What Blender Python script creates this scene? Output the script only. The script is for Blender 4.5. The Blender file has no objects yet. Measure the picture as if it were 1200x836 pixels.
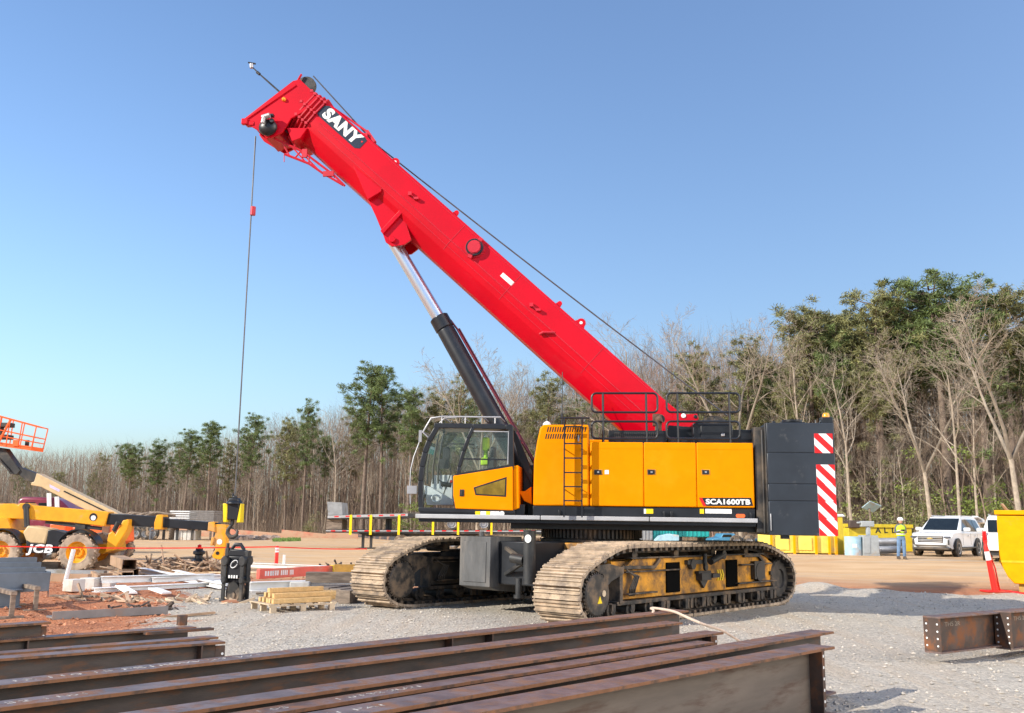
import bpy, bmesh, math, random
import numpy as np
from mathutils import Matrix, Vector, noise
random.seed(7); np.random.seed(7)
SC = bpy.context.scene; COL = SC.collection
R = math.radians; PI = math.pi

# ------------------------------------------------------------------ camera
FPX, CAMH, PITCH, ROLL = 1120.0, 1.75, math.atan(194/1120), .0145
_fw = Vector((0, math.cos(PITCH), math.sin(PITCH))); _u0 = Vector((0, -math.sin(PITCH), math.cos(PITCH))); _r0 = Vector((1, 0, 0))
_rt = _r0*math.cos(ROLL) + _u0*math.sin(ROLL); _up = -_r0*math.sin(ROLL) + _u0*math.cos(ROLL)
cam = bpy.data.objects.new('camera', bpy.data.cameras.new('camera')); COL.objects.link(cam)
cam.data.sensor_width = 36; cam.data.lens = 36*FPX/1200; cam.data.clip_end = 6000; cam.data.clip_start = .1
mw = Matrix.Identity(4)
for i in range(3): mw[i][0], mw[i][1], mw[i][2] = _rt[i], _up[i], -_fw[i]
mw[2][3] = CAMH
cam.matrix_world = mw; SC.camera = cam

# ------------------------------------------------------------------ sky, sun, exposure
SUN_EL = R(28); TO_SUN = Vector((-.88*math.cos(SUN_EL), -.47*math.cos(SUN_EL), math.sin(SUN_EL))).normalized()
W = bpy.data.worlds.new('World'); SC.world = W; W.use_nodes = True
nt = W.node_tree; sky = nt.nodes.new('ShaderNodeTexSky'); sky.sky_type = 'NISHITA'; sky.sun_disc = False
sky.sun_elevation = SUN_EL; sky.sun_rotation = (-math.atan2(TO_SUN.x, TO_SUN.y)) % (2*PI)
sky.air_density = 1.1; sky.dust_density = 2.6; sky.ozone_density = 3.8; sky.altitude = 100
bg = nt.nodes['Background']; bg.inputs[1].default_value = .15
hs_ = nt.nodes.new('ShaderNodeHueSaturation'); hs_.inputs['Saturation'].default_value = 1.04; hs_.inputs['Hue'].default_value = .503; nt.links.new(sky.outputs[0], hs_.inputs['Color']); nt.links.new(hs_.outputs[0], bg.inputs[0])
sl = bpy.data.lights.new('sun', 'SUN'); sl.energy = 3.9; sl.angle = R(.5); sl.color = (1, .93, .82)
so = bpy.data.objects.new('sun', sl); COL.objects.link(so); so.rotation_euler = (-TO_SUN).to_track_quat('-Z', 'Y').to_euler(); so.location = (-20, -10, 30)
SC.view_settings.view_transform = 'Standard'; SC.view_settings.look = 'None'; SC.view_settings.exposure = 0.68; SC.view_settings.gamma = 1
SC.cycles.max_bounces = 6; SC.cycles.transparent_max_bounces = 12

# ------------------------------------------------------------------ terrain and placing
def sstep(a, b, x):
    t = min(1, max(0, (x-a)/(b-a))); return t*t*(3-2*t)
def terr(x, y):
    z = .42*sstep(30, 43, y)*sstep(4, 14, x)
    z += .9*sstep(60, 110, y)*sstep(0, 40, x)
    d = math.hypot((x-8.2)/3.2, (y-27.2)/.9); z += .20*max(0, 1-d*d)**1.5*(.8+.4*math.sin(x*3.1))
    d = math.hypot((x-10.6)/1.8, (y-25.6)/.7); z += .10*max(0, 1-d*d)**1.5
    z += .03*noise.noise((x*.35, y*.35, 0)) + .020*noise.noise((x*1.7, y*1.7, 3)) + .010*noise.noise((x*4.1, y*4.1, 6))
    if x < -5: z += (.07*noise.noise((x*.9, y*.9, 5)) + .05*noise.noise((x*2.3, y*2.3, 8)))*sstep(-5, -7, x)*(1-sstep(24, 34, y))
    return z
def ray(px, py): return _fw + _rt*((px-600)/FPX) + _up*((418-py)/FPX)
CAM = Vector((0, 0, CAMH))
def G(px, py, z=0.0):
    d = ray(px, py); return CAM + d*((z-CAMH)/d.z)
def GT(px, py):                       # where a sight line meets the terrain
    p = G(px, py)
    for _ in range(12): p = G(px, py, terr(p.x, p.y))
    return p
def AT(px, py, Y):                    # a point at a given distance ahead
    d = ray(px, py); return CAM + d*(Y/d.y)

# ------------------------------------------------------------------ materials
def lin(c): return tuple((x/12.92 if x <= .04045 else ((x+.055)/1.055)**2.4) for x in c)
MATS = {}
def mk(name, col, rough=.5, metal=0., var=.15, ns=3., dirt_or_sheen=None, damt=.0, dns=1.2, bump=0., bns=40., coat=0., isl=0., stretch=None, spec=.5, dz=None):
    m = bpy.data.materials.new(name); m.use_nodes = True; n = m.node_tree.nodes; l = m.node_tree.links
    p = n['Principled BSDF']; p.inputs['Roughness'].default_value = rough; p.inputs['Metallic'].default_value = metal
    p.inputs['Coat Weight'].default_value = coat; p.inputs['Coat Roughness'].default_value = .06; p.inputs['Specular IOR Level'].default_value = spec
    tc = n.new('ShaderNodeTexCoord'); vec = tc.outputs['Object']
    if stretch:
        mp = n.new('ShaderNodeMapping'); mp.inputs['Scale'].default_value = stretch; l.new(vec, mp.inputs[0]); vec = mp.outputs[0]
    def nz(scale, det=5, rg=.6):
        t = n.new('ShaderNodeTexNoise'); t.inputs['Scale'].default_value = scale; t.inputs['Detail'].default_value = det; t.inputs['Roughness'].default_value = rg
        l.new(vec, t.inputs['Vector']); return t.outputs['Fac']
    def mix(f, a, b):
        x = n.new('ShaderNodeMix'); x.data_type = 'RGBA'
        if hasattr(f, 'links'): l.new(f, x.inputs[0])
        else: x.inputs[0].default_value = f
        for k, v in ((6, a), (7, b)):
            if hasattr(v, 'links'): l.new(v, x.inputs[k])
            else: x.inputs[k].default_value = (*v, 1)
        return x.outputs[2]
    def ramp(f, a, b):
        x = n.new('ShaderNodeMapRange'); x.inputs[1].default_value = a; x.inputs[2].default_value = b; x.interpolation_type = 'SMOOTHSTEP'; l.new(f, x.inputs[0]); return x.outputs[0]
    lo = tuple(max(0, c*(1-var)) for c in col); hi = tuple(min(1, c*(1+var)) for c in col)
    c = mix(ramp(nz(ns), .3, .7), lo, hi)
    if isl:
        g = n.new('ShaderNodeNewGeometry'); hs = n.new('ShaderNodeHueSaturation')
        mr = n.new('ShaderNodeMapRange'); mr.inputs[3].default_value = 1-isl; mr.inputs[4].default_value = 1+isl; l.new(g.outputs['Random Per Island'], mr.inputs[0])
        l.new(mr.outputs[0], hs.inputs['Value']); l.new(c, hs.inputs['Color']); c = hs.outputs[0]
    if dirt_or_sheen is not None:
        f = ramp(nz(dns, 7, .65), .62-damt*.45, .80-damt*.35)
        if dz:                          # mud that clings low down
            sx = n.new('ShaderNodeSeparateXYZ'); l.new(tc.outputs['Object'], sx.inputs[0])
            mr = n.new('ShaderNodeMapRange'); mr.inputs[1].default_value = dz[1]; mr.inputs[2].default_value = dz[0]; l.new(sx.outputs[2], mr.inputs[0])
            ad = n.new('ShaderNodeMath'); ad.operation = 'MULTIPLY'; l.new(mr.outputs[0], ad.inputs[0]); l.new(f, ad.inputs[1]); f = ad.outputs[0]
        c = mix(f, c, dirt_or_sheen)
        rr = n.new('ShaderNodeMapRange'); rr.inputs[3].default_value = rough; rr.inputs[4].default_value = .9; l.new(f, rr.inputs[0]); l.new(rr.outputs[0], p.inputs['Roughness'])
    l.new(c, p.inputs['Base Color'])
    if bump:
        b = n.new('ShaderNodeBump'); b.inputs['Strength'].default_value = bump; b.inputs['Distance'].default_value = .01
        l.new(nz(bns), b.inputs['Height']); l.new(b.outputs[0], p.inputs['Normal'])
    MATS[name] = m; return m
DUST = (.42, .30, .19); MUD = (.36, .20, .11)
red = mk('red_paint', (.56, .0, .012), .40, var=.10, ns=.7, coat=.22, spec=.2)
redd = mk('red_steel', (.52, .012, .03), .45, var=.1)
yel = mk('yellow_paint', (.84, .262, .0), .5, var=.04, coat=.0, spec=.06, dirt_or_sheen=(.84, .30, .005), damt=.28, dns=.8)  # lighter patches: smudges and reflections painted into the yellow
hole_shade = mk('hole_shade_black', (.004, .004, .004), .95, var=.1, spec=.05)  # black that paints the shade inside the frame openings
yeld = mk('muddy_yellow', (.62, .27, .012), .5, var=.25, dirt_or_sheen=(.15, .088, .045), damt=.50, dns=2.6)
blk = mk('black_paint', (.012, .014, .018), .38, var=.3)
cwm = mk('slate_paint', (.022, .028, .038), .42, var=.2, ns=1.2, dirt_or_sheen=(.10, .10, .10), damt=.08, dns=3)
drk = mk('dark_steel', (.03, .03, .03), .5, var=.35, dirt_or_sheen=(.14, .11, .08), damt=.3)
grs = mk('greasy_iron', (.045, .04, .036), .55, metal=.2, var=.4, ns=6, dirt_or_sheen=(.20, .14, .09), damt=.38, dns=3)
shoe = mk('dusty_track_steel', (.43, .325, .225), .85, var=.28, ns=5, dirt_or_sheen=(.22, .17, .13), damt=.36, dns=4, bump=.6, bns=30, isl=.18)
shoei = mk('worn_track_steel', (.09, .07, .055), .6, var=.3, dirt_or_sheen=(.25, .17, .1), damt=.4)
chrome = mk('chrome', (.66, .74, .84), .28, metal=.85, var=.03)
alu = mk('aluminium', (.42, .42, .43), .45, metal=.5, var=.1)
silver = mk('light_grey_paint', (.40, .40, .41), .5, var=.08)
white = mk('white_paint', (.78, .78, .77), .4, var=.05, dirt_or_sheen=(.5, .42, .33), damt=.12)
carw = mk('car_white', (.80, .81, .82), .25, var=.02, coat=.6)
wred = mk('reflective_red', (.72, .01, .012), .4, var=.05)
wwht = mk('reflective_white', (.82, .82, .82), .4, var=.03)
grey = mk('grey_panel', (.28, .29, .30), .5, var=.15, dirt_or_sheen=(.2, .17, .13), damt=.25)
rub = mk('rubber', (.03, .028, .026), .8, var=.3, dirt_or_sheen=(.30, .22, .15), damt=.45, dns=2.5)
rubc = mk('dusty_rubber', (.26, .19, .14), .9, var=.3, dirt_or_sheen=(.48, .36, .26), damt=.5, dns=2.5)
rust = mk('rusty_steel', (.075, .046, .034), .6, metal=.1, var=.35, ns=3, dirt_or_sheen=(.22, .085, .034), damt=.40, dns=5, bump=.15, bns=60, stretch=(1, 1, 1))
rusth = mk('millscale_steel', (.175, .122, .108), .45, metal=.25, var=.3, ns=5, dirt_or_sheen=(.225, .108, .062), damt=.40, dns=4.5, bump=.12, bns=70)
rustw = mk('shaded_web_steel', (.058, .044, .037), .6, metal=.1, var=.35, ns=3, dirt_or_sheen=(.15, .072, .038), damt=.33, dns=4, bump=.15, bns=60, stretch=(.6, 1, 2.5))  # web colour darkened to carry the shade under the flanges
edger = mk('rusty_edge', (.26, .11, .045), .75, var=.35, ns=6, dirt_or_sheen=(.10, .06, .04), damt=.4, dns=6)
char = mk('charcoal_panel', (.085, .085, .085), .55, var=.2, dirt_or_sheen=(.19, .17, .15), damt=.3, stretch=(1, 3, .6))
bsteel = mk('blue_grey_steel', (.10, .125, .16), .45, var=.15, dirt_or_sheen=(.3, .24, .2), damt=.12)
cream = mk('white_primed_steel', (.86, .85, .82), .55, var=.05, dirt_or_sheen=(.6, .47, .36), damt=.1)
brownch = mk('brown_steel', (.34, .22, .13), .7, var=.25, dirt_or_sheen=(.45, .3, .2), damt=.4)
wood = mk('fresh_timber', (.62, .40, .17), .75, var=.18, ns=2, stretch=(1, 8, 8), dirt_or_sheen=(.4, .25, .1), damt=.2)
oldw = mk('weathered_timber', (.24, .185, .14), .85, var=.3, ns=2, stretch=(1, 6, 6), dirt_or_sheen=(.12, .09, .07), damt=.4)
pale = mk('pallet_timber', (.60, .47, .32), .8, var=.2, ns=2, dirt_or_sheen=(.4, .3, .2), damt=.3)
conc = mk('concrete', (.58, .56, .52), .85, var=.1, dirt_or_sheen=(.5, .38, .28), damt=.3, bump=.2)
orange = mk('orange_paint', (.85, .14, .03), .42, var=.1, dirt_or_sheen=MUD, damt=.08)
tan = mk('tan_paint', (.58, .42, .23), .45, var=.08)
maroon = mk('maroon_paint', (.19, .022, .045), .35, var=.1, coat=.4, dirt_or_sheen=(.4, .25, .2), damt=.12)
jyel = mk('construction_yellow', (.80, .35, .012), .42, var=.1, dirt_or_sheen=(.5, .3, .15), damt=.2)
binyel = mk('bin_yellow', (.76, .36, .0), .5, var=.08, spec=.12, dirt_or_sheen=(.5, .35, .1), damt=.12)
binpale = mk('faded_yellow', (.85, .66, .12), .5, var=.1, dirt_or_sheen=(.6, .5, .3), damt=.15)
teal = mk('teal_paint', (.02, .36, .34), .45, var=.1)
bluep = mk('blue_paint', (.06, .22, .36), .4, var=.1)
bluel = mk('pale_blue_plastic', (.35, .55, .66), .5, var=.15, dirt_or_sheen=(.5, .4, .35), damt=.3)
plg = mk('grey_plastic', (.34, .37, .38), .5, var=.1, dirt_or_sheen=(.4, .3, .2), damt=.15)
dred = mk('delineator_red', (.80, .02, .012), .45, var=.08, dirt_or_sheen=(.5, .2, .1), damt=.1)
ylw = mk('safety_yellow', (.85, .60, .01), .4, var=.08)
rope_m = mk('wire_rope', (.10, .10, .105), .5, metal=.5, var=.2)
strap_m = mk('webbing', (.62, .47, .36), .85, var=.15)
sky_blue = mk('sticker_white', (.8, .8, .78), .5, var=.05)
amber = mk('amber_lens', (.9, .35, .03), .2, var=.05)
tailr = mk('red_lens', (.55, .01, .012), .15, var=.05, coat=.5)
hivis = mk('hi_vis', (.50, .78, .03), .75, var=.1)
denim = mk('denim', (.13, .22, .36), .85, var=.2, ns=8)
shirt = mk('grey_cloth', (.12, .13, .15), .85, var=.2, ns=8)
skin = mk('skin', (.50, .28, .19), .55, var=.08)
seatm = mk('seat_cloth', (.05, .05, .055), .8, var=.2)
inter = mk('cab_interior', (.62, .64, .66), .55, var=.1)
chalk = mk('chalk', (.50, .48, .46), .9, var=.15, ns=14, dirt_or_sheen=(.16, .13, .12), damt=.5, dns=30)
pinebark = mk('pine_bark', (.17, .125, .095), .9, var=.3, ns=4)
bark = mk('bare_bark', (.31, .255, .195), .9, var=.25, ns=3, isl=.3)
barkd = mk('brown_bark', (.215, .160, .118), .9, var=.25, ns=3, isl=.35)
barkr = mk('reddish_twigs', (.30, .19, .16), .9, var=.25, ns=3, isl=.35)
needle = mk('pine_needles', (.125, .170, .052), .6, var=.3, ns=.6, isl=.5)
needlew = mk('olive_needles', (.205, .205, .080), .6, var=.3, ns=.6, isl=.5)
leafy = mk('spring_leaves', (.17, .22, .04), .6, var=.3, ns=1, isl=.5)
brush = mk('brushwood', (.225, .168, .122), .9, var=.25, ns=1, isl=.5)
grassm = mk('grass', (.12, .20, .04), .8, var=.3, isl=.4)
def glass(name, tint, fac):
    m = bpy.data.materials.new(name); m.use_nodes = True; n = m.node_tree.nodes; l = m.node_tree.links
    n.remove(n['Principled BSDF']); o = n['Material Output']
    t = n.new('ShaderNodeBsdfTransparent'); t.inputs[0].default_value = (*tint, 1); g = n.new('ShaderNodeBsdfGlossy'); g.inputs['Roughness'].default_value = .02
    fr = n.new('ShaderNodeLayerWeight'); fr.inputs[0].default_value = .5
    pw = n.new('ShaderNodeMath'); pw.operation = 'POWER'; l.new(fr.outputs['Facing'], pw.inputs[0]); pw.inputs[1].default_value = 4
    ma = n.new('ShaderNodeMath'); ma.operation = 'MULTIPLY_ADD'; ma.use_clamp = True; l.new(pw.outputs[0], ma.inputs[0]); ma.inputs[1].default_value = .7; ma.inputs[2].default_value = fac
    mx = n.new('ShaderNodeMixShader'); l.new(ma.outputs[0], mx.inputs[0]); l.new(t.outputs[0], mx.inputs[1]); l.new(g.outputs[0], mx.inputs[2]); l.new(mx.outputs[0], o.inputs[0]); return m
glz = glass('cab_glass', (.93, .97, .96), .05)
dgl = mk('dark_glass', (.012, .017, .02), .05, var=.2, coat=.3)

# ------------------------------------------------------------------ mesh builder and scene-tree helpers
I4 = Matrix.Identity(4)
def TR(x, y, z=0, rz=0): return Matrix.Translation((x, y, z)) @ Matrix.Rotation(rz, 4, 'Z')
WM = {}
class MB:
    def __init__(s, M=I4): s.v = []; s.f = []; s.m = []; s.M = M; s.mi = 0
    def add(s, vs, fs, mi=None):
        o = len(s.v); M = s.M
        s.v += [M @ Vector(v) for v in vs]; s.f += [tuple(i+o for i in f) for f in fs]; s.m += [s.mi if mi is None else mi]*len(fs); return s
    def box(s, x0, x1, y0, y1, z0, z1, mi=None):
        return s.add([(x, y, z) for x in (x0, x1) for y in (y0, y1) for z in (z0, z1)],
                     [(0, 1, 3, 2), (4, 6, 7, 5), (0, 4, 5, 1), (2, 3, 7, 6), (0, 2, 6, 4), (1, 5, 7, 3)], mi)
    def cbox(s, c, d, rot=None, mi=None):
        c = Vector(c); h = [x/2 for x in d]; vs = []
        for x in (-1, 1):
            for y in (-1, 1):
                for z in (-1, 1):
                    q = Vector((x*h[0], y*h[1], z*h[2])); vs.append(c + (rot @ q if rot else q))
        return s.add(vs, [(0, 1, 3, 2), (4, 6, 7, 5), (0, 4, 5, 1), (2, 3, 7, 6), (0, 2, 6, 4), (1, 5, 7, 3)], mi)
    def beam(s, a, b, w, h, up=(0, 0, 1), mi=None):   # rectangular bar from a to b
        a, b = Vector(a), Vector(b); d = (b-a); L = d.length; d.normalize(); sd = d.cross(Vector(up))
        if sd.length < 1e-4: sd = d.cross(Vector((1, 0, 0)))
        sd.normalize(); u = sd.cross(d)
        return s.cbox((a+b)/2, (L, w, h), Matrix((d, sd, u)).transposed(), mi)
    def prism(s, poly, a0, a1, ax='xz', mi=None):
        f = {'xz': lambda p, a: (p[0], a, p[1]), 'yz': lambda p, a: (a, p[0], p[1]), 'xy': lambda p, a: (p[0], p[1], a)}[ax]
        n = len(poly); vs = [f(p, a0) for p in poly] + [f(p, a1) for p in poly]
        return s.add(vs, [tuple(range(n)), tuple(range(2*n-1, n-1, -1))] + [(i, i+n, (i+1) % n+n, (i+1) % n) for i in range(n)], mi)
    def loft(s, rings, mi=None, cap=True):
        n = len(rings[0]); vs = [p for r in rings for p in r]; fs = []
        for k in range(len(rings)-1):
            for i in range(n): fs.append((k*n+i, (k+1)*n+i, (k+1)*n+(i+1) % n, k*n+(i+1) % n))
        if cap: fs += [tuple(range(n)), tuple(range(len(vs)-1, len(vs)-n-1, -1))]
        return s.add(vs, fs, mi)
    def tube(s, pts, r, n=8, mi=None, closed=False):
        pts = [Vector(p) for p in pts]; N = len(pts); rs = r if isinstance(r, (list, tuple)) else [r]*N
        rings = []; u = None
        for i in range(N):
            a = pts[i-1] if (i > 0 or closed) else pts[i]; b = pts[(i+1) % N] if (i < N-1 or closed) else pts[i]
            d = (b-a); d.normalize()
            if u is None: u = d.cross(Vector((0, 0, 1)) if abs(d.z) < .9 else Vector((1, 0, 0)))
            u = u - d*u.dot(d)
            if u.length < 1e-6: u = d.orthogonal()
            u.normalize(); w = d.cross(u)
            rings.append([pts[i] + (u*math.cos(2*PI*k/n) + w*math.sin(2*PI*k/n))*rs[i] for k in range(n)])
        if closed: rings.append(rings[0])
        return s.loft(rings, mi, not closed)
    def cyl(s, a, b, r, r1=None, n=20, mi=None): return s.tube([a, b], [r, r if r1 is None else r1], n, mi)
    def lathe(s, prof, c=(0, 0, 0), axis='z', n=24, mi=None, ring=False):
        c = Vector(c); rings = []; prof = list(prof) + ([prof[0]] if ring else [])
        for r, h in prof:
            rg = []
            for k in range(n):
                a = 2*PI*k/n; x, y = r*math.cos(a), r*math.sin(a)
                rg.append(c + Vector({'z': (x, y, h), 'y': (x, h, y), 'x': (h, x, y)}[axis]))
            rings.append(rg)
        return s.loft(rings, mi, not ring)
    def sphere(s, c, r, n=12, m=8, mi=None, sc=(1, 1, 1)):
        pr = [(max(1e-3, math.sin(PI*i/m))*r, -math.cos(PI*i/m)*r) for i in range(m+1)]; c = Vector(c)
        rings = [[c + Vector((a*math.cos(2*PI*k/n)*sc[0], a*math.sin(2*PI*k/n)*sc[1], h*sc[2])) for k in range(n)] for a, h in pr]
        return s.loft(rings, mi)
    def build(s, name, mats, parent=None, bevel=0, seg=2, ang=35, recalc=True, loc=None):
        if not isinstance(mats, (list, tuple)): mats = [mats]
        inv = WM[parent].inverted() if parent is not None else (Matrix.Translation(loc).inverted() if loc is not None else I4)
        me = bpy.data.meshes.new(name); me.from_pydata([inv @ v for v in s.v], [], s.f)
        for m in mats: me.materials.append(m)
        me.polygons.foreach_set('material_index', s.m)
        if recalc:
            bm = bmesh.new(); bm.from_mesh(me); bmesh.ops.recalc_face_normals(bm, faces=bm.faces); bm.to_mesh(me); bm.free()
        if ang:
            me.polygons.foreach_set('use_smooth', [True]*len(me.polygons)); me.set_sharp_from_angle(angle=R(ang))
        o = bpy.data.objects.new(name, me); COL.objects.link(o)
        if parent is not None: o.parent = parent; WM[o] = WM[parent]
        else:
            if loc is not None: o.location = loc
            WM[o] = Matrix.Translation(loc) if loc is not None else I4
        if bevel:
            b = o.modifiers.new('bevel', 'BEVEL'); b.width = bevel; b.segments = seg; b.limit_method = 'ANGLE'; b.angle_limit = R(40)
        return o
def tag(o, label=None, cat=None, group=None, kind=None):
    if cat and not kind: kind = 'thing'
    for k, v in (('label', label), ('category', cat), ('group', group), ('kind', kind)):
        if v: o[k] = v
    return o
def thing(name, label, cat, loc=(0, 0, 0), rz=0, group=None):
    o = bpy.data.objects.new(name, None); COL.objects.link(o); o.location = loc; o.rotation_euler = (0, 0, rz); o.empty_display_size = .3
    WM[o] = TR(loc[0], loc[1], loc[2], rz); return tag(o, label, cat, group)
def copy_tree(o, loc=None, rz=None, label=None, scale=None, parent=None):
    c = o.copy(); COL.objects.link(c)
    if parent is not None: c.parent = parent
    if loc is not None: c.location = loc
    if rz is not None: c.rotation_euler = (0, 0, rz)
    if scale is not None: c.scale = scale if isinstance(scale, tuple) else (scale,)*3
    if label: c['label'] = label
    for ch in list(o.children): copy_tree(ch, parent=c)
    return c
def text_mb(mb, txt, M, size, depth=.006, bold=0., shear=0., align='CENTER', mi=None, sx=1.):
    cu = bpy.data.curves.new('t', 'FONT'); cu.body = txt; cu.size = size; cu.extrude = depth; cu.offset = bold; cu.shear = shear; cu.align_x = align; cu.align_y = 'CENTER'; cu.space_character = 1.0+bold*6
    cu.resolution_u = 4
    o = bpy.data.objects.new('t', cu); COL.objects.link(o); dg = bpy.context.evaluated_depsgraph_get(); me = bpy.data.meshes.new_from_object(o.evaluated_get(dg))
    mb.add([M @ Vector((v.co.x*sx, v.co.y, v.co.z)) for v in me.vertices], [tuple(p.vertices) for p in me.polygons], mi)
    bpy.data.objects.remove(o); bpy.data.curves.remove(cu); bpy.data.meshes.remove(me)
# ------------------------------------------------------------------ ground: clay yard with a gravel pad
def gravel_mask(x, y):
    n = noise.noise((x*.3, y*.3, 1))*1.6 + noise.noise((x*1.1, y*1.1, 2))*.7
    right = sstep(3, 6, x)
    lim = 25.2 + 1.3*right + .08*max(0, x-6)
    a = 1 - sstep(lim-1.0, lim+1.0, y + n)
    left = -5.6 - max(0, y-14)*.21
    b = sstep(left-.7, left+.7, x + n*.7)
    g = a*b
    d = math.hypot((x+17)/5, (y-31.0)/2.4); g = max(g, .9*(1-sstep(.7, 1.1, d + n*.12)))
    d = math.hypot((x-8.2)/3.4, (y-27.2)/1.2); g = max(g, 1-sstep(.7, 1.1, d))
    return g
def axis(stops):
    out = [stops[0][0]]
    for a, b, st in stops:
        k = max(1, round((b-a)/st)); out += [a + (b-a)*(i+1)/k for i in range(k)]
    return out
xs = axis([(-3000, -300, 450), (-300, -60, 30), (-60, -24, 3), (-24, -12, .6), (-12, 13, .22), (13, 28, .6), (28, 70, 3), (70, 300, 25), (300, 3000, 450)])
ys = axis([(-200, -10, 30), (-10, 3, 2), (3, 30, .22), (30, 50, .5), (50, 120, 3), (120, 400, 30), (400, 4000, 600)])
vs = [(x, y, terr(x, y)) for y in ys for x in xs]; nx = len(xs)
fs = [(j*nx+i, j*nx+i+1, (j+1)*nx+i+1, (j+1)*nx+i) for j in range(len(ys)-1) for i in range(nx-1)]
me = bpy.data.meshes.new('ground'); me.from_pydata(vs, [], fs); me.polygons.foreach_set('use_smooth', [True]*len(fs))
at = me.attributes.new('gravel', 'FLOAT', 'POINT'); at.data.foreach_set('value', [gravel_mask(v[0], v[1]) for v in vs])
at = me.attributes.new('far', 'FLOAT', 'POINT'); at.data.foreach_set('value', [sstep(24, 33, v[1] + 2*noise.noise((v[0]*.2, v[1]*.2, 9)) - (0 if v[0] < 0 else 2)) for v in vs])
at = me.attributes.new('wood', 'FLOAT', 'POINT'); at.data.foreach_set('value', [0.0]*len(vs))
ground = bpy.data.objects.new('ground', me); COL.objects.link(ground); tag(ground, kind='structure')
m = bpy.data.materials.new('yard_ground'); m.use_nodes = True; n = m.node_tree.nodes; l = m.node_tree.links; p = n['Principled BSDF']; p.inputs['Roughness'].default_value = .95; p.inputs['Specular IOR Level'].default_value = .2
tc = n.new('ShaderNodeTexCoord')
def _nz(sc, det=6, rg=.6, stretch=None):
    t = n.new('ShaderNodeTexNoise'); t.inputs['Scale'].default_value = sc; t.inputs['Detail'].default_value = det; t.inputs['Roughness'].default_value = rg
    if stretch:
        mp = n.new('ShaderNodeMapping'); mp.inputs['Scale'].default_value = stretch; mp.inputs['Rotation'].default_value = (0, 0, R(12)); l.new(tc.outputs['Object'], mp.inputs[0]); l.new(mp.outputs[0], t.inputs['Vector'])
    else: l.new(tc.outputs['Object'], t.inputs['Vector'])
    return t.outputs['Fac']
def _mix(f, a, b):
    x = n.new('ShaderNodeMix'); x.data_type = 'RGBA'; l.new(f, x.inputs[0])
    for k, v in ((6, a), (7, b)):
        if hasattr(v, 'links'): l.new(v, x.inputs[k])
        else: x.inputs[k].default_value = (*v, 1)
    return x.outputs[2]
def _rp(f, a, b, c=0, d=1):
    x = n.new('ShaderNodeMapRange'); x.inputs[1].default_value = a; x.inputs[2].default_value = b; x.inputs[3].default_value = c; x.inputs[4].default_value = d; l.new(f, x.inputs[0]); return x.outputs[0]
def _att(nm):
    a = n.new('ShaderNodeAttribute'); a.attribute_name = nm; return a.outputs['Fac']
def _op(op, a, b):
    x = n.new('ShaderNodeMath'); x.operation = op
    for k, v in ((0, a), (1, b)):
        if hasattr(v, 'links'): l.new(v, x.inputs[k])
        else: x.inputs[k].default_value = v
    return x.outputs[0]
clay = _mix(_rp(_nz(.9), .35, .65), (.39, .128, .056), (.50, .205, .10))
clay = _mix(_rp(_nz(9, 6, .7), .45, .7), clay, (.55, .275, .155))
farc = _mix(_rp(_nz(.5, 7, .68, (.6, 2.2, 1)), .35, .65), (.55, .33, .165), (.68, .47, .27))
farc = _mix(_rp(_nz(.30, 6, .65, (.45, 2.2, 1)), .50, .68), farc, (.52, .41, .295))
clay = _mix(_rp(_nz(.45, 6, .7), .5, .62, 0, .6), clay, (.27, .10, .052))
clay = _mix(_att('far'), clay, farc)
vo = n.new('ShaderNodeTexVoronoi'); vo.inputs['Scale'].default_value = 26; l.new(tc.outputs['Object'], vo.inputs['Vector'])
gs = n.new('ShaderNodeSeparateColor'); l.new(vo.outputs['Color'], gs.inputs[0])
grv = _mix(gs.outputs[0], (.30, .275, .235), (.58, .53, .45))
grv = _mix(_rp(_nz(.5), .35, .65, 0, .55), grv, (.54, .47, .38))
grv = _mix(_rp(_nz(2.5, 6, .7), .5, .72, 0, .6), grv, (.38, .325, .265))
grv = _mix(_rp(_nz(1.0, 5, .65, (2.2, .10, 1)), .5, .64, 0, .65), grv, (.47, .385, .29))
gm = _op('ADD', _att('gravel'), _rp(_nz(5, 6, .7), .3, .7, -.35, .35)); gm = _rp(gm, .35, .65)
c = _mix(gm, clay, grv)
l.new(c, p.inputs['Base Color'])
bh = _op('ADD', _op('MULTIPLY', vo.outputs['Distance'], -.6), _nz(8, 8, .7))
b = n.new('ShaderNodeBump'); b.inputs['Strength'].default_value = .8; b.inputs['Distance'].default_value = .035; l.new(bh, b.inputs['Height']); l.new(b.outputs[0], p.inputs['Normal'])
me.materials.append(m)

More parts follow.
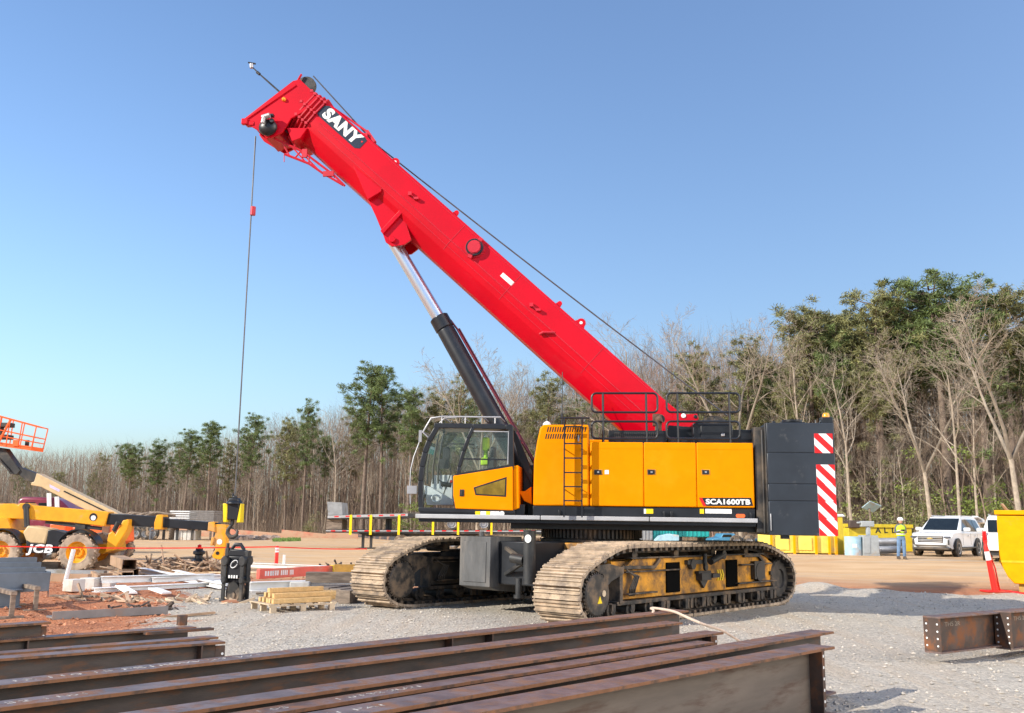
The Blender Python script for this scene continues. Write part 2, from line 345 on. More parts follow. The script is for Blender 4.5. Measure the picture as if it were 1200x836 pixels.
# loose stones and clods lying on the ground
def scatter(name, mat_, n_, region, smin, smax, keep, seed):
    rg = np.random.RandomState(seed); V = []; Fc = []; base = np.array([(1, 0, 0), (-1, 0, 0), (0, 1, 0), (0, -1, 0), (0, 0, 1), (0, 0, -1)], float)
    fo = [(0, 2, 4), (2, 1, 4), (1, 3, 4), (3, 0, 4), (2, 0, 5), (1, 2, 5), (3, 1, 5), (0, 3, 5)]; k = 0
    for _ in range(n_):
        x = rg.uniform(region[0], region[1]); y = region[2] + (region[3]-region[2])*rg.rand()**1.5
        if not keep(x, y, rg.rand()): continue
        sz = smin + (smax-smin)*rg.rand()**3
        q = base*(sz*rg.uniform(.6, 1.1, (6, 1)))*np.array([rg.uniform(.8, 1.4), rg.uniform(.8, 1.4), rg.uniform(.5, .9)])
        a = rg.rand()*6.3; ca, sa = math.cos(a), math.sin(a); q = np.stack([q[:, 0]*ca-q[:, 1]*sa, q[:, 0]*sa+q[:, 1]*ca, q[:, 2]], 1) + np.array([x, y, terr(x, y)+sz*.25])
        V.append(q); Fc += [tuple(i+k for i in t) for t in fo]; k += 6
    me = bpy.data.meshes.new(name); me.from_pydata(np.concatenate(V).tolist(), [], Fc); me.materials.append(mat_)
    o = bpy.data.objects.new(name, me); COL.objects.link(o); return tag(o, kind='stuff')
stone_m = mk('crushed_stone', (.45, .405, .345), .9, var=.2, ns=1, isl=.22)
clod_m = mk('clay_clods', (.42, .19, .105), .95, var=.25, ns=1, isl=.3)
scatter('gravel', stone_m, 34000, (-8, 14, 5.5, 27), .007, .032, lambda x, y, r: gravel_mask(x, y) > .5 and abs(x) < y*.62 + 1, 3)
scatter('dirt_clods', clod_m, 9000, (-18, -4, 10, 30), .010, .06, lambda x, y, r: gravel_mask(x, y) < .5 and abs(x) < y*.62 + 1, 4)
# ------------------------------------------------------------------ the crawler crane
CC = Vector((1.73, 20.5, 0)); YAW = R(6)
MU = TR(CC.x, CC.y, 0, -YAW); MT = TR(CC.x, CC.y, 0, R(50.3))
_R = Vector((math.cos(YAW), -math.sin(YAW), 0)); _S = Vector((-math.sin(YAW), -math.cos(YAW), 0))
def UP(px, py, v):                    # (u, z) on the crane's own vertical plane v metres out from its centre line
    d = ray(px, py); t = ((CC + _S*v - CAM).dot(_S))/d.dot(_S); q = CAM + d*t - CC
    return (q.dot(_R), q.z)
def UPS(pts, v): return [UP(x, y, v) for x, y in pts]
crane = thing('crawler_crane', 'yellow crawler crane with a long red telescopic boom raised over the gravel yard', 'crane', (CC.x, CC.y, 0))
def part(mb, name, mats, parent=None, **k): return mb.build(name, mats, parent or crane, **k)

# ---- tracks
prof = [(-3.72, .5), (-3.70, .72), (-3.60, .90), (-3.38, 1.04), (-2.95, 1.20), (-2.5, 1.34), (-2.1, 1.385), (3.2, 1.385), (3.7, 1.30), (4.3, 1.14), (4.72, .98), (4.93, .74), (4.96, .5), (4.85, .28), (4.6, .11), (4.2, .0), (-2.95, .0), (-3.35, .07), (-3.6, .22), (-3.69, .36)]
def resample(poly, n):
    L = [0]; N = len(poly)
    for i in range(N): L.append(L[-1] + math.dist(poly[i], poly[(i+1) % N]))
    out = []; j = 0
    for k in range(n):
        s = L[-1]*k/n
        while L[j+1] < s: j += 1
        t = (s-L[j])/(L[j+1]-L[j]); a, b = poly[j], poly[(j+1) % N]; out.append((a[0]+(b[0]-a[0])*t, a[1]+(b[1]-a[1])*t))
    return out
def smooth(poly, it=2):
    for _ in range(it):
        q = []
        for i in range(len(poly)):
            a, b = poly[i], poly[(i+1) % len(poly)]
            if math.dist(a, b) > .9:
                d = .3/math.dist(a, b); q += [(a[0]+(b[0]-a[0])*d, a[1]+(b[1]-a[1])*d), (b[0]+(a[0]-b[0])*d, b[1]+(a[1]-b[1])*d)]
            else: q += [(.75*a[0]+.25*b[0], .75*a[1]+.25*b[1]), (.25*a[0]+.75*b[0], .25*a[1]+.75*b[1])]
        poly = q
    return poly
def make_track(y0, y1, off, side):     # side -1: outer face toward the camera
    fy = y0 if side < 0 else y0
    m = MB(MT); path = resample(smooth(prof), 88); n = len(path); rg = random.Random(5+side)
    for i, (x, z) in enumerate(path):
        a, b = path[i-1], path[(i+1) % n]; tx, tz = b[0]-a[0], b[1]-a[1]; L = math.hypot(tx, tz); tx, tz = tx/L, tz/L; nx_, nz_ = -tz, tx
        st = L/2; rot = Matrix(((tx, 0, nx_), (0, 1, 0), (tz, 0, nz_))); c = Vector((x+off, 0, z))
        jit = rg.uniform(-.006, .006); ym = (y0+y1)/2 + jit
        cc = c - Vector((nx_, 0, nz_))*.035
        m.cbox((cc.x, ym, cc.z), (st*.93, y1-y0, .05), rot, 0)                              # shoe plate
        for s_, w_, h_ in ((-.40, .14, .045), (.05, .10, .030), (.40, .12, .034)):             # grouser bars
            g = c + Vector((tx, 0, tz))*(st*s_) + Vector((nx_, 0, nz_))*(h_/2-.012)
            m.cbox((g.x, ym, g.z), (st*w_, (y1-y0)*.995, h_), rot, 0)
        for q in (-.17, .17):                                                                # chain links and guide lugs inside
            g = c - Vector((nx_, 0, nz_))*.11
            m.cbox((g.x, ym+q, g.z), (st*1.02, .06, .11), rot, 1)
        g = c - Vector((nx_, 0, nz_))*.085; m.cbox((g.x, y0+.12, g.z), (st*.42, .2, .07), rot, 1); m.cbox((g.x, y1-.12, g.z), (st*.42, .2, .07), rot, 1)
        for q in (-.05, .05):                                                                # bolt holes
            g = c - Vector((nx_, 0, nz_))*.008
            if i % 3 == 0: m.cbox((g.x, ym+q+rg.choice((-.1, .1)), g.z), (st*.2, .03, .006), rot, 1)
    tr = part(m, 'crawler_track', [shoe, grs], ang=30)
    yi, yo = (y0+.10, y1-.10)
    # track frame: a muddy yellow box girder with black plates painting the shade of side openings
    f = MB(MT); X = off
    f.box(X-2.3, X+4.15, y0+.32, y1-.16, .38, 1.08, 0)
    f.prism([(X-2.3, .42), (X-2.3, 1.0), (X-1.95, 1.0), (X-1.75, 1.12), (X+3.5, 1.12), (X+4.1, .92), (X+4.3, .62), (X+4.1, .42)], y0+.20, y0+.318, 'xz', 0)
    for a, b in ((X-.62, X-.12), (X+1.82, X+2.32)): f.box(a, b, y0+.17, y0+.199, .47, 1.03, 1)      # black plates, painted shade of openings
    f.box(X-2.4, X+4.2, y0+.12, y0+.34, .33, .40, 2)                                              # bottom flange
    f.box(X-1.9, X+3.6, y0+.14, y0+.3, 1.121, 1.15, 2)
    f.beam((X-2.2, y0+.16, .98), (X-1.1, y0+.16, .96), .05, .06, mi=2); f.beam((X-1.1, y0+.16, .96), (X-.9, y0+.16, 1.10), .05, .06, mi=2)
    f.beam((X+2.6, y0+.16, 1.10), (X+3.3, y0+.16, 1.10), .05, .06, mi=2); f.beam((X+3.3, y0+.16, 1.10), (X+3.55, y0+.16, .95), .05, .06, mi=2)
    f.box(X-2.15, X-.2, y0+.10, y0+.19, .885, .91, 2); f.box(X+2.4, X+3.9, y0+.11, y0+.19, .90, .93, 2); f.box(X+2.2, X+4.1, y0+.08, y0+.19, .52, .55, 2)
    f.box(X-2.1, X-1.1, y0+.08, y0+.19, .50, .53, 2)
    f.prism([(X-2.35, .36), (X-2.35, 1.0), (X-2.25, 1.0), (X-2.25, .36)], y0+.10, y0+.34, 'xz', 2)
    fr = part(f, 'track_frame', [yeld if side < 0 else drk, hole_shade, grs], tr, bevel=.008)
    def fit(name, *calls):                                                                       # valve, bracket, drive details on the frame
        d = MB(MT)
        for kind, *a in calls:
            kw = a.pop() if isinstance(a[-1], dict) else {}
            getattr(d, kind)(*a, **kw)
        part(d, name, drk, tr)
    fit('tow_eye', ('box', X+.55, X+.95, y0+.06, y0+.2, .66, .80), ('box', X+.95, X+1.25, y0+.03, y0+.2, .70, .78), ('box', X+.5, X+1.0, y0+.1, y0+.2, .79, .84), ('prism', [(X+.6, .665), (X+.95, .665), (X+.78, .5)], y0+.14, y0+.2, 'xz'))
    fit('shackle', ('cyl', (X+.75, y0+.10, 1.18), (X+.75, y0+.10, .93), .045), ('lathe', [(.0, 0), (.07, 0), (.07, .05), (0, .05)], (X+.75, y0+.06, .92), 'y', 14))
    fit('hydraulic_ram', ('cyl', (X+.95, y0+.08, 1.02), (X+1.5, y0+.08, 1.16), .07, {'n': 14}), ('cyl', (X+1.45, y0+.02, 1.15), (X+1.45, y0+.18, 1.15), .09, {'n': 14}))
    fit('hydraulic_valve', ('box', X+.1, X+.7, y0+.12, y0+.2, .98, 1.06), ('cyl', (X+.3, y0+.1, .98), (X+.3, y0+.19, .98), .10, {'n': 14}))
    fit('grease_port', ('box', X+3.0, X+3.5, y0+.1, y0+.2, .6, .98), ('cyl', (X+3.25, y0+.09, .75), (X+3.25, y0+.2, .75), .2, {'n': 16}))
    fit('latch', ('box', X+3.9, X+4.05, y0+.15, y0+.2, .66, .74))
    d = MB(MT)
    for k in range(4): d.tube([(X-2.1+.03*k, y0+.13, .95-.02*k), (X-1.9+.05*k, y0+.08, .82), (X-2.05+.06*k, y0+.09, .6), (X-1.98+.05*k, y0+.14, .48)], .016, 6)
    part(d, 'hose_bundle', drk, tr)
    if side < 0:
        c3 = MB(MT)
        for k in range(3):
            x0 = X+1.42+k*.1
            c3.prism([(x0, .84), (x0+.05, .84), (x0+.11, .73), (x0+.05, .62), (x0, .62), (x0+.06, .73)], y0+.185, y0+.196, 'xz', 0)
        part(c3, 'chevron_mark', ylw, tr)
    # sprocket and drive cover
    s = MB(MT); cx = X-3.2+.0; cz = .56
    yc = y0 if side < 0 else y0
    s.lathe([(0.001, -.02), (.33, -.02), (.35, 0), (.35, .10), (.40, .11), (.40, .2), (.001, .2)], (cx, yc, cz), 'y', 40, 0)
    for k in range(36):
        a = 2*PI*k/36; s.cbox((cx+.362*math.cos(a), yc+.035, cz+.362*math.sin(a)), (.03, .05, .03), Matrix.Rotation(-a, 3, 'Y'), 0)
    s.lathe([(.001, .21), (.43, .21), (.46, .25), (.46, .7), (.43, .74), (.001, .74)], (cx, yc, cz), 'y', 36, 1)
    if side < 0:
        s.prism([(cx-.02, cz-.14), (cx+.11, cz-.14), (cx+.045, cz-.02)], yc-.03, yc-.0205, 'xz', 2)
        s.lathe([(.001, -.03), (.055, -.03), (.055, -.021), (.001, -.021)], (cx+.17, yc, cz+.02), 'y', 10, 3)
    part(s, 'sprocket', [grs, shoei, ylw, pale], tr)
    g = MB(MT)                                                                                    # guard plate over the sprocket
    g.prism([(cx-.35, cz+.30), (cx-.1, cz+.47), (cx+.5, cz+.50), (cx+.95, cz+.42), (cx+.95, cz+.32), (cx+.55, cz+.2), (cx+.42, cz+.12), (cx+.3, cz+.33), (cx, cz+.42), (cx-.25, cz+.33)], y0+.08, y0+.14, 'xz')
    part(g, 'sprocket_guard', grs, tr)
    idl = MB(MT); idl.lathe([(.001, .2), (.2, .2), (.22, .16), (.42, .16), (.45, .2), (.45, .75), (.001, .75)], (X+4.42, y0, .56), 'y', 36)
    part(idl, 'idler_wheel', grs, tr)
    for k in range(11):
        r = MB(MT); r.lathe([(.001, .14), (.07, .14), (.08, .18), (.13, .19), (.13, .32), (.10, .34), (.10, .62), (.13, .64), (.13, .78), (.001, .78)], (X-2.5+k*.62, y0, .245), 'y', 18)
        r.box(X-2.5+k*.62-.06, X-2.5+k*.62+.06, y0+.13, y0+.18, .24, .36); part(r, 'track_roller', grs, tr)
    for k in range(4):
        r = MB(MT); r.lathe([(.001, .2), (.09, .2), (.09, .75), (.001, .75)], (X-1.7+k*1.5, y0, 1.19), 'y', 14); part(r, 'carrier_roller', grs, tr)
    for k in range(7):
        rail = MB(MT); x0 = X-1.0+k*.78 + .12*(k % 2); rail.box(x0, x0+.14, y0+.07, y0+.13, .16, .34)
        rail.box(x0+.138, x0+.2, y0+.09, y0+.13, .28, .33); rail.box(x0+.2, x0+.3, y0+.07, y0+.13, .16, .34)
        part(rail, 'roller_guard', grs, tr)
    return tr
make_track(-2.36, -1.40, -.02, -1)
make_track(2.52, 3.47, .16, 1)

# ---- lower carbody
m = MB(MT); m.box(-1.15, 1.75, -1.25, 2.35, .52, 1.22, 0); m.box(-.9, 1.5, -1.38, 2.5, .62, 1.1, 0)
m.prism([(-1.5, .8), (-1.5, 1.2), (-.9, 1.3), (-.9, .7)], -1.2, 2.3, 'xz', 0); m.prism([(1.4, .7), (1.4, 1.3), (2.1, 1.2), (2.1, .8)], -1.2, 2.3, 'xz', 0)
part(m, 'carbody', [drk], bevel=.02)
m = MB(MT); m.box(-1.3, -.9, -1.2, 2.4, 1.225, 1.36, 0); m.box(1.3, 1.6, -1.2, 2.4, 1.225, 1.36, 0); part(m, 'cross_beam', yeld, bevel=.02)
m = MB(MT); m.box(-2.49, -1.52, .66, 1.46, .50, 1.46, 0); m.box(-2.505, -2.49, .76, 1.36, .58, 1.36, 0); m.cyl((-2.3, 1.06, 1.46), (-2.3, 1.06, 1.56), .05)
m.prism([(-2.49, .5), (-1.52, .5), (-1.52, .36), (-2.2, .42)], .68, 1.44, 'xz', 0)
wt = part(m, 'carbody_weight', [char], bevel=.02)
m = MB(MT); m.box(-2.5, -2.485, 1.0, 1.14, .95, 1.05); part(m, 'lifting_label', sky_blue, wt)
m = MB(MT); m.box(-2.25, -1.0, -.25, .64, .55, 1.38, 0); part(m, 'valve_housing', blk, bevel=.02)
m = MB(MT); m.cyl((-2.62, -.42, .62), (-2.62, -.42, 1.58), .115, n=24); m.cyl((-2.62, -.42, 1.58), (-2.62, -.42, 1.6), .125, n=24); m.cyl((-2.72, -.25, .38), (-2.72, -.25, .72), .06); m.cyl((-2.72, -.25, .36), (-2.72, -.25, .42), .09)
m.cyl((-2.62, -.3, 1.05), (-2.62, .0, 1.08), .09)
m.beam((-2.6, -.25, 1.05), (-2.26, .45, 1.25), .07, .06); m.beam((-2.6, -.25, 1.0), (-2.26, .45, .75), .07, .06); m.beam((-2.6, -.3, 1.02), (-2.26, .1, 1.0), .1, .1)
jk = part(m, 'jack_cylinder', [drk]); m = MB(MT); m.lathe([(.001, 0), (.075, 0), (.075, .008), (.001, .008)], (-2.735, -.47, 1.45), 'x', 18); part(m, 'round_sticker', sky_blue, jk)
m = MB(MU); m.lathe([(.001, 1.2), (1.08, 1.2), (1.08, 1.42), (1.0, 1.44), (1.0, 1.72), (.001, 1.72)], (0, 0, 0), 'z', 64)
for k in range(72):
    a = 2*PI*k/72; m.cbox((1.03*math.cos(a), 1.03*math.sin(a), 1.56), (.06, .045, .22), Matrix.Rotation(a, 3, 'Z'))
m.lathe([(1.0, 1.66), (1.1, 1.66), (1.1, 1.70), (1.0, 1.70)], n=48)
part(m, 'slewing_ring', grs)

# ---- superstructure
m = MB(MU); m.box(-3.42, 3.2, -1.44, 1.5, 1.73, 1.80, 0); m.box(-1.6, 3.4, -1.1, 1.1, 1.62, 1.74, 0); m.box(-1.4, 3.35, -.62, .62, 1.8, 2.9, 0)
part(m, 'deck', [blk], bevel=.01)
m = MB(MU)
for a, b in ((-3.474, -.98), (-.965, 1.15), (1.165, 3.224)): m.box(a, b, -1.52, -1.40, 1.80, 1.885, 0)
part(m, 'catwalk_edge', silver, bevel=.012)
m = MB(MU); m.box(-1.13, 3.19, -1.42, -.68, 1.89, 2.075, 0)
for x in (-.62, 1.42, 1.56, 3.08): m.box(x, x+.04, -1.5, -1.42, 1.88, 2.0, 0)
part(m, 'side_skirt', [blk], bevel=.008)
m = MB(MU); V = 1.45
m.prism([(-1.125, 2.08), (-1.115, 2.95), (-1.06, 3.33), (-1.0, 3.62), (-.93, 3.69), (-.03, 3.69), (-.03, 3.345), (-.02, 2.08)], -V, -.66, 'xz', 0)
m.box(-.018, 3.19, -V+.03, -.66, 2.08, 3.30, 0)
body = part(m, 'engine_cover', [yel], bevel=.03)
m = MB(MU); m.prism([(-1.0, 2.08), (-1.0, 3.5), (-.9, 3.6), (3.1, 3.5), (3.19, 3.4), (3.19, 2.08)], .66, 1.45, 'xz', 0); m.box(-1.1, 3.2, .7, 1.42, 1.85, 2.08, 1); part(m, 'rear_engine_cover', [yel, blk], bevel=.03)
def door(u0, u1):
    d = MB(MU); d.box(u0+.006, u1-.006, -V-.005, -V+.05, 2.085, 3.345, 0); o = part(d, 'engine_door', yel, bevel=.022, seg=3)
    g = MB(MU); g.box(u0+.02, u1-.02, -V-.009, -V-.004, 3.215, 3.222, 0); part(g, 'door_crease', yel, o)
    return o
ux = [UP(x, 560, V)[0] for x in (691, 754.5, 816.5)]
doors = [door(ux[0]+.01, ux[1]), door(ux[1], ux[2]), door(ux[2], 3.19)]
for o, (px, py) in zip(doors, ((701, 553.5), (763.5, 553.5), (827, 553.5))):
    u, z = UP(px, py, V); h = MB(MU); h.box(u-.085, u+.085, -V-.010, -V-.0055, z-.055, z+.055, 1); h.box(u-.07, u+.06, -V-.022, -V-.006, z-.04, z+.04, 0); h.box(u-.02, u+.02, -V-.028, -V-.02, z-.015, z+.015, 2)
    part(h, 'door_handle', [blk, yeld, alu], o)
u, z = UP(711, 553.5, V); m = MB(MU); m.box(u-.04, u+.04, -V-.009, -V-.0055, z-.04, z+.04); part(m, 'small_sticker', sky_blue, doors[0])
# vents
m = MB(MU)
for py, xa, xb, k in ((503.5, 642, 686, 16), (511.5, 640, 682, 16)):
    for i in range(k):
        px = xa + (xb-xa)*i/(k-1); u, z = UP(px, py, V); m.prism([(u-.022, z-.05), (u, z-.05), (u+.022, z+.05), (u, z+.05)], -V-.004, -V+.01, 'xz', 0)
part(m, 'vent_slots', blk, body)
u, z = UP(678, 514, V); m = MB(MU); m.box(u-.015, u+.015, -V-.03, -V, z-.06, z+.06); part(m, 'grab_handle', alu, body)
# ladder
VL = 1.64; m = MB(MU); ua, zb = UP(661, 594, VL); ub, _ = UP(682, 594, VL); zt = UP(661, 490, VL)[1]
for u in (ua, ub): m.box(u-.013, u+.013, -VL-.03, -VL+.05, 1.86, zt)
for py in (500, 520, 537, 554, 570.5, 587): z = UP(671, py, VL)[1]; m.box(ua+.012, ub-.012, -VL-.02, -VL+.045, z-.012, z+.012)
m.tube([(ua-.1, -VL, zt), (ub+.15, -VL, zt)], .018, 8); m.tube([(ub, -VL, zt), (ub, -1.2, zt), (ub, -1.1, 3.69)], .016, 8); m.tube([(ua, -VL, zt), (ua, -1.2, zt), (ua, -1.1, 3.69)], .016, 8)
for z in (3.2, 2.4): m.tube([(ua, -VL, z), (ua, -V+.01, z)], .012, 6); m.tube([(ub, -VL, z), (ub, -V+.01, z)], .012, 6)
part(m, 'ladder', blk)
m = MB(MU); u, z = UP(641, 498, 1.2); m.cyl((u, -1.2, 3.65), (u, -1.2, z-.02), .025); m.lathe([(.001, 0), (.07, 0), (.085, .03), (.06, .08), (.001, .11)], (u, -1.2, z-.03), 'z', 18); part(m, 'gps_dome', sky_blue)
m = MB(MU); u, z = UP(659, 436, 1.1); m.tube([(u, -1.1, 3.68), (u, -1.1, 4.0), (u, -1.1, z)], [.02, .014, .008], 6); m.cyl((u, -1.1, 3.68), (u, -1.1, 3.95), .022); part(m, 'antenna', blk)
# model decal and warning stickers
m = MB(MU); q = UPS([(819, 583.5), (880, 583.5), (882.5, 593.2), (824, 593.2)], V); m.prism(q, -V-.0085, -V-.0055, 'xz', 0)
q = UPS([(819, 583.5), (822.5, 583.5), (827.5, 593.2), (824, 593.2)], V); m.prism(q, -V-.0105, -V-.0086, 'xz', 1)
u, z = UP(853, 588.6, V); text_mb(m, 'SCA1600TB', Matrix.Translation((u, -V-.0085, z)) @ Matrix.Rotation(PI/2, 4, 'X'), .135, .002, bold=.006, mi=2, sx=1.22)
part(m, 'model_decal', [blk, wred, sky_blue], doors[2], ang=None)
for x0, x1, mt_ in ((754.5, 757, sky_blue), (757, 765.5, ylw), (820, 825, ylw), (826.5, 857.5, sky_blue)):
    (a, z1), (b, z0) = UP(x0, 596.5, 1.42), UP(x1, 602.2, 1.42); m = MB(MU); m.box(a, b, -1.424, -1.419, z0, z1); part(m, 'warning_sticker', mt_)
m = MB(MU); (a, z1), (b, z0) = UP(862, 602.5, 1.42), UP(873.5, 607, 1.42); m.prism([(a+.02, z0), (b-.02, z0), (b, (z0+z1)/2), (b-.02, z1), (a+.02, z1), (a, (z0+z1)/2)], -1.43, -1.419, 'xz', 0); part(m, 'side_marker', orange)
# guard rails on top
def loop(x0, x1, y0, y1, v, r=.022):
    (a, zt), (b, zb) = UP(x0, y0, v), UP(x1, y1, v); k = .09; pts = []
    for cx, cz, a0 in ((b-k, zt-k, PI/2), (b-k, zb+k, 0), (a+k, zb+k, -PI/2), (a+k, zt-k, -PI)):
        for i in range(5): t = a0 - PI/2*i/4; pts.append((cx+k*math.cos(t), -v, cz+k*math.sin(t)))
    return pts, r
for xa, xb, posts in ((693.5, 770.5, (706.5, 757)), (781, 867, (793.5, 854))):
    m = MB(MU)
    for y0, y1 in ((461, 483.5), (494, 514.5)):
        p, r = loop(xa, xb, y0, y1, 1.36); m.tube(p, r, 8, closed=True)
    for x in posts: u, z = UP(x, 461, 1.36); m.tube([(u, -1.36, z), (u+.01, -1.36, 3.30)], .022, 8)
    part(m, 'guard_rail', blk)
m = MB(MU)
for xa, xb, y0 in ((690, 706, 494), (826, 838, 488)):
    u0, z = UP(xa, y0+8, 1.0); u1, _ = UP(xb, y0, 1.0); m.tube([(u0, -.9, 3.3), (u0, -.9, z+.15), (u1, -.9, z+.15), (u1, -.9, 3.3)], .016, 6)
part(m, 'hand_hoop', blk)
# machinery on the roof
m = MB(MU); (a, zt), (b, _) = UP(713, 504.5, 1.1), UP(781, 504.5, 1.1); m.box(a, b, -1.1, -.62, 3.30, zt, 0)
for i in range(22):
    u = a+.1+(b-a-.35)*i/21; m.prism([(u, 3.42), (u+.02, 3.42), (u+.045, zt-.04), (u+.025, zt-.04)], -1.104, -1.09, 'xz', 1)
part(m, 'radiator_box', [blk, drk], bevel=.01)
m = MB(MU); (a, zt), (b, _) = UP(812, 496, 1.1), UP(857, 498, 1.1); m.box(a, b, -1.1, -.4, 3.30, zt, 0); m.box(a+.15, b+.02, -1.13, -.9, 3.32, zt-.05, 0); m.box(b, b+.42, -1.0, .2, 3.3, zt-.12, 0)
m.box(a+.55, a+.62, -1.15, -1.13, 3.5, 3.56, 1); m.box(a-.5, a, -1.05, -.5, 3.3, 3.45, 0)
part(m, 'winch_box', [blk, alu], bevel=.02)
m = MB(MU); m.cyl((2.55, -.45, 3.62), (2.55, .45, 3.62), .27, n=28); m.cyl((2.55, -.5, 3.62), (2.55, -.45, 3.62), .36, n=28); m.cyl((2.55, .45, 3.62), (2.55, .5, 3.62), .36, n=28); part(m, 'hoist_drum', grs)
m = MB(MU); u, z = UP(775, 492, 1.0); m.tube([(u-.06, -.95, 3.3), (u-.06, -.95, z-.12), (u-.05, -.97, z), (u+.02, -1.03, z+.02)], [.07, .07, .085, .09], 14); m.box(u-.17, u-.02, -1.0, -.8, z-.12, z+.12)
part(m, 'exhaust_stack', [mk('burnt_steel', (.16, .09, .06), .6, metal=.3, var=.4)], bevel=.005)
m = MB(MU); m.lathe([(.075, 0), (.075, .002), (.001, .002)], (u+.0, -1.032, z+.01), 'y', 16); part(m, 'exhaust_bore', blk)

# ---- counterweight
m = MB(MU); seams = [3.735] + [UP(930, y, 1.55)[1] for y in (531, 567.5, 587.5)] + [1.57]
for z1, z0 in zip(seams, seams[1:]): m.box(3.43, 4.71, -1.56, 1.56, z0+.004, z1-.004, 0)
m.box(3.44, 4.70, -1.55, 1.55, 1.6, 3.7, 0)
cw = part(m, 'counterweight', [cwm], bevel=.014)
m = MB(MU); m.box(3.22, 3.425, -1.40, 1.40, 1.62, 3.66, 0); m.box(3.40, 3.428, -1.545, -1.41, 1.62, 3.72, 0); m.cyl((3.36, -1.46, 1.6), (3.36, -1.46, 3.6), .025, n=8, mi=0)
m.beam((3.46, -1.575, 1.66), (3.46, -1.575, 1.98), .02, .02, mi=1)
part(m, 'counterweight_frame', [drk, alu], cw, bevel=.006)
def stripes(x0, y0, x1, y1, n_=1):
    m = MB(MU); (a, zt), (b, zb) = UP(x0, y0, 1.56), UP(x1, y1, 1.56); v = 1.5645; m.box(a, b, -v, -1.558, zb, zt, 1)
    H = zt-zb; Wd = b-a; k = .155; d = -Wd
    t = -Wd*1.0
    pitch = .30; c = zb - Wd
    while c < zt:
        poly = [(a, c+Wd), (b, c), (b, c+k), (a, c+Wd+k)]
        # clip to the plate
        def clip(pl, lim, keep_below):
            out = []
            for i in range(len(pl)):
                p, q = pl[i], pl[(i+1) % len(pl)]; ip = (p[1] <= lim) == keep_below or p[1] == lim; iq = (q[1] <= lim) == keep_below or q[1] == lim
                if ip: out.append(p)
                if ip != iq: t_ = (lim-p[1])/(q[1]-p[1]); out.append((p[0]+(q[0]-p[0])*t_, lim))
            return out
        pl = clip(clip(poly, zt, True), zb, False)
        if len(pl) > 2: m.prism(pl, -v-.0025, -v-.0003, 'xz', 0)
        c += pitch
    part(m, 'warning_stripes', [wred, wwht], cw, ang=None)
stripes(953.8, 508.3, 976.3, 531.3); stripes(956.2, 544.6, 979, 568); stripes(957.8, 568, 980, 587.8); stripes(958.5, 587.8, 981, 608.3); stripes(959.5, 608.3, 982, 628.5)
m = MB(MU); u = UP(928, 494, 1.0)[0]; m.box(u-.25, u+.22, -1.2, -.5, 3.735, 3.79, 0); m.lathe([(.001, 3.79), (.2, 3.79), (.2, 3.84), (.001, 3.84)], (u, -1.0, 0), 'z', 20); m.box(u-.42, u-.36, -1.2, -1.1, 3.735, 3.80, 0)
m.box(UP(961, 490, 1.3)[0], UP(974, 490, 1.3)[0], -1.45, -1.2, 3.735, 3.86, 0); m.beam((UP(960, 490, 1.3)[0], -1.3, 3.74), (UP(964, 490, 1.3)[0], -1.3, 3.86), .04, .04)
part(m, 'lifting_cap', blk, cw, bevel=.01)
u, z = UP(968, 489, 1.3); m = MB(MU); m.lathe([(.001, 0), (.07, 0), (.07, .05), (.05, .09), (.001, .1)], (u, -1.3, 3.861), 'z', 18); part(m, 'beacon', amber, cw)
m = MB(MU); (a, z1), (b, z0) = UP(917, 628.6, 1.55), UP(926, 632, 1.55); m.box(a, b, -1.5, -1.3, z0, 1.572); part(m, 'lower_bracket', blk, cw)

# ---- cab
VN, VF = 1.48, .42
Z2 = lambda pts: [(475+x/5.97, 480+y/5.97) for x, y in pts]
def bar(m, pts, v0, v1, w, mi=0):      # a flat pillar following a pixel polyline, w metres wide, v0..v1 deep
    q = [Vector(UP(*p, v0)) for p in pts]; L = []; Rr = []
    for i in range(len(q)):
        d = (q[min(i+1, len(q)-1)] - q[max(i-1, 0)]).normalized(); n_ = Vector((-d.y, d.x)); L.append(q[i]+n_*w/2); Rr.append(q[i]-n_*w/2)
    for i in range(len(q)-1):
        m.prism([tuple(L[i]), tuple(L[i+1]), tuple(Rr[i+1]), tuple(Rr[i])], -v0, -v1, 'xz', mi)
A_ = Z2([(108, 690), (104, 600), (106, 500), (116, 400), (136, 300), (165, 220), (222, 122)])
B_ = Z2([(368, 470), (376, 400), (408, 290), (440, 200), (472, 128)])
m = MB(MU)
for v0, v1 in ((VN, VN-.10), (VF+.08, VF)):
    bar(m, A_, v0, v1, .105); bar(m, Z2([(200, 112), (470, 116), (700, 122), (752, 132)]), v0+.002, v1-.002, .10); bar(m, Z2([(738, 120), (742, 420)]), v0-.002, v1+.002, .10)
    bar(m, Z2([(90, 700), (760, 716)]), v0+.003, v1-.003, .09)
bar(m, B_, VN+.012, VN-.08, .075); bar(m, B_, VF+.08, VF, .05)
fr = UPS(A_, VN)
for i in (1, 6): m.tube([(fr[i][0], -VN, fr[i][1]), (fr[i][0], -VF, fr[i][1])], .05, 8)
m.prism(UPS(Z2([(215, 98), (470, 98), (745, 104), (745, 128), (215, 126)]), VN), -VN+.02, -VF-.02, 'xz', 0)
m.prism(UPS(Z2([(95, 690), (765, 700), (765, 742), (100, 730)]), VN), -VN+.02, -VF, 'xz', 0)
m.box(-1.9, -1.3, -1.35, -.5, 1.86, 2.1, 0)
m.prism(UPS(Z2([(752, 130), (785, 180), (885, 430), (885, 545), (790, 350), (752, 200)]), .9), -.75, -.68, 'xz', 0)
cab = part(m, 'cab', [blk], bevel=.014, seg=3)
m = MB(MU)                                                                                       # yellow rear panel and base bracket
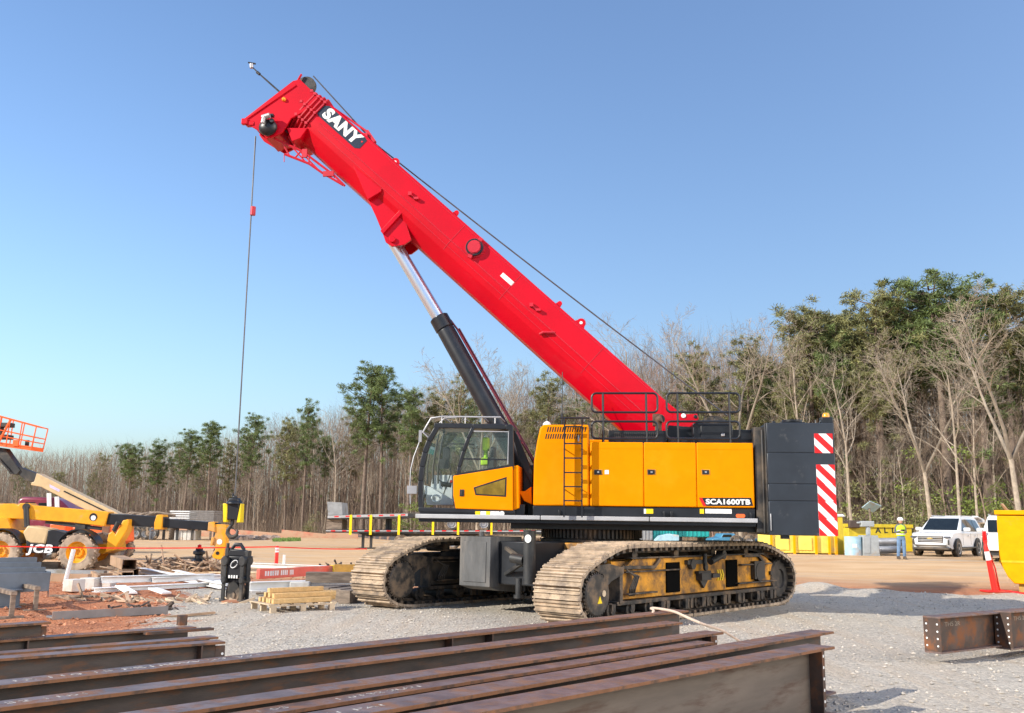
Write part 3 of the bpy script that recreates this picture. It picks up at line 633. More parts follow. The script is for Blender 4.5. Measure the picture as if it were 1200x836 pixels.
m.prism(UPS(Z2([(752, 395), (790, 390), (796, 690), (756, 705)]), VN), -VN+.03, -VF, 'xz', 0)
m.prism(UPS(Z2([(790, 570), (835, 572), (880, 540), (885, 665), (830, 640)]), 1.2), -1.2, -.9, 'xz', 0)
part(m, 'cab_rear_panel', yel, cab, bevel=.015)
m = MB(MU); m.prism(UPS(Z2([(336, 468), (345, 462), (752, 398), (756, 706), (750, 708), (352, 694), (336, 600)]), VN), -VN-.025, -VN+.03, 'xz', 0)
dr = part(m, 'cab_door', [yel], cab, bevel=.02, seg=3)
m = MB(MU); wp = Z2([(478, 546), (710, 472), (706, 612), (492, 600)]); wi = Z2([(492, 552), (700, 487), (696, 602), (500, 591)])
m.prism(UPS(wp, VN), -VN-.030, -VN-.022, 'xz', 0); part(m, 'window_seal', blk, dr, bevel=.003)
m = MB(MU); m.prism(UPS(wi, VN), -VN-.0335, -VN-.0305, 'xz', 0); part(m, 'lower_window', [mk('amber_tinted_glass', (.20, .13, .015), .08, var=.35, ns=4, coat=.4)], dr)
m = MB(MU); (a, z1), (b, z0) = UP(*Z2([(383, 560)])[0], VN), UP(*Z2([(412, 608)])[0], VN); m.box(a, b, -VN-.035, -VN-.024, z0, z1, 0); m.box(a+.02, b-.03, -VN-.05, -VN-.034, z0+.02, z1-.02, 0); part(m, 'door_handle', drk, dr)
m = MB(MU); bar(m, Z2([(352, 460), (440, 442), (560, 424), (752, 390)]), VN+.02, VN-.04, .045); bar(m, Z2([(402, 345), (712, 352)]), VN+.005, VN-.02, .03)
bar(m, Z2([(478, 152), (722, 156), (716, 380)]), VN+.004, VN-.02, .022, 1)
part(m, 'door_window_frame', [blk, alu], dr)
m = MB(MU); m.prism(UPS(Z2([(475, 150), (725, 155), (722, 388), (560, 418), (385, 445), (412, 300)]), VN-.04), -VN+.040, -VN+.046, 'xz'); part(m, 'door_window', glz, dr)
m = MB(MU)
A2 = Z2([(118, 680), (112, 600), (114, 500), (124, 400), (144, 300), (172, 220), (226, 130)]); q = UPS(A2, VN-.05)
m.add([(u-.03, -VN+.06, z) for u, z in q] + [(u-.03, -VF-.05, z) for u, z in q], [(i, i+1, i+1+len(q), i+len(q)) for i in range(len(q)-1)]); part(m, 'windscreen', glz, cab, recalc=False)
m = MB(MU); m.prism(UPS(Z2([(225, 135), (462, 135), (400, 260), (345, 460), (335, 660), (130, 660), (122, 500), (150, 300)]), VN-.05), -VN+.050, -VN+.055, 'xz'); part(m, 'front_side_window', glz, cab)
m = MB(MU); m.prism(UPS(Z2([(225, 135), (735, 135), (735, 420), (130, 440), (150, 300)]), VF+.04), -VF-.04, -VF-.035, 'xz'); part(m, 'far_side_window', glz, cab)
m = MB(MU)                                                                                       # seat, console, monitor, levers
uz = lambda x, y, v: UP(*Z2([(x, y)])[0], v)
a, z = uz(470, 520, 1.0); m.box(a-.05, a+.42, -1.22, -.72, 2.22, 2.38, 0); m.box(a+.32, a+.47, -1.2, -.74, 2.35, 3.05, 0); m.box(a+.36, a+.46, -1.1, -.84, 3.05, 3.27, 0); m.box(a+.0, a+.3, -1.3, -1.24, 2.48, 2.54, 0); m.box(a+.08, a+.35, -1.15, -.8, 1.95, 2.22, 0)
part(m, 'operator_seat', seatm, cab, bevel=.03)
m = MB(MU); q = UPS(Z2([(190, 460), (325, 458), (330, 560), (330, 640), (180, 650), (175, 560)]), .75); m.prism(q, -.75, -.50, 'xz', 0)
m.prism(UPS(Z2([(130, 530), (180, 545), (335, 640), (335, 668), (150, 668)]), 1.1), -1.1, -.8, 'xz', 0); m.tube([(uz(215, 625, 1.2)[0]+.09*math.cos(t), -1.2, uz(215, 625, 1.2)[1]+.07*math.sin(t)) for t in np.linspace(0, 6.0, 14)], .022, 8)
part(m, 'console', inter, cab, bevel=.015)
m = MB(MU); (a, z1), (b, z0) = uz(240, 345, 1.1), uz(304, 415, 1.1); m.box(a, b, -1.12, -1.06, z0, z1, 0); (a, z1), (b, z0) = uz(252, 265, 1.1), uz(308, 345, 1.1); m.box(a+.03, b, -1.1, -1.02, z0, z1, 0)
for p in (((240, 340), (235, 420), (255, 460)), ((300, 330), (320, 440), (262, 610)), ((225, 485), (250, 505), (262, 545)), ((330, 240), (300, 260), (280, 280)), ((300, 240), (480, 245), (480, 300))):
    m.tube([(uz(x, y, 1.0)[0], -1.0, uz(x, y, 1.0)[1]) for x, y in p], .014, 6)
for x in (205, 165, 240): q = [uz(x+d*.55, y, .85) for d, y in ((60, 150), (20, 260), (-20, 400), (-20, 520))]; m.tube([(a, -.85, z) for a, z in q], .02, 6)
m.tube([(uz(250, 520, 1.15)[0], -1.15, uz(250, 520, 1.15)[1]), (uz(320, 520, 1.15)[0], -1.1, uz(320, 530, 1.15)[1])], .05, 8)
part(m, 'monitor', drk, cab)
m = MB(MU); m.sphere((uz(322, 505, 1.1)[0], -1.12, uz(322, 505, 1.1)[1]), .035); part(m, 'red_knob', wred, cab)
m = MB(MU); a, z = uz(560, 235, 1.0); m.box(a-.06, a+.07, -1.04, -.8, z-.16, z+.12); m.box(a-.09, a+.10, -1.02, -.86, z-.46, z-.30); m.box(a-.04, a+.04, -.95, -.85, z-.31, z-.15); vest = part(m, 'green_reflection', hivis, cab, bevel=.03)  # green blocks standing in for a reflection in the cab glass
m = MB(MU)
for v in (VN-.05, VF+.1):
    p = UPS(Z2([(160, 195), (122, 160), (180, 62), (255, 50), (668, 55)]), v); m.tube([(u, -v, z) for u, z in p], .018, 8)
    for x in (255, 420, 628): u, z = UP(*Z2([(x, 53)])[0], v); m.tube([(u, -v, z), (u, -v, z-.13)], .014, 6)
    for x in (270,): p = UPS(Z2([(240, 95), (275, 60), (360, 58)]), v); m.tube([(u, -v, z) for u, z in p], .012, 6)
for x in (125, 255, 400, 540, 660): u, z = UP(*Z2([(x, 52 if x > 200 else 158)])[0], VN-.05); m.tube([(u, -VN+.05, z), (u, -VF-.1, z)], .014, 6)
part(m, 'roof_rail', alu, cab)
m = MB(MU); p = UPS(Z2([(150, 185), (104, 150), (98, 230), (60, 330), (38, 420), (32, 540), (36, 660)]), 1.3); m.tube([(u, -1.3, z) for u, z in p], .013, 8)
u, z = UP(*Z2([(48, 555)])[0], 1.3); m.box(u-.10, u+.10, -1.34, -1.28, z-.10, z+.06); u, z = UP(*Z2([(106, 180)])[0], 1.3); m.box(u-.03, u+.03, -1.33, -1.27, z-.14, z+.1); p = UPS(Z2([(36, 590), (100, 570)]), 1.3); m.tube([(u, -1.3, z) for u, z in p], .012, 6)
part(m, 'mirror', [alu], cab)
m = MB(MU)
for x0, x1, mi in ((490, 522, 1), (526, 564, 0), (565, 592, 1), (595, 658, 0)):
    (a, z1), (b, z0) = UP(*Z2([(x0, 712)])[0], VN), UP(*Z2([(x1, 746)])[0], VN); m.box(a, b, -VN-.012, -VN-.004, z0, z1, mi)
u, z = UP(*Z2([(676, 729)])[0], VN); m.lathe([(.001, 0), (.05, 0), (.05, .008), (.001, .008)], (u, -VN-.013, z), 'y', 16, 0)
part(m, 'safety_sticker', [sky_blue, ylw], cab)

# ---- boom
TH = R(42.3); BT = UP(801, 488, .52); ax = Vector((-math.cos(TH), math.sin(TH))); nrm = Vector((-math.sin(TH), -math.cos(TH)))   # along the boom; down from its top face
def BP(s, h): return (BT[0] + ax.x*s + nrm.x*h, BT[1] + ax.y*s + nrm.y*h)
def BS(px, py, v):                     # (distance along the boom, depth below its top face)
    q = Vector(UP(px, py, v)) - Vector(BT); return q.dot(ax), q.dot(nrm)
def B3(s, h, v): u, z = BP(s, h); return Vector((u, -v, z))
def section(k, dh=0., wk=1.):
    half = [(.53, 0.03), (.53, .46), (.515, .62), (.47, .76), (.36, .93), (.24, 1.05), (.12, 1.075)]
    half = [(v*wk, h) for v, h in half]
    pts = [(.50*wk, 0.)] + half + [(-v, h) for v, h in reversed(half)] + [(-.50*wk, 0.)]
    return [(v*k, dh + h*k) for v, h in pts]
s_end = BS(383, 118, .52)[0]
m = MB(MU); S0 = -.05; S1 = s_end - .06
rings = [[B3(s, h, v) for v, h in section(1)] for s in (S0, S0+.3, 3., 6., S1)]
m.loft(rings, 0)
boom = part(m, 'boom', [red], bevel=0, ang=14)
m = MB(MU)                                                                                       # collars where the inner sections come out
for i in range(5):
    s = S1 + .02 + i*.12; k = 1.05 - i*.035
    m.loft([[B3(q, h, v) for v, h in section(k+.02, -.05+.02*i)] for q in (s, s+.03)], 0); m.loft([[B3(q, h, v) for v, h in section(k-.15, .03+.02*i)] for q in (s+.03, s+.12)], 0)
    for v, h in ((.53*k, .06), (.50*k, .70), (.53*k, .40)): c = B3(s+.02, h, v); m.cbox(c, (.06, .06, .06))
part(m, 'boom_collar', [redd], boom, ang=14)
sh = S1 + .75
# boom head: two cheek plates, cross members, sheaves
hp = [BS(x, y, .45) for x, y in ((379, 120), (352, 94), (344, 96), (287, 140), (293, 148), (318, 163), (332, 156), (342, 140))]
m = MB(MU)
for v0, v1 in ((.50, .44), (-.44, -.50)): m.prism([BP(s, h) for s, h in hp], -v0, -v1, 'xz', 0)
sa, ha = BS(345, 97, .45); sb, hb = BS(289, 140, .45)
m.loft([[B3(sa, ha, v), B3(sa-.06, ha, v), B3(sb-.06, hb, v), B3(sb, hb, v)] for v in (.44, -.44)], 0)
c0, c1 = B3(sa-.1, ha+.02, .5), B3(sb-.03, hb-.03, .5); m.beam(c0, c1, .05, .06)
s, h = BS(287, 143, .5); m.cbox(B3(s, h, .5), (.14, .1, .14)); m.cbox(B3(s-.12, h-.05, .45), (.2, .14, .1))
s, h = BS(350, 92, .2); m.beam(B3(s-.05, h+.15, .2), B3(s+.02, h-.12, .2), .05, .04); m.beam(B3(s-.05, h+.15, -.2), B3(s+.02, h-.12, -.2), .05, .04)
s, h = BS(372, 158, .3); q = [BS(*p, .5) for p in ((336, 150), (360, 150), (352, 162), (342, 166))]; m.prism([BP(*p) for p in q], -.5, .5, 'xz', 0)
q = [BS(*p, .3) for p in ((307, 155), (330, 148), (330, 160), (314, 165))]; m.prism([BP(*p) for p in q], -.4, .4, 'xz', 0)
head = part(m, 'boom_head', [red], boom, bevel=.012)
for v in (.25, .08, -.09, -.26):
    s, h = BS(313, 152, .25); m = MB(MU); u, z = BP(s-.02, h-.1); m.lathe([(.06, -.05), (.2, -.05), (.23, -.04), (.19, 0), (.23, .04), (.2, .05), (.06, .05)], (u, -v, z), 'y', 26); part(m, 'sheave', drk, head)
m = MB(MU); u, z = BP(*BS(359, 99, .1)); m.lathe([(.10, -.04), (.22, -.04), (.24, -.035), (.21, 0), (.24, .035), (.22, .04), (.10, .04)], (u, -.1, z-.06), 'y', 26, 0); m.lathe([(.001, -.03), (.1, -.03), (.1, .03), (.001, .03)], (u, -.1, z-.06), 'y', 18, 1); part(m, 'top_sheave', [drk, alu], head)
m = MB(MU); s, h = BS(314, 147, .56)                                                              # anemometer drum and lamp block on the near cheek
c = B3(s, h, .6); m.sphere(c + Vector((0, .05, -.05)), .22, 16, 10, 0, (1, .55, .9)); m.cyl(c + Vector((-.08, -.12, .12)), c + Vector((.1, -.14, .16)), .06, n=12, mi=1); m.cyl(c + Vector((-.06, -.14, -.02)), c + Vector((-.03, -.14, .14)), .045, n=12, mi=1); m.box(c.x-.06, c.x+.16, c.y-.1, c.y, c.z+.16, c.z+.22, 0)
m.cyl(c+Vector((.14, -.05, .05)), c+Vector((.14, -.12, .05)), .05, n=12, mi=0)
part(m, 'lamp_block', [blk, alu], head)
m = MB(MU); s, h = BS(333, 117, .5); c = B3(s, h, .52); m.sphere(c, .05, 10, 8); part(m, 'warning_lamp', amber, head)
m = MB(MU); p = [UP(x, y, .3) for x, y in ((330, 110), (312, 94), (303, 86), (295, 78))]; m.tube([(u, -.3, z) for u, z in p], [.022, .02, .016, .014], 8, 0)
u, z = p[3]; m.cyl((u, -.3, z-.04), (u-.01, -.3, z+.06), .045, n=12, mi=1); m.tube([(u-.09, -.3, z+.10), (u+.09, -.3, z+.06)], .02, 6, 0); u, z = p[2]; m.cyl((u-.04, -.3, z+.03), (u+.03, -.3, z-.03), .035, n=12, mi=0)
part(m, 'anemometer_mast', [drk, alu], head)
# lettering plate
q = [BS(x, y, .53) for x, y in ((370, 133), (381, 129), (425, 162), (429.5, 168), (416, 175), (412, 173))]
m = MB(MU); sC = (q[0][0]+q[3][0])/2; hC = .22
hw = abs(q[0][0]-q[3][0])/2-.03
m.loft([[B3(sC+a, hC+b, v) for a, b in ((-hw, -.14), (-hw+.08, -.17), (hw-.1, -.17), (hw, -.10), (hw, .14), (hw-.06, .17), (-hw+.1, .17), (-hw, .10))] for v in (.531, .537)], 0)
tm = Matrix.Identity(4); xd = Vector((math.cos(TH), 0, -math.sin(TH))); yd = Vector((math.sin(TH), 0, math.cos(TH))); zd = xd.cross(yd)
for i in range(3): tm[i][0], tm[i][1], tm[i][2] = xd[i], yd[i], zd[i]
c = B3(sC+.03, hC-.005, .538); tm.translation = c
text_mb(m, 'SANY', tm, .36, .003, bold=.020, shear=.08, mi=1, sx=1.1)
c = B3(sC-hw+.07, hC-.05, .5375); m.lathe([(.001, -.005), (.02, -.005), (.02, 0), (.001, 0)], c, 'y', 10, 2)
part(m, 'brand_plate', [mk('navy_plate', (.014, .024, .045), .4, var=.1), sky_blue, wred], boom, ang=None)
# lugs, pins and brackets along the boom
def lug(px, py, v, r, name='lifting_lug', hole=True):
    s, h = BS(px, py, v); m = MB(MU); pts = [BP(s+r*1.6, .05), BP(s+r, h+.0)] + [BP(s + r*math.cos(t), h - r*math.sin(t)) for t in np.linspace(.3, PI-.3, 7)] + [BP(s-r, h), BP(s-r*1.6, .05)]
    m.prism(pts, -v, -v+.05, 'xz', 0)
    if hole: u, z = BP(s, h); m.lathe([(.001, 0), (r*.35, 0), (r*.35, .012), (.001, .012)], (u, -v-.008, z), 'y', 12, 1)
    part(m, name, [red, sky_blue], boom, bevel=.006)
lug(463, 190, .48, .10); lug(681, 378.5, .48, .10); lug(535, 249, .40, .05, hole=False); lug(656, 355.5, .40, .05, hole=False); lug(486, 213, .40, .03, hole=False)
s, h = BS(556.5, 291, .53); m = MB(MU); u, z = BP(s, h)
m.lathe([(.001, -.08), (.15, -.08), (.15, 0), (.22, 0), (.22, .03), (.001, .03)], (u, -.56, z), 'y', 28, 0); m.lathe([(.17, -.07), (.19, -.07), (.19, -.0), (.17, -.0)], (u, -.56, z), 'y', 28, 1); m.lathe([(.001, -.10), (.13, -.10), (.13, -.05), (.001, -.05)], (u, -.56, z), 'y', 28, 0)
for a in (.9, -2.0): m.cbox((u+.2*math.cos(a), -.6, z+.2*math.sin(a)), (.12, .06, .09), Matrix.Rotation(-a, 3, 'Y'), 0)
part(m, 'sheave_cover', [redd, blk], boom)
for px, py, nm in ((481, 228, 'hose_clip'), (623, 358, 'hose_clip'), (641, 392, 'hose_clip')):
    s, h = BS(px, py, .53); c = B3(s, h, .54); m = MB(MU)
    if py == 392: m.tube([B3(s+.12, h+.1, .52), B3(s+.08, h+.02, .57), B3(s-.04, h-.08, .57), B3(s-.09, h-.13, .52)], .03, 8)
    else: m.cbox(c + Vector((0, -.02, 0)), (.08, .10, .08)); m.tube([c, c + xd*.22 + Vector((0, -.03, 0))], .018, 6); m.cbox(c + xd*.2 + Vector((0, -.04, .02)), (.10, .08, .05))
    part(m, nm, redd, boom)
s, h = BS(594.5, 327.5, .53); m = MB(MU); m.loft([[B3(s+a, h+b, v) for a, b in ((-.17, -.05), (.17, -.05), (.17, .05), (-.17, .05))] for v in (.531, .535)]); part(m, 'white_notice', sky_blue, boom)
m = MB(MU); m.tube([B3(0.6, .50, .532), B3(S1-.2, .50, .532)], .010, 6); part(m, 'side_weld', redd, boom)
for h_ in (.06, .64):
    m = MB(MU); v_ = .531 if h_ < .5 else .513; m.tube([B3(.9, h_, v_), B3(S1-.3, h_, v_)], .006, 5); part(m, 'edge_weld', redd, boom)
for s_ in (2.2, 4.6, 6.3):
    m = MB(MU); m.loft([[B3(s_+q, h, v) for v, h in ((.531, .04), (.536, .04), (.536, .46), (.521, .62), (.476, .76), (.470, .76), (.515, .62), (.531, .46))] for q in (-.006, .006)]); part(m, 'section_seam', redd, boom)
m = MB(MU)                                                                                       # hoop bar on top, near the lettering
p = [BS(x, y, .35) for x, y in ((378, 118), (404, 136), (431, 155), (440, 168))]; m.tube([B3(s, h, .35) for s, h in p], .025, 8, 0); m.tube([B3(s, h-.0, -.2) for s, h in p], .025, 8, 0)
m.beam(B3(*p[2], .4), B3(*p[3], .4), .10, .07, mi=0); m.tube([B3(*p[2], .35), B3(*p[2], -.2)], .025, 8, 0); s, h = BS(427, 160, .45); m.cbox(B3(s, h, .45), (.16, .1, .12), None, 0)
part(m, 'rope_guide', [redd], boom)
# lattice bracket under the tip
m = MB(MU)
P_ = lambda x, y, v: B3(*BS(x, y, v), v)
for v in (.35, -.15):
    m.tube([P_(322, 163, v), P_(355, 178, v), P_(392, 206, v), P_(404, 218, v)], .03, 6); m.tube([P_(334, 181, v), P_(362, 192, v), P_(378, 203, v), P_(402, 217, v)], .03, 6)
    for a, b in (((330, 166), (340, 184)), ((342, 172), (358, 190)), ((352, 178), (374, 200)), ((345, 186), (352, 178)), ((362, 182), (362, 192)), ((338, 160), (346, 172))): m.tube([P_(*a, v), P_(*b, v)], .02, 6)
for x, y in ((322, 163), (334, 181), (355, 178), (374, 200), (392, 208)): m.tube([P_(x, y, .35), P_(x, y, -.15)], .02, 6)
m.tube([P_(333, 181, .35), P_(333, 190, .35)], .01, 6); m.cbox(P_(357, 180, .36), (.12, .05, .2)); m.cbox(P_(385, 204, .36), (.25, .06, .12))
part(m, 'jib_lattice', [redd], boom)
# cylinder bracket and fairing plates under the boom
m = MB(MU)
pl = [(414, 195), (430.5, 231), (447, 222), (478.5, 238), (482, 243), (470, 258), (466, 268), (482, 283), (476, 286), (461, 288), (452, 286), (448, 272), (440, 253), (432, 237)]
for v0, v1 in ((.40, .34), (-.34, -.40)):
    m.prism(UPS([(414, 196), (447, 222), (478, 239), (484, 245), (476, 262), (482, 281), (474, 287), (459, 289), (452, 284), (447, 270), (440, 253), (431, 234)], .40), -v0, -v1, 'xz', 0)
m.prism(UPS([(434, 238), (452, 229), (478, 240), (466, 268), (450, 275), (447, 270)], .34), -.339, .339, 'xz', 0)
m.prism(UPS([(447, 222), (478.5, 238), (480, 241), (449, 275), (446, 271), (474, 241)], .44), -.47, -.401, 'xz', 0)
m.prism(UPS([(414, 195), (447, 221), (446, 225), (431, 234)], .53), -.534, -.40, 'xz', 0)
u, z = UP(460, 281, .42); m.cyl((u, -.46, z), (u, .46, z), .07, n=18)
part(m, 'cylinder_bracket', [red], boom, bevel=.008)
m = MB(MU); (a, z1) = UP(790, 500, .6); m.prism(UPS([(769, 461), (800, 486), (817, 485), (819, 491), (814, 497), (803, 505), (770, 512)], .58), -.58, .58, 'xz', 0); u, z = UP(801, 487.5, .58); m.lathe([(.001, 0), (.05, 0), (.05, .02), (.001, .02)], (u, -.6, z), 'y', 14, 1)
u, z = UP(815, 488.5, .58); m.lathe([(.001, 0), (.04, 0), (.04, .02), (.001, .02)], (u, -.6, z), 'y', 14, 2); part(m, 'boom_foot', [red, sky_blue, blk], boom, bevel=.01)
# ---- lift cylinder
t0, t1, t2 = UP(461, 283, 0), UP(514, 372, 0), UP(618, 560, 0)
m = MB(MU); m.cyl((t0[0], 0, t0[1]), (t1[0]+.1, 0, t1[1]-.17), .145, n=32); part(m, 'cylinder_rod', chrome)
m = MB(MU); d = Vector((t2[0]-t1[0], 0, t2[1]-t1[1])).normalized(); a = Vector((t1[0], 0, t1[1])); e = Vector((t2[0], 0, t2[1]))
m.tube([a, a+d*.02, a+d*.3, a+d*.32, a+d*.36, e], [.19, .215, .215, .19, .20, .20], 32, 0)
for q in (.26, .30): m.tube([a + d*.3 + Vector((q, .1, .02)), e + Vector((q, .1, .1))], .022, 8, 1)
m.tube([a + d*.1 + Vector((.22, -.02, .02)), a + d*.3 + Vector((.27, -.02, .0)), e + Vector((.27, -.02, .1))], .022, 8, 1)
part(m, 'lift_cylinder', [blk, mk('hose_red_reflection', (.16, .01, .02), .45)])  # dark hoses with a red reflection painted into their colour
m = MB(MU)
for v in (.45, -.45): m.prism([(e.x-.5, 1.8), (e.x-.25, e.z+.2), (e.x+.2, e.z+.25), (e.x+1.6, 1.8)], -v-.05, -v+.05, 'xz', 0)
m.prism([(1.2, 1.8), (1.6, BT[1]-.2), (2.3, BT[1]+.05), (2.6, BT[1]-.3), (2.9, 1.8)], .55, .64, 'xz', 0); m.prism([(1.2, 1.8), (1.6, BT[1]-.2), (2.3, BT[1]-.25), (2.6, BT[1]-.5), (2.9, 1.8)], -.64, -.57, 'xz', 0)
part(m, 'turntable_frame', [blk], bevel=.01)
# ---- ropes
m = MB(MU); a = P_(440, 169, .0); b = Vector((UP(852, 487, .1)[0], -.1, UP(852, 487, .1)[1])); pts = []
for i in range(13): t = i/12; p = a.lerp(b, t); p.z -= .04*math.sin(PI*t); pts.append(p)
m.tube([P_(362, 97, .1) + Vector((.1, 0, .16))] + pts, .017, 6); part(m, 'hoist_rope', rope_m)
top = Vector(UP(299.5, 160, .15)); bot = UP(275.5, 580, .15)
HK = MU @ Vector((bot[0], -.15, bot[1])); HT = MU @ Vector((top.x, -.15, top.y))
m = MB(); m.tube([HT, HK], .016, 6); part(m, 'hoist_line', rope_m)
u, z = UP(295, 247.5, .15); c = Vector((HK.x, HK.y, z)); m = MB(); m.cyl(c - Vector((0, 0, .10)), c + Vector((0, 0, .10)), .06, n=14); part(m, 'rope_weight', redd)
print('HOOK', HK[:], HT[:])
# ---- hook block hanging from the rope
hb = thing('hook_block', 'black and yellow hook block hanging from the crane rope with an open steel hook', 'hook block', (HK.x, HK.y, HK.z-.80))
MHK = TR(HK.x, HK.y, HK.z-.80, R(-8)) @ Matrix.Scale(.78, 4)
m = MB(MHK); m.prism([(-.18, .33), (-.19, .75), (-.13, .93), (.13, .93), (.19, .75), (.18, .33)], -.11, .11, 'xz', 0); m.cyl((-.05, 0, .93), (-.05, 0, 1.06), .035, n=10); m.box(-.06, .06, -.05, .05, .9, 1.0)
m.lathe([(.05, .9), (.2, .84), (.24, .76), (.05, .76)], n=20)
m.build('block_housing', blk, hb, bevel=.02)
for sx in (-1, 1): m = MB(MHK); m.prism([(sx*.2-.05, .26), (sx*.2-.03+.06*sx, .78), (sx*.2+.05+.0*sx, .78), (sx*.2+.06, .26)], -.13, .10, 'xz'); m.build('yellow_cheek', ylw, hb, bevel=.015)
m = MB(MHK); m.cyl((-.03, 0, .36), (-.03, 0, .2), .05, n=14); hk = [(-.03, .22), (-.08, .15), (-.14, .06), (-.15, -.04), (-.08, -.13), (.03, -.14), (.12, -.08), (.14, .02), (.12, .07)]
m.tube([(x, 0, z) for x, z in hk], [.04, .045, .055, .06, .065, .06, .05, .035, .015], 12); m.tube([(-.06, .0, .14), (.06, 0, .06), (.1, 0, .02)], .012, 6); m.build('hook', drk, hb)
# ------------------------------------------------------------------ the woods behind the yard
def leaf_mesh(name, mat_, cents, rad, per, ln, wd, rg, parent, up=.25):
    V = []; k = len(cents)
    c = np.repeat(np.array(cents), per, 0); rr = np.repeat(np.array(rad), per)[:, None]
    d = rg.normal(size=(k*per, 3)); d[:, 2] += up; d /= np.linalg.norm(d, axis=1)[:, None]
    off = d*rr*rg.uniform(.25, 1.0, (k*per, 1)); off[:, 2] *= .8
    p = c + off; e = d + rg.normal(size=d.shape)*.5; e /= np.linalg.norm(e, axis=1)[:, None]
    s = np.cross(e, rg.normal(size=d.shape)); s /= np.linalg.norm(s, axis=1)[:, None]
    L = ln*rg.uniform(.6, 1.3, (k*per, 1)); Wd = wd*rg.uniform(.6, 1.3, (k*per, 1))
    a = p - e*L*.5 - s*Wd*.5; b = p - e*L*.5 + s*Wd*.5; t = p + e*L*.5
    V = np.stack([a, b, t], 1).reshape(-1, 3)
    me = bpy.data.meshes.new(name); me.from_pydata(V.tolist(), [], [(3*i, 3*i+1, 3*i+2) for i in range(k*per)]); me.materials.append(mat_)
    o = bpy.data.objects.new(name, me); COL.objects.link(o)
    if parent: o.parent = parent
    return o
def twigs(mb, rg, p, d, L, r, lev, maxlev, spread, tips=None):
    p = Vector(p); pts = [p.copy()]; rs = [r]; n = 3 if lev > 1 else 5
    dd = Vector(d)
    for i in range(n):
        dd = (dd + Vector(rg.normal(size=3))*(.045 if lev == 0 else .15) + Vector((0, 0, .07 if lev else .02))).normalized(); p = p + dd*L/n; pts.append(p.copy()); rs.append(max(.006, r*(1-.72*(i+1)/n)))
    mb.tube(pts, rs, 7 if lev == 0 else (5 if lev == 1 else 3))
    if tips is not None and lev == maxlev: tips.append(pts[-1])
    if lev >= maxlev: return
    k = {0: 10, 1: 5, 2: 4, 3: 3}[lev]
    for i in range(k):
        t = (.42 if lev == 0 else .2) + (.58 if lev == 0 else .8)*(i+rg.rand())/k; j = min(n-1, int(t*n)); q = pts[j].lerp(pts[j+1], t*n-j)
        a = rg.rand()*2*PI; o = Vector((math.cos(a), math.sin(a), 0)); ax_ = (pts[j+1]-pts[j]).normalized(); o = (o - ax_*o.dot(ax_)).normalized()
        nd = (ax_*math.cos(spread) + o*math.sin(spread)).normalized(); rj = rs[j]+(rs[j+1]-rs[j])*(t*n-j)
        twigs(mb, rg, q, nd, L*(.40 if lev == 0 else .55)*rg.uniform(.7, 1.2)*(1.15-.45*t), max(.007, rj*.55), lev+1, maxlev, spread*rg.uniform(.8, 1.25), tips)
def make_bare(seed, mat_, spread=.75, fork=False, maxlev=4, lean=.05):
    rg = np.random.RandomState(seed); t = thing('bare_tree', None, None); m = MB()
    m.tube([(0, 0, -.6), (0, 0, 0), (lean*.3, 0, .5)], [.22, .17, .14], 8)
    tr = m.build('trunk', mat_, t, ang=60, recalc=False); m = MB()
    if fork:
        m.tube([(0, 0, .3), (lean*2, 0, 2.5), (lean*5, .1, 5.0)], [.15, .13, .115], 8)
        for a in (0, 2.2, 4.1): twigs(m, rg, (lean*5, .1, 4.9), (math.cos(a)*.55, math.sin(a)*.55, 1), 8, .10, 0, maxlev, spread)
    else: twigs(m, rg, (lean*.2, 0, .3), (lean, 0, 1), 13.5, .14, 0, maxlev, spread)
    m.build('branches', mat_, t, ang=60, recalc=False); return t         # about 15 m tall
def make_pine(seed, nm, crown=.42, wide=2.6, olive=False, lower=0):
    rg = np.random.RandomState(seed); t = thing('pine_tree', None, None); H = 18.; m = MB()
    tx = rg.uniform(-.5, .5, 2); ctr = lambda z: Vector((tx[0]*(z/H)**2, tx[1]*math.sin(z/H*2), z))
    m.tube([ctr(z)-Vector((0, 0, .6 if z == 0 else 0)) for z in np.linspace(0, H-.6, 9)], [.25*(1-.8*i/8) for i in range(9)], 8)
    cents = []; rad = []
    nl = 44
    for i in range(nl):
        f = (i+rg.rand())/nl; z = H*(1-crown) + H*crown*f*.97; a = i*2.4 + rg.rand(); reach = wide*1.12*(.30+.70*math.sin(PI*(.10+.82*f)))*(.40+.75*rg.rand())
        p = ctr(z); e = p + Vector((math.cos(a)*reach, math.sin(a)*reach, reach*(.25+.3*f) + .2)); mid = p.lerp(e, .5) + Vector((0, 0, -.12*reach))
        m.tube([p, mid, e], [.05, .035, .015], 4)
        k = 2 + int(reach*1.3)
        for q in range(k):
            u = .45 + .6*q/max(1, k-1); c = p.lerp(e, u) + Vector(rg.normal(size=3))*.32; cents.append(c[:]); rad.append(rg.uniform(.30, .68))
    for i in range(lower):
        z = H*rg.uniform(.25, 1-crown); a = rg.rand()*6.3; p = ctr(z); r_ = rg.uniform(.5, 1.3); e = p + Vector((math.cos(a)*r_, math.sin(a)*r_, .1)); m.tube([p, e], [.035, .01], 3)
        if rg.rand() < .4: cents.append(e[:]); rad.append(.5)
    for q in range(7): cents.append((ctr(H-.5-.35*q) + Vector(rg.normal(size=3))*.3)[:]); rad.append(.6)
    m.build('trunk', pinebark, t, ang=60, recalc=False)
    leaf_mesh('crown', needlew if olive else needle, cents, rad, 88, .30, .062, rg, t); return t
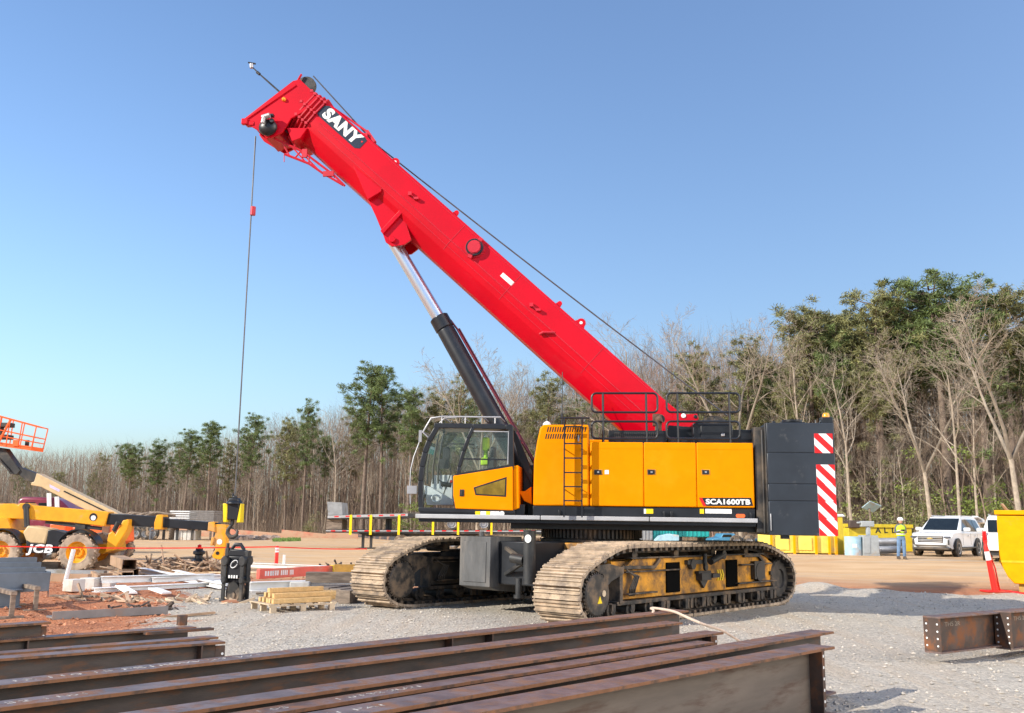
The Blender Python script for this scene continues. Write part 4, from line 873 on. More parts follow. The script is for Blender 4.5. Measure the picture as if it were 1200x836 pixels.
def make_shrub(seed, mat_=None):
    rg = np.random.RandomState(seed); t = thing('leafy_shrub', None, None); m = MB(); cents = []; rad = []
    for i in range(9):
        a = rg.rand()*6.3; e = Vector((math.cos(a)*rg.uniform(.3, 1.2), math.sin(a)*rg.uniform(.3, 1.2), rg.uniform(1.0, 3.4))); m.tube([(0, 0, -.2), e*.5 + Vector((0, 0, .2)), e], [.035, .022, .01], 4)
        for u in (.5, .75, 1.): cents.append((e*u + Vector(rg.normal(size=3))*.25)[:]); rad.append(rg.uniform(.3, .65))
    m.build('stems', barkd, t, ang=60, recalc=False); leaf_mesh('foliage', mat_ or leafy, cents, rad, 55, .13, .06, rg, t); return t
bares = [make_bare(11, bark, .62), make_bare(12, bark, .72, lean=.08), make_bare(13, barkd, .42), make_bare(14, barkd, .55, lean=-.06), make_bare(15, bark, .75, fork=True), make_bare(16, barkr, .5), make_bare(17, barkd, .65)]
pines = [make_pine(21, 'a', .46, 2.3, lower=8), make_pine(22, 'b', .40, 1.9, lower=10), make_pine(23, 'c', .55, 2.5, True, 10), make_pine(24, 'd', .36, 2.4, lower=6), make_pine(25, 'e', .62, 2.1, True, 12), make_pine(26, 'f', .50, 1.8, lower=14), make_pine(27, 'g', .44, 2.6, True, 8), make_pine(28, 'h', .28, 2.2, True, 14)]
shrubs = [make_shrub(31), make_shrub(32), make_shrub(33, needlew)]
def proto_h(o): return max(v.co.z for c in o.children for v in c.data.vertices)
BH = {o: proto_h(o) for o in bares+pines}
used = set()
def plant(proto, x, y, h, base_h, label, cat, group, wide=1.0):
    s = h/BH.get(proto, base_h); z = terr(x, y)-.1; rz = random.uniform(0, 6.28)
    if proto not in used:
        used.add(proto); o = proto; o.location = (x, y, z); o.rotation_euler = (0, 0, rz); o.scale = (s*wide, s*wide, s)
    else: o = copy_tree(proto, (x, y, z), rz, None, (s*wide, s*wide, s))
    o['label'] = label; o['category'] = cat; o['group'] = group; return o
# the edge of the woods, as distance ahead for each sight line, and how high the tree tops stand there (both read by pixel column)
EDGE = [(-150, 128), (0, 128), (150, 122), (300, 112), (450, 98), (600, 86), (760, 78), (900, 70), (1050, 64), (1200, 60), (1350, 57)]
TOPS = [(-150, 530), (0, 530), (90, 522), (200, 512), (270, 498), (340, 480), (400, 462), (460, 448), (520, 430), (600, 420), (660, 412), (720, 392), (780, 382), (850, 372), (920, 378), (980, 372), (1050, 350), (1120, 345), (1200, 345), (1350, 350)]
ip = lambda tab, x: float(np.interp(x, [a for a, b in tab], [b for a, b in tab]))
def height_at(px, Y, ytop): return AT(px, ytop, Y).z - terr(AT(px, ytop, Y).x, Y)
rg = random.Random(5)
def zone(px): return ('far left woods past the telehandler' if px < 180 else 'woods behind the hanging hook' if px < 420 else 'woods behind the crane cab' if px < 640 else 'woods behind the crane boom foot' if px < 900 else 'tall woods behind the white cars')
n_b = 0
for row in range(5):
    cnt = (46, 42, 38, 34, 30)[row]
    for i in range(cnt):
        px = -60 + 1340*(i + rg.uniform(.1, .9))/cnt; Y = ip(EDGE, px) + row*5.5 + rg.uniform(0, 5); f = (.60, .72, .84, .93, 1.0)[row]*rg.uniform(.80, 1.08)*(.86 if px > 930 else 1)
        top = ip(TOPS, px); h = height_at(px, Y, top)*f; b = AT(px, 600, Y)
        k = rg.randrange(7)
        if k == 5 and not 700 < px < 860: k = rg.choice((0, 2, 3))
        if k == 4: k = rg.choice((0, 1, 2))
        plant(bares[k], b.x, Y, h, 14.5, ('slim bare tree in the ' if k in (0, 2) else 'crooked bare brown tree in the ' if k in (1, 3, 6) else 'bare tree with reddish buds in the ') + zone(px), 'tree', 'bare deciduous trees in the woods'); n_b += 1
# fill pines inside the wood
for i in range(56):
    px = (-40 + 1300*(i + rg.uniform(0, 1))/44) if i < 44 else rg.uniform(880, 1230); Y = ip(EDGE, px) + (rg.uniform(8, 28) if i < 44 else rg.uniform(3, 14)); b = AT(px, 600, Y); h = height_at(px, Y, ip(TOPS, px)+8)*rg.uniform(.75, 1.02); k = rg.choice((0, 1, 2, 2, 4, 4, 5, 6, 6)) if px < 560 else rg.choice((1, 3, 7, 7, 7, 5))
    if 560 < px < 900: h *= rg.choice((.8, .9, .95))
    plant(pines[k], b.x, Y, h, 18., ('dark green pine in the ' if k in (0, 1, 3, 5) else 'olive green pine in the ') + zone(px), 'pine tree', 'pines scattered through the woods', rg.uniform(.85, 1.1))
# pines that stand out: pixel column, top, extra distance, kind, spread
for px, py, dY, k, wd, lab in ((150, 516, 2, 3, 1.25, 'round topped dark pine leftmost of the tall far pines'), (182, 512, 4, 5, 1.3, 'dark pine standing just right of the leftmost tall pine'), (215, 500, 3, 0, 1.25, 'broad pine left of the hanging rope with feathery crown'), (243, 490, 0, 1, 1.2, 'tallest slender pine left of the hanging rope'), (290, 481, 2, 0, 1.0, 'pine right beside the crane rope in the far woods'),
        (355, 464, 1, 5, .9, 'thin tall pine with small crown between rope and cab'), (425, 420, 0, 0, 1.15, 'tallest twin-topped pine left of the crane cab'), (446, 426, 2, 0, 1.0, 'pine touching the tallest pine left of the cab'), (478, 452, 2, 1, 1.1, 'shorter pine just left of the crane cab roof'), (335, 486, 3, 2, .9, 'olive pine between the rope and the thin tall pine'),
        (510, 450, 6, 2, 1.0, 'olive pine directly over the crane cab'), (640, 430, 8, 4, 1.1, 'leafy olive pine behind the lift cylinder'), (820, 398, 4, 4, 1.1, 'brownish pine above the right guard rail'), (880, 388, 4, 2, 1.0, 'brown green pine left of the counterweight'), (955, 352, 5, 7, 1.2, 'broad pine over the counterweight beacon'), (985, 356, 9, 7, 1.2, 'olive pine right of the counterweight beacon'),
        (1040, 332, 6, 6, 1.15, 'tall pine over the man in the yellow vest'), (1112, 312, 7, 3, 1.4, 'tallest broad pine on the right over the white cars'), (1085, 335, 10, 3, 1.2, 'deep green pine just left of the tallest right pine'), (1160, 322, 8, 5, 1.4, 'dark pine just right of the tallest right pine'), (1192, 330, 9, 7, 1.2, 'dark pine rightmost at the photo edge'), (1010, 362, 12, 3, 1.2, 'shaded pine deep behind the counterweight stripes')):
    Y = ip(EDGE, px) + dY; b = AT(px, 600, Y); plant(pines[k], b.x, Y, height_at(px, Y, py), 18., lab, 'pine tree', 'tall pines standing above the woods', wd)
# pale bare trees at the very edge
for px, py, dY, k, lab in ((1090, 372, -5, 4, 'large pale forked bare tree above the white car'), (1195, 318, -9, 4, 'pale leaning bare tree at the far right edge'), (735, 366, -1, 1, 'tall pale bare tree rising above the boom foot'), (868, 352, -2, 4, 'tallest pale bare tree right of the guard rails'), (1000, 400, -3, 1, 'pale bare tree beside the striped counterweight'), (560, 396, -1, 4, 'pale bare tree behind the lift cylinder'), (935, 370, -2, 0, 'slim pale bare tree left of the counterweight stripes'), (1150, 420, -4, 0, 'slim pale bare tree right of the forked tree'), (700, 400, 0, 2, 'slender bare tree behind the antenna'), (395, 470, -2, 1, 'pale bare tree left of the tallest pine'), (788, 402, -1, 5, 'bare tree with reddish buds behind the guard rails'), (1125, 395, -6, 1, 'thin pale bare tree right of the car roof')):
    Y = ip(EDGE, px) + dY; b = AT(px, 600, Y); plant(bares[k], b.x, Y, height_at(px, Y, py), 14.5 if k != 4 else 13.8, lab, 'tree', 'pale bare trees along the edge of the woods', 1.0)
for i, (px, dY, h, k) in enumerate(((470, -4, 3.2, 0), (500, -3, 3.6, 1), (640, -4, 3.5, 0), (960, -2, 4.2, 2), (1003, 1, 3.0, 0), (1045, 2, 4.2, 2), (1078, 3, 4.0, 0), (1105, 2, 4.4, 2), (1140, 4, 4.2, 0), (1172, 5, 4.4, 1), (360, -4, 2.6, 2), (1040, 3, 6, 2), (1120, 4, 6.5, 0))):
    Y = ip(EDGE, px) + dY; b = AT(px, 600, Y); plant(shrubs[k], b.x, Y, h, 3.4, ('yellow green shrub' if k < 2 else 'olive green shrub') + ' in the undergrowth of the ' + zone(px), 'shrub', 'green shrubs along the wood edge', 1.3)
# undergrowth and the deeper wood: twigs and stems nobody could count
def stems(name, mat_, n_, d0, d1, h0, h1, w0, w1, seed, lean, branch=0):
    r_ = np.random.RandomState(seed); V = []
    px = r_.uniform(-120, 1330, n_); dep = r_.uniform(d0, d1, n_); Y = np.interp(px, [a for a, b in EDGE], [b for a, b in EDGE]) + dep
    X = np.array([AT(float(a), 600, float(b)).x for a, b in zip(px, Y)]); Z = np.array([terr(float(a), float(b)) for a, b in zip(X, Y)])
    top = np.interp(px, [a for a, b in TOPS], [b for a, b in TOPS]); Hh = 1.75 + (614-top)*Y/1120
    h = np.where(r_.rand(n_) < 2, r_.uniform(h0, h1, n_), 0)*(Hh if h1 <= 1.5 else 1); w = r_.uniform(w0, w1, n_)
    ln = r_.normal(0, lean, (n_, 2))*h[:, None]; st = np.stack([X, Y, Z-.3], 1)
    if branch: st[:, 2] += r_.uniform(.0, .9, n_)*Hh*branch
    tp = st + np.stack([ln[:, 0], ln[:, 1], h], 1); a = r_.uniform(0, 6.3, n_); s = np.stack([np.cos(a), np.sin(a), 0*a], 1)*w[:, None]; s2 = np.stack([-np.sin(a), np.cos(a), 0*a], 1)*w[:, None]
    V = np.stack([st-s, st+s, st+s2, tp], 1).reshape(-1, 3)
    me = bpy.data.meshes.new(name); me.from_pydata(V.tolist(), [], [f for i in range(n_) for f in ((4*i, 4*i+1, 4*i+3), (4*i+1, 4*i+2, 4*i+3), (4*i+2, 4*i, 4*i+3))]); me.materials.append(mat_)
    o = bpy.data.objects.new(name, me); COL.objects.link(o); return tag(o, kind='stuff')
stems('undergrowth', brush, 24000, -1, 26, .8, 4.2, .006, .02, 1, .28)
stems('deep_forest', barkd, 3600, 24, 75, .62, .98, .07, .15, 2, .03)
stems('forest_twigs', brush, 42000, 8, 60, .10, .26, .012, .032, 3, .55, branch=.85)
# ------------------------------------------------------------------ telehandler (side on, boom out to the right)
def frame_at(px, py, rz, z=None):
    p = GT(px, py); return p, TR(p.x, p.y, p.z if z is None else z, rz)
def wheel_mb(tyre, rim, M, c, r, w, ax='y', treads=0, face=-1, hub=.3):
    """tyre and rim meshes; the visible side looks along face*axis"""
    t = MB(M); h = w/2
    t.lathe([(r*.58, -h*.9), (r*.80, -h), (r*.95, -h*.86), (r, -h*.55), (r, h*.55), (r*.95, h*.86), (r*.80, h), (r*.58, h*.9)], c, ax, 36, ring=True)
    for k in range(treads):
        a = 2*PI*k/treads
        for sgn in (-1, 1):
            b = a + (0 if sgn < 0 else PI/treads); q = Vector((math.cos(b)*r, sgn*h*.5, math.sin(b)*r)); t.cbox(Vector(c)+q, (r*.07, h*.95, r*.11), Matrix.Rotation(-b, 3, 'Y') @ Matrix.Rotation(sgn*.45, 3, 'X'))
    m = MB(M); f = face
    m.lathe([(.001, f*h*.15), (r*hub*.5, f*h*.15), (r*hub*.55, f*h*.45), (r*hub*.9, f*h*.45), (r*hub, f*h*.2), (r*.50, f*h*.3), (r*.57, f*h*.85), (r*.61, f*h*.9), (r*.61, -f*h*.8), (.001, -f*h*.8)], c, ax, 30)
    for k in range(8): a = 2*PI*k/8; m.cbox(Vector(c)+Vector((math.cos(a)*r*hub*.75, f*h*.47, math.sin(a)*r*hub*.75)), (r*.06, r*.05, r*.06))
    return t, m
TY = 32.0
p0 = AT(92, 667, TY); th = thing('telehandler', 'yellow telehandler with big muddy tyres and its boom reaching out to the right', 'telehandler', (p0.x, p0.y, terr(p0.x, p0.y)))
MTH = TR(0, TY, 0, 0)
def tx(px, py, Y=TY): q = AT(px, py, Y); return q.x, q.z
def TP(pts, Y=TY): return [tx(x, y, Y) for x, y in pts]
for px, py, r in ((92.5, 646, .60), (3, 643, .60)):
    x, z = tx(px, py); z = terr(x, TY) + r - .03
    for dy in (0.0, 1.75):
        t, m = wheel_mb(rubc, jyel, MTH, (x, dy, z), r, .42, treads=18); w = t.build('wheel', rubc, th); m.build('rim', jyel, w)
def TH3(mb, pts, y0, y1, mi=0): return mb.prism(TP(pts), y0, y1, 'xz', mi)
m = MB(MTH); TH3(m, [(-40, 590), (8, 590), (13, 592), (15, 589.5), (26, 589.5), (29, 592), (118, 599.5), (120.5, 600), (116, 617.5), (113, 617), (74, 612.5), (26, 609), (-40, 606)], .45, .95, 0)
bo = m.build('outer_boom', jyel, th, bevel=.025)
m = MB(MTH); TH3(m, [(119, 601.5), (186, 606), (186, 618.5), (117, 615)], .50, .90, 0); i1 = m.build('inner_boom', blk, th, bevel=.02)
m = MB(MTH); TH3(m, [(178, 603.5), (185, 603), (184, 621), (175, 621), (175, 613)], .42, .98, 0); TH3(m, [(185, 607.5), (250, 613), (250, 623), (184, 618.5)], .54, .86, 1); TH3(m, [(239, 612), (246, 611.5), (247, 624), (238, 622)], .46, .94, 0); m.build('boom_sections', [jyel, blk], th, bevel=.02)
m = MB(MTH); TH3(m, [(245, 614.5), (259.5, 615), (259, 640), (256, 655), (252, 657), (244, 655), (243, 651), (247, 645), (244, 634), (247, 626)], .50, .90, 0); TH3(m, [(243, 630), (246, 630), (244, 640), (241, 640)], .45, .95, 0)
hd = m.build('boom_head', jyel, th, bevel=.02)
m = MB(MTH); x, z = tx(252, 635.5); m.lathe([(.001, .488), (.09, .488), (.09, .4985), (.001, .4985)], (x, 0, z), 'y', 14, 0); x, z = tx(249.5, 649); m.lathe([(.001, .488), (.06, .488), (.06, .4985), (.001, .4985)], (x, 0, z), 'y', 12, 1); m.build('head_pin', [sky_blue, blk], hd)
m = MB(MTH); TH3(m, [(-40, 620), (5, 622), (28, 627), (70, 634), (112, 638), (126, 636), (128, 646), (112, 650), (70, 642), (-40, 638)], .5, 1.5, 0); TH3(m, [(-40, 603), (3, 607), (8, 622), (30, 622), (28, 640), (-40, 640)], .3, 1.4, 0)
TH3(m, [(121, 640), (124, 626), (129, 622), (132, 627), (138, 616), (141, 610), (148, 608.5), (147, 620), (138, 634), (131, 645), (120, 648)], .2, .7, 0); m.build('chassis', jyel, th, bevel=.03)
m = MB(MTH); TH3(m, [(29, 624), (35, 616), (60, 620), (55, 638), (38, 637), (33, 634)], -.15, .6, 0); m.build('engine_hood', [tan], th, bevel=.05, seg=3)
m = MB(MTH); TH3(m, [(58, 621), (64, 621), (82, 626), (76, 632), (66, 648), (55, 648), (57, 638)], -.14, .6, 0); TH3(m, [(34, 633), (38, 636), (58, 638.5), (64, 638), (63, 648), (36, 648), (34, 646)], -.2, .5, 0); sk = m.build('side_panel', blk, th, bevel=.03)
m = MB(MTH); x, z = tx(50.5, 643.4); text_mb(m, 'JCB', Matrix.Translation((x, -.202, z)) @ Matrix.Rotation(PI/2, 4, 'X'), .36, .004, bold=.014, shear=.15, mi=0, sx=1.35); m.build('maker_lettering', [sky_blue], sk, ang=None)
m = MB(MTH); x, z = tx(102.5, 606); m.lathe([(.001, .438), (.13, .438), (.13, .4485), (.001, .4485)], (x, 0, z), 'y', 20, 0); m.lathe([(.001, .43), (.085, .43), (.085, .4375), (.001, .4375)], (x+.01, 0, z-.03), 'y', 16, 1); m.build('round_emblem', [blk, sky_blue], bo)
for px in (92.5, 3):                                                                              # mudguards
    x, z = tx(px, 646); z = terr(x, TY)+.6; m = MB(MTH); q = [(x+.72*math.cos(t), z+.72*math.sin(t)) for t in np.linspace(.35, 2.7, 12)]; q2 = [(x+.68*math.cos(t), z+.68*math.sin(t)) for t in np.linspace(2.7, .35, 12)]; m.prism(q+q2, -.22, .28, 'xz'); m.build('mudguard', blk, th)
m = MB(MTH); a, b = tx(23.5, 594), tx(25, 618); m.cyl((a[0], .40, a[1]), (b[0], .38, b[1]), .09, n=14); m.cyl((a[0], .38, a[1]), (a[0], .48, a[1]), .12, n=14); a, b = tx(44, 611), tx(110, 618); m.beam((a[0], .6, a[1]-.02), (b[0], .6, b[1]-.05), .12, .12); a, b = tx(130, 622), tx(136, 612); m.cyl((a[0], .25, a[1]), (b[0], .2, b[1]), .08, n=12); m.box(tx(80, 615)[0], tx(92, 615)[0], .5, .9, 1.1, 1.5); m.build('lift_ram', drk, th)
# ---- boom lift (orange basket up, tan boom coming down to an orange base)
BY = 40.0; p0 = AT(150, 640, BY); bl = thing('boom_lift', 'boom lift with orange basket raised on a black jib and tan boom', 'boom lift', (p0.x, p0.y, terr(p0.x, p0.y)))
MBL = TR(0, BY, 0, 0); bx = lambda x, y: tx(x, y, BY)
m = MB(MBL); a, b, c, d = bx(46, 528), bx(-34, 516), bx(-30, 480), bx(49.5, 500)
lo0, lo1, hi0, hi1 = bx(-30, 519), bx(43, 529), bx(-26, 481), bx(49.5, 501.5)
lerp2 = lambda p, q, t: (p[0]+(q[0]-p[0])*t, p[1]+(q[1]-p[1])*t)
floor_ = MB(MBL); floor_.prism([lo0, lo1, (lo1[0]+.02, lo1[1]+.16), (lo0[0]+.02, lo0[1]+.16)], -.5, .5, 'xz'); bk = floor_.build('basket_floor', orange, bl)
for y in (-.5, .5):
    for f in (0, .35, .55, 1): pa, pb = lerp2(lo0, hi0, f if f else .12), lerp2(lo1, hi1, f if f else .12); m.tube([(pa[0], y, pa[1]), (pb[0], y, pb[1])], .024, 6)
    for t in (0, .28, .46, .60, .82, 1): pa, pb = lerp2(lo0, lo1, t), lerp2(hi0, hi1, t); m.tube([(pa[0], y, pa[1]), (pb[0], y, pb[1])], .024, 6)
for t in (0, 1):
    for f in (.35, .55, 1): pa, pb = lerp2(lo0, lo1, t), lerp2(hi0, hi1, t); q = lerp2(pa, pb, f); m.tube([(q[0], -.5, q[1]), (q[0], .5, q[1])], .024, 6)
pa, pb = bx(6, 520), bx(20, 494); m.beam((pa[0], -.53, pa[1]), (pb[0], -.53, pb[1]), .10, .06)
pa = bx(26, 520); m.cbox((pa[0], -.52, pa[1]-.02), (.22, .06, .25))
m.build('basket_rail', orange, bk)
m = MB(MBL); a, b = bx(-8, 496), bx(12, 500); m.box(a[0], b[0]+.15, -.3, .1, b[1]-.05, a[1], 0); c_ = bx(4, 500); a, b = bx(-8, 510), bx(14, 514); m.box(a[0], b[0], -.35, .15, b[1]-.05, a[1], 0); m.box(c_[0]-.05, c_[0]+.05, -.2, 0, a[1]-.03, c_[1]+.03, 0); m.build('control_console', drk, bl, bevel=.02)
m = MB(MBL); a = bx(36, 520); m.cbox((a[0], -.3, a[1]), (.12, .12, .24)); m.build('foot_switch', drk, bl)
m = MB(MBL); q = [bx(-6, 524), bx(9, 526), bx(27, 552), bx(23, 557), bx(15, 556)]; m.prism(q, -.25, .2, 'xz'); a, b = bx(-4, 531), bx(16, 553); m.beam((a[0], -.3, a[1]), (b[0], -.3, b[1]), .08, .06); q = [bx(22, 548), bx(27, 548), bx(31, 550), bx(47, 556), bx(43, 566), bx(33, 564), bx(24, 556)]; m.prism(q, -.2, .2, 'xz'); m.build('jib', drk, bl, bevel=.02)
m = MB(MBL); q = [bx(47, 555), bx(138, 600), bx(160, 612), bx(150, 618), bx(96, 594), bx(52, 571), bx(40, 569), bx(41, 566), bx(44, 565)]; m.prism(q, -.3, .3, 'xz', 0); bm_ = m.build('boom', [tan], bl, bevel=.02)
m = MB(MBL); a, b = bx(79, 576), bx(134, 603); m.beam((a[0], -.31, a[1]), (b[0], -.31, b[1]), .03, .05, mi=0); q = [bx(62, 568), bx(74.5, 574.5), bx(73, 577), bx(62.5, 571.5)]; m.prism(q, -.306, -.301, 'xz', 1); m.build('hose_track', [blk, mk('violet_label', (.55, .5, .75), .4)], bm_)
m = MB(MBL); q = [bx(96, 618), bx(115, 616), bx(122, 614), bx(147, 614), bx(148, 634), bx(143, 638), bx(100, 638)]; m.prism(q, -.9, .9, 'xz', 0); q = [bx(122, 612), bx(136, 612), bx(138, 617), bx(122, 617)]; m.prism(q, -.5, .5, 'xz', 0); m.box(bx(66, 620)[0], bx(84, 620)[0], -.6, .4, bx(66, 632)[1], bx(66, 614)[1], 0); m.box(bx(131, 612)[0], bx(140, 612)[0], -.95, .9, bx(132, 627)[1], bx(132, 616)[1], 1); m.build('turntable', [orange, mk('dull_brown', (.2, .09, .05), .6)], bl, bevel=.04)
for px in (137, 70):
    for dy in (-.9, .7):
        x, _ = bx(px, 645); t, r_ = wheel_mb(0, 0, MBL, (x, dy, terr(x, BY)+.42), .42, .32, treads=14); w = t.build('wheel', rub, bl); r_.build('rim', grey, w)
# ---- maroon crew truck behind
MY = 47.0; p0 = AT(60, 628, MY); mt = thing('crew_truck', 'maroon crew cab truck mostly hidden behind the yellow telehandler boom', 'truck', (p0.x, p0.y, terr(p0.x, p0.y))); MM = TR(0, MY, 0, 0); mx = lambda x, y: tx(x, y, MY)
m = MB(MM); q = [mx(31, 597), (mx(33, 586)), mx(38, 583), mx(76, 584), mx(83, 588), mx(93, 598), mx(108, 600), mx(110, 618), mx(108, 626), mx(30, 626)]; m.prism(q, -1.0, 1.0, 'xz', 0); tb = m.build('body', maroon, mt, bevel=.12, seg=3)
for q in ([mx(42, 589), mx(53, 589.5), mx(53, 597), mx(41, 597)], [mx(57, 590), mx(69, 590), mx(73, 598), mx(57, 597.5)]): m = MB(MM); m.prism(q, -1.008, -.99, 'xz', 0); m.build('window', dgl, tb)
m = MB(MM); q = [mx(77, 587), mx(84, 590), mx(92, 598), mx(90, 598.5)]; m.prism(q, -.9, .9, 'xz', 0); m.build('windscreen', bluel, tb)
for px in (45, 98):
    x, _ = mx(px, 620); t, r_ = wheel_mb(0, 0, MM, (x, -.85, terr(x, MY)+.45), .45, .3); w = t.build('wheel', rub, mt); r_.build('rim', alu, w)
m = MB(MM)
for px in (70, 79): a, b = mx(px, 579 if px < 75 else 583), mx(px+.5, 597); m.cyl((a[0], -1.1, a[1]), (b[0], -1.1, b[1]), .10, n=12)
m.build('exhaust_stack', white, mt)

# ------------------------------------------------------------------ far yard things on the left
def slab_stack(name, label, cat, x0, y0, x1, y1, Y, depth, mat_, rows=1, posts=None):
    p = AT((x0+x1)/2, y1, Y); t = thing(name, label, cat, (p.x, Y, terr(p.x, Y))); M = TR(0, Y, 0, 0); (a, zt), (b, zb) = tx(x0, y0, Y), tx(x1, y1, Y)
    return t, M, a, b, zb, zt
PY = 78.0; t, M, a, b, zb, zt = slab_stack('panel_stack', 'tall stack of grey boards on trestles beyond the telehandler head', 'board stack', 222, 598, 250, 616, PY, 2, grey)
m = MB(M)
for k in range(8): m.box(a+.03*(k % 3), b-.02*(k % 2), 0, 2.2, zb+(zt-zb)*k/8+.01, zb+(zt-zb)*(k+1)/8-.02)
m.build('board_layers', mk('grey_brown_boards', (.22, .20, .185), .8, var=.2, ns=6), t)
m = MB(M)
for x in (a+.2, b-.3): m.box(x, x+.12, .1, .3, terr(a, PY)-.05, zb); m.box(x, x+.12, 1.8, 2.0, terr(a, PY)-.05, zb)
m.build('trestle', oldw, t)
t, M, a, b, zb, zt = slab_stack('frame_stack', 'stack of white frames beside the grey board stack far left', 'frame stack', 200, 598, 221, 614, PY, 2, white)
m = MB(M)
for k in range(6):
    z = zb+(zt-zb)*(k+.5)/6
    for x in np.linspace(a, b, 4): m.beam((x, 0, z), (x+.05, 1.6, z), .12, .08)
    m.beam((a, 0, z), (b, 0, z), .09, .10); m.beam((a, 1.6, z), (b, 1.6, z), .09, .10)
m.build('white_frames', white, t); m = MB(M)
for x in (a, b-.1): m.box(x, x+.1, 0, 1.7, terr(a, PY)-.1, zb+.08)
m.build('bearer', oldw, t)
t, M, a, b, zb, zt = slab_stack('flatbed_trailer', 'long low dark flatbed trailer under the white frame stack', 'trailer', 150, 617, 262, 620, PY-3, 2, drk)
m = MB(M); m.box(a, b, 0, 2.2, zb, zt); tr_b = m.build('bed', drk, t)
for px in (206, 224, 190, 250): x, _ = tx(px, 630, PY-3); m = MB(M); m.box(x-.08, x+.08, .2, .4, terr(x, PY-3), zb); m.build('leg', drk, t)
for px in (158, 170, 178):
    x, _ = tx(px, 630, PY-3); t2, r_ = wheel_mb(0, 0, M, (x, .1, terr(x, PY-3)+.5), .5, .35); w = t2.build('wheel', rub, t); r_.build('rim', grey, w)
m = MB(M); 
for k in range(5): a2, z2 = tx(203+k*5, 624, PY-3); m.box(a2, a2+.28, .3, 1.8, terr(a2, PY-3)+.02, terr(a2, PY-3)+.75)
pv = m.build('paver_pallets', conc, None); tag(pv, 'low row of pale paver pallets under the far flatbed trailer', 'pavers')
m = MB(M); rr = random.Random(3)
for k in range(12): a2, z2 = tx(160+k*3.6, 606-.4*k+rr.uniform(-2, 2), PY+1); m.tube([(a2-1.2, 1+rr.uniform(-.5, .5), z2-.5), (a2, 1, z2+.1), (a2+1.4, 1.2, z2-.1)], .12, 6)
lg = m.build('log_pile', oldw, None); tag(lg, 'heap of curved weathered logs left of the white frames', 'log pile')
# walker far away near the telehandler boom end
def far_person(px, py, Y, h, label, mats, pose=0): pass
# stacked flatbed trailers strapped together, behind the cab
FY = 60.0; p = AT(430, 641, FY); ft = thing('stacked_trailers', 'two flatbed trailers stacked and tied with yellow straps behind the crane cab', 'trailer stack', (p.x, p.y, terr(p.x, p.y))); MF = TR(0, FY, 0, 0); fx = lambda x, y: tx(x, y, FY)
m = MB(MF); m.prism([fx(384, 604), fx(478, 601.5), fx(490, 600), fx(640, 600), fx(640, 606), fx(490, 606), fx(470, 608), fx(384, 609)], 0, 2.4, 'xz', 0); u_ = m.build('upper_bed', drk, ft, bevel=.02)
m = MB(MF); m.prism([fx(384, 604.5), fx(478, 602), fx(478, 605), fx(384, 607.5)], -.03, 0, 'xz', 0)
for k in range(7): x0 = 392+k*13; m.prism([fx(x0, 604.9-k*.33), fx(x0+5, 604.8-k*.33), fx(x0+5, 606.2-k*.33), fx(x0, 606.4-k*.33)], -.036, -.031, 'xz', 1)
m.build('upper_marker_strip', [silver, wred], u_)
m = MB(MF); m.prism([fx(382, 621), fx(700, 622), fx(700, 627), fx(382, 624.5)], 0, 2.4, 'xz', 0); m.prism([fx(415, 624), fx(560, 625), fx(560, 629), fx(430, 629)], .3, 2.1, 'xz', 0); l_ = m.build('lower_bed', drk, ft)
m = MB(MF); m.prism([fx(382, 621.5), fx(700, 622.5), fx(700, 623.8), fx(382, 622.8)], -.03, 0, 'xz', 0)
for k in range(20): x0 = 388+k*13; m.prism([fx(x0, 621.7), fx(x0+5, 621.7), fx(x0+5, 622.9), fx(x0, 622.9)], -.036, -.031, 'xz', 1)
m.build('lower_marker_strip', [silver, wred], l_)
for px in (411, 434.5, 467.5, 507.5, 537, 576): m = MB(MF); a, b = fx(px-1, 603.5), fx(px+1, 627); m.box(a[0], b[0], -.06, -.035, b[1], a[1]); m.build('strap', ylw, ft)
m = MB(MF); m.prism([fx(383, 588), fx(400, 589), fx(401, 604), fx(384, 605)], .1, 2.3, 'xz'); m.build('headboard', grey, ft); m = MB(MF); m.box(fx(382, 610)[0], fx(400, 610)[0], .2, 2.2, fx(400, 620.8)[1], fx(400, 609)[1]); m.build('timber_block', oldw, ft)
for px in (424.5, 434): x = fx(px, 630)[0]; m = MB(MF); m.box(x-.08, x+.08, .3, .46, terr(x, FY), fx(px, 627)[1]); m.box(x-.2, x+.2, .2, .56, terr(x, FY)-.02, terr(x, FY)+.08); m.build('landing_leg', drk, ft)
for px in (529, 567): 
    for dy in (.2, 2.1):
        x, z = fx(px, 614); t2, r_ = wheel_mb(0, 0, MF, (x, dy, z), .46, .4, hub=.4); w = t2.build('wheel', rub, ft); r_.build('rim', alu, w)
for px in (470, 530, 610): x, z = fx(px, 634); t2, r_ = wheel_mb(0, 0, MF, (x, .3, terr(x, FY)+.46), .46, .4); w = t2.build('lower_wheel', rub, ft); r_.build('rim', alu, w)
m = MB(MF)
for px in (452, 455): x = fx(px, 610)[0]; m.box(x-.1, x+.1, .8, 1.2, fx(px, 622)[1], fx(px, 607)[1])
m.build('bed_support', drk, ft)
m = MB(); f1, f2 = GT(382, 634), GT(455, 631)
pts = [GT(x, y) for x, y in ((395, 628), (425, 630), (455, 633), (480, 634))]
for a, b in zip(pts, pts[1:]): m.prism([(a.x, a.y), (b.x, b.y), (b.x, b.y+.1), (a.x, a.y+.1)], a.z-.05, a.z+.75, 'xy', 0)
sf = m.build('silt_fence', mk('black_fabric', (.05, .05, .055), .8, dirt_or_sheen=(.35, .2, .13), damt=.3), None); tag(sf, 'low black fabric silt fence sagging under the trailer bed', 'silt fence')
m = MB(); pts = [AT(x, y, 92) for x, y in ((205, 622), (262, 622), (330, 623), (382, 620), (420, 622))]
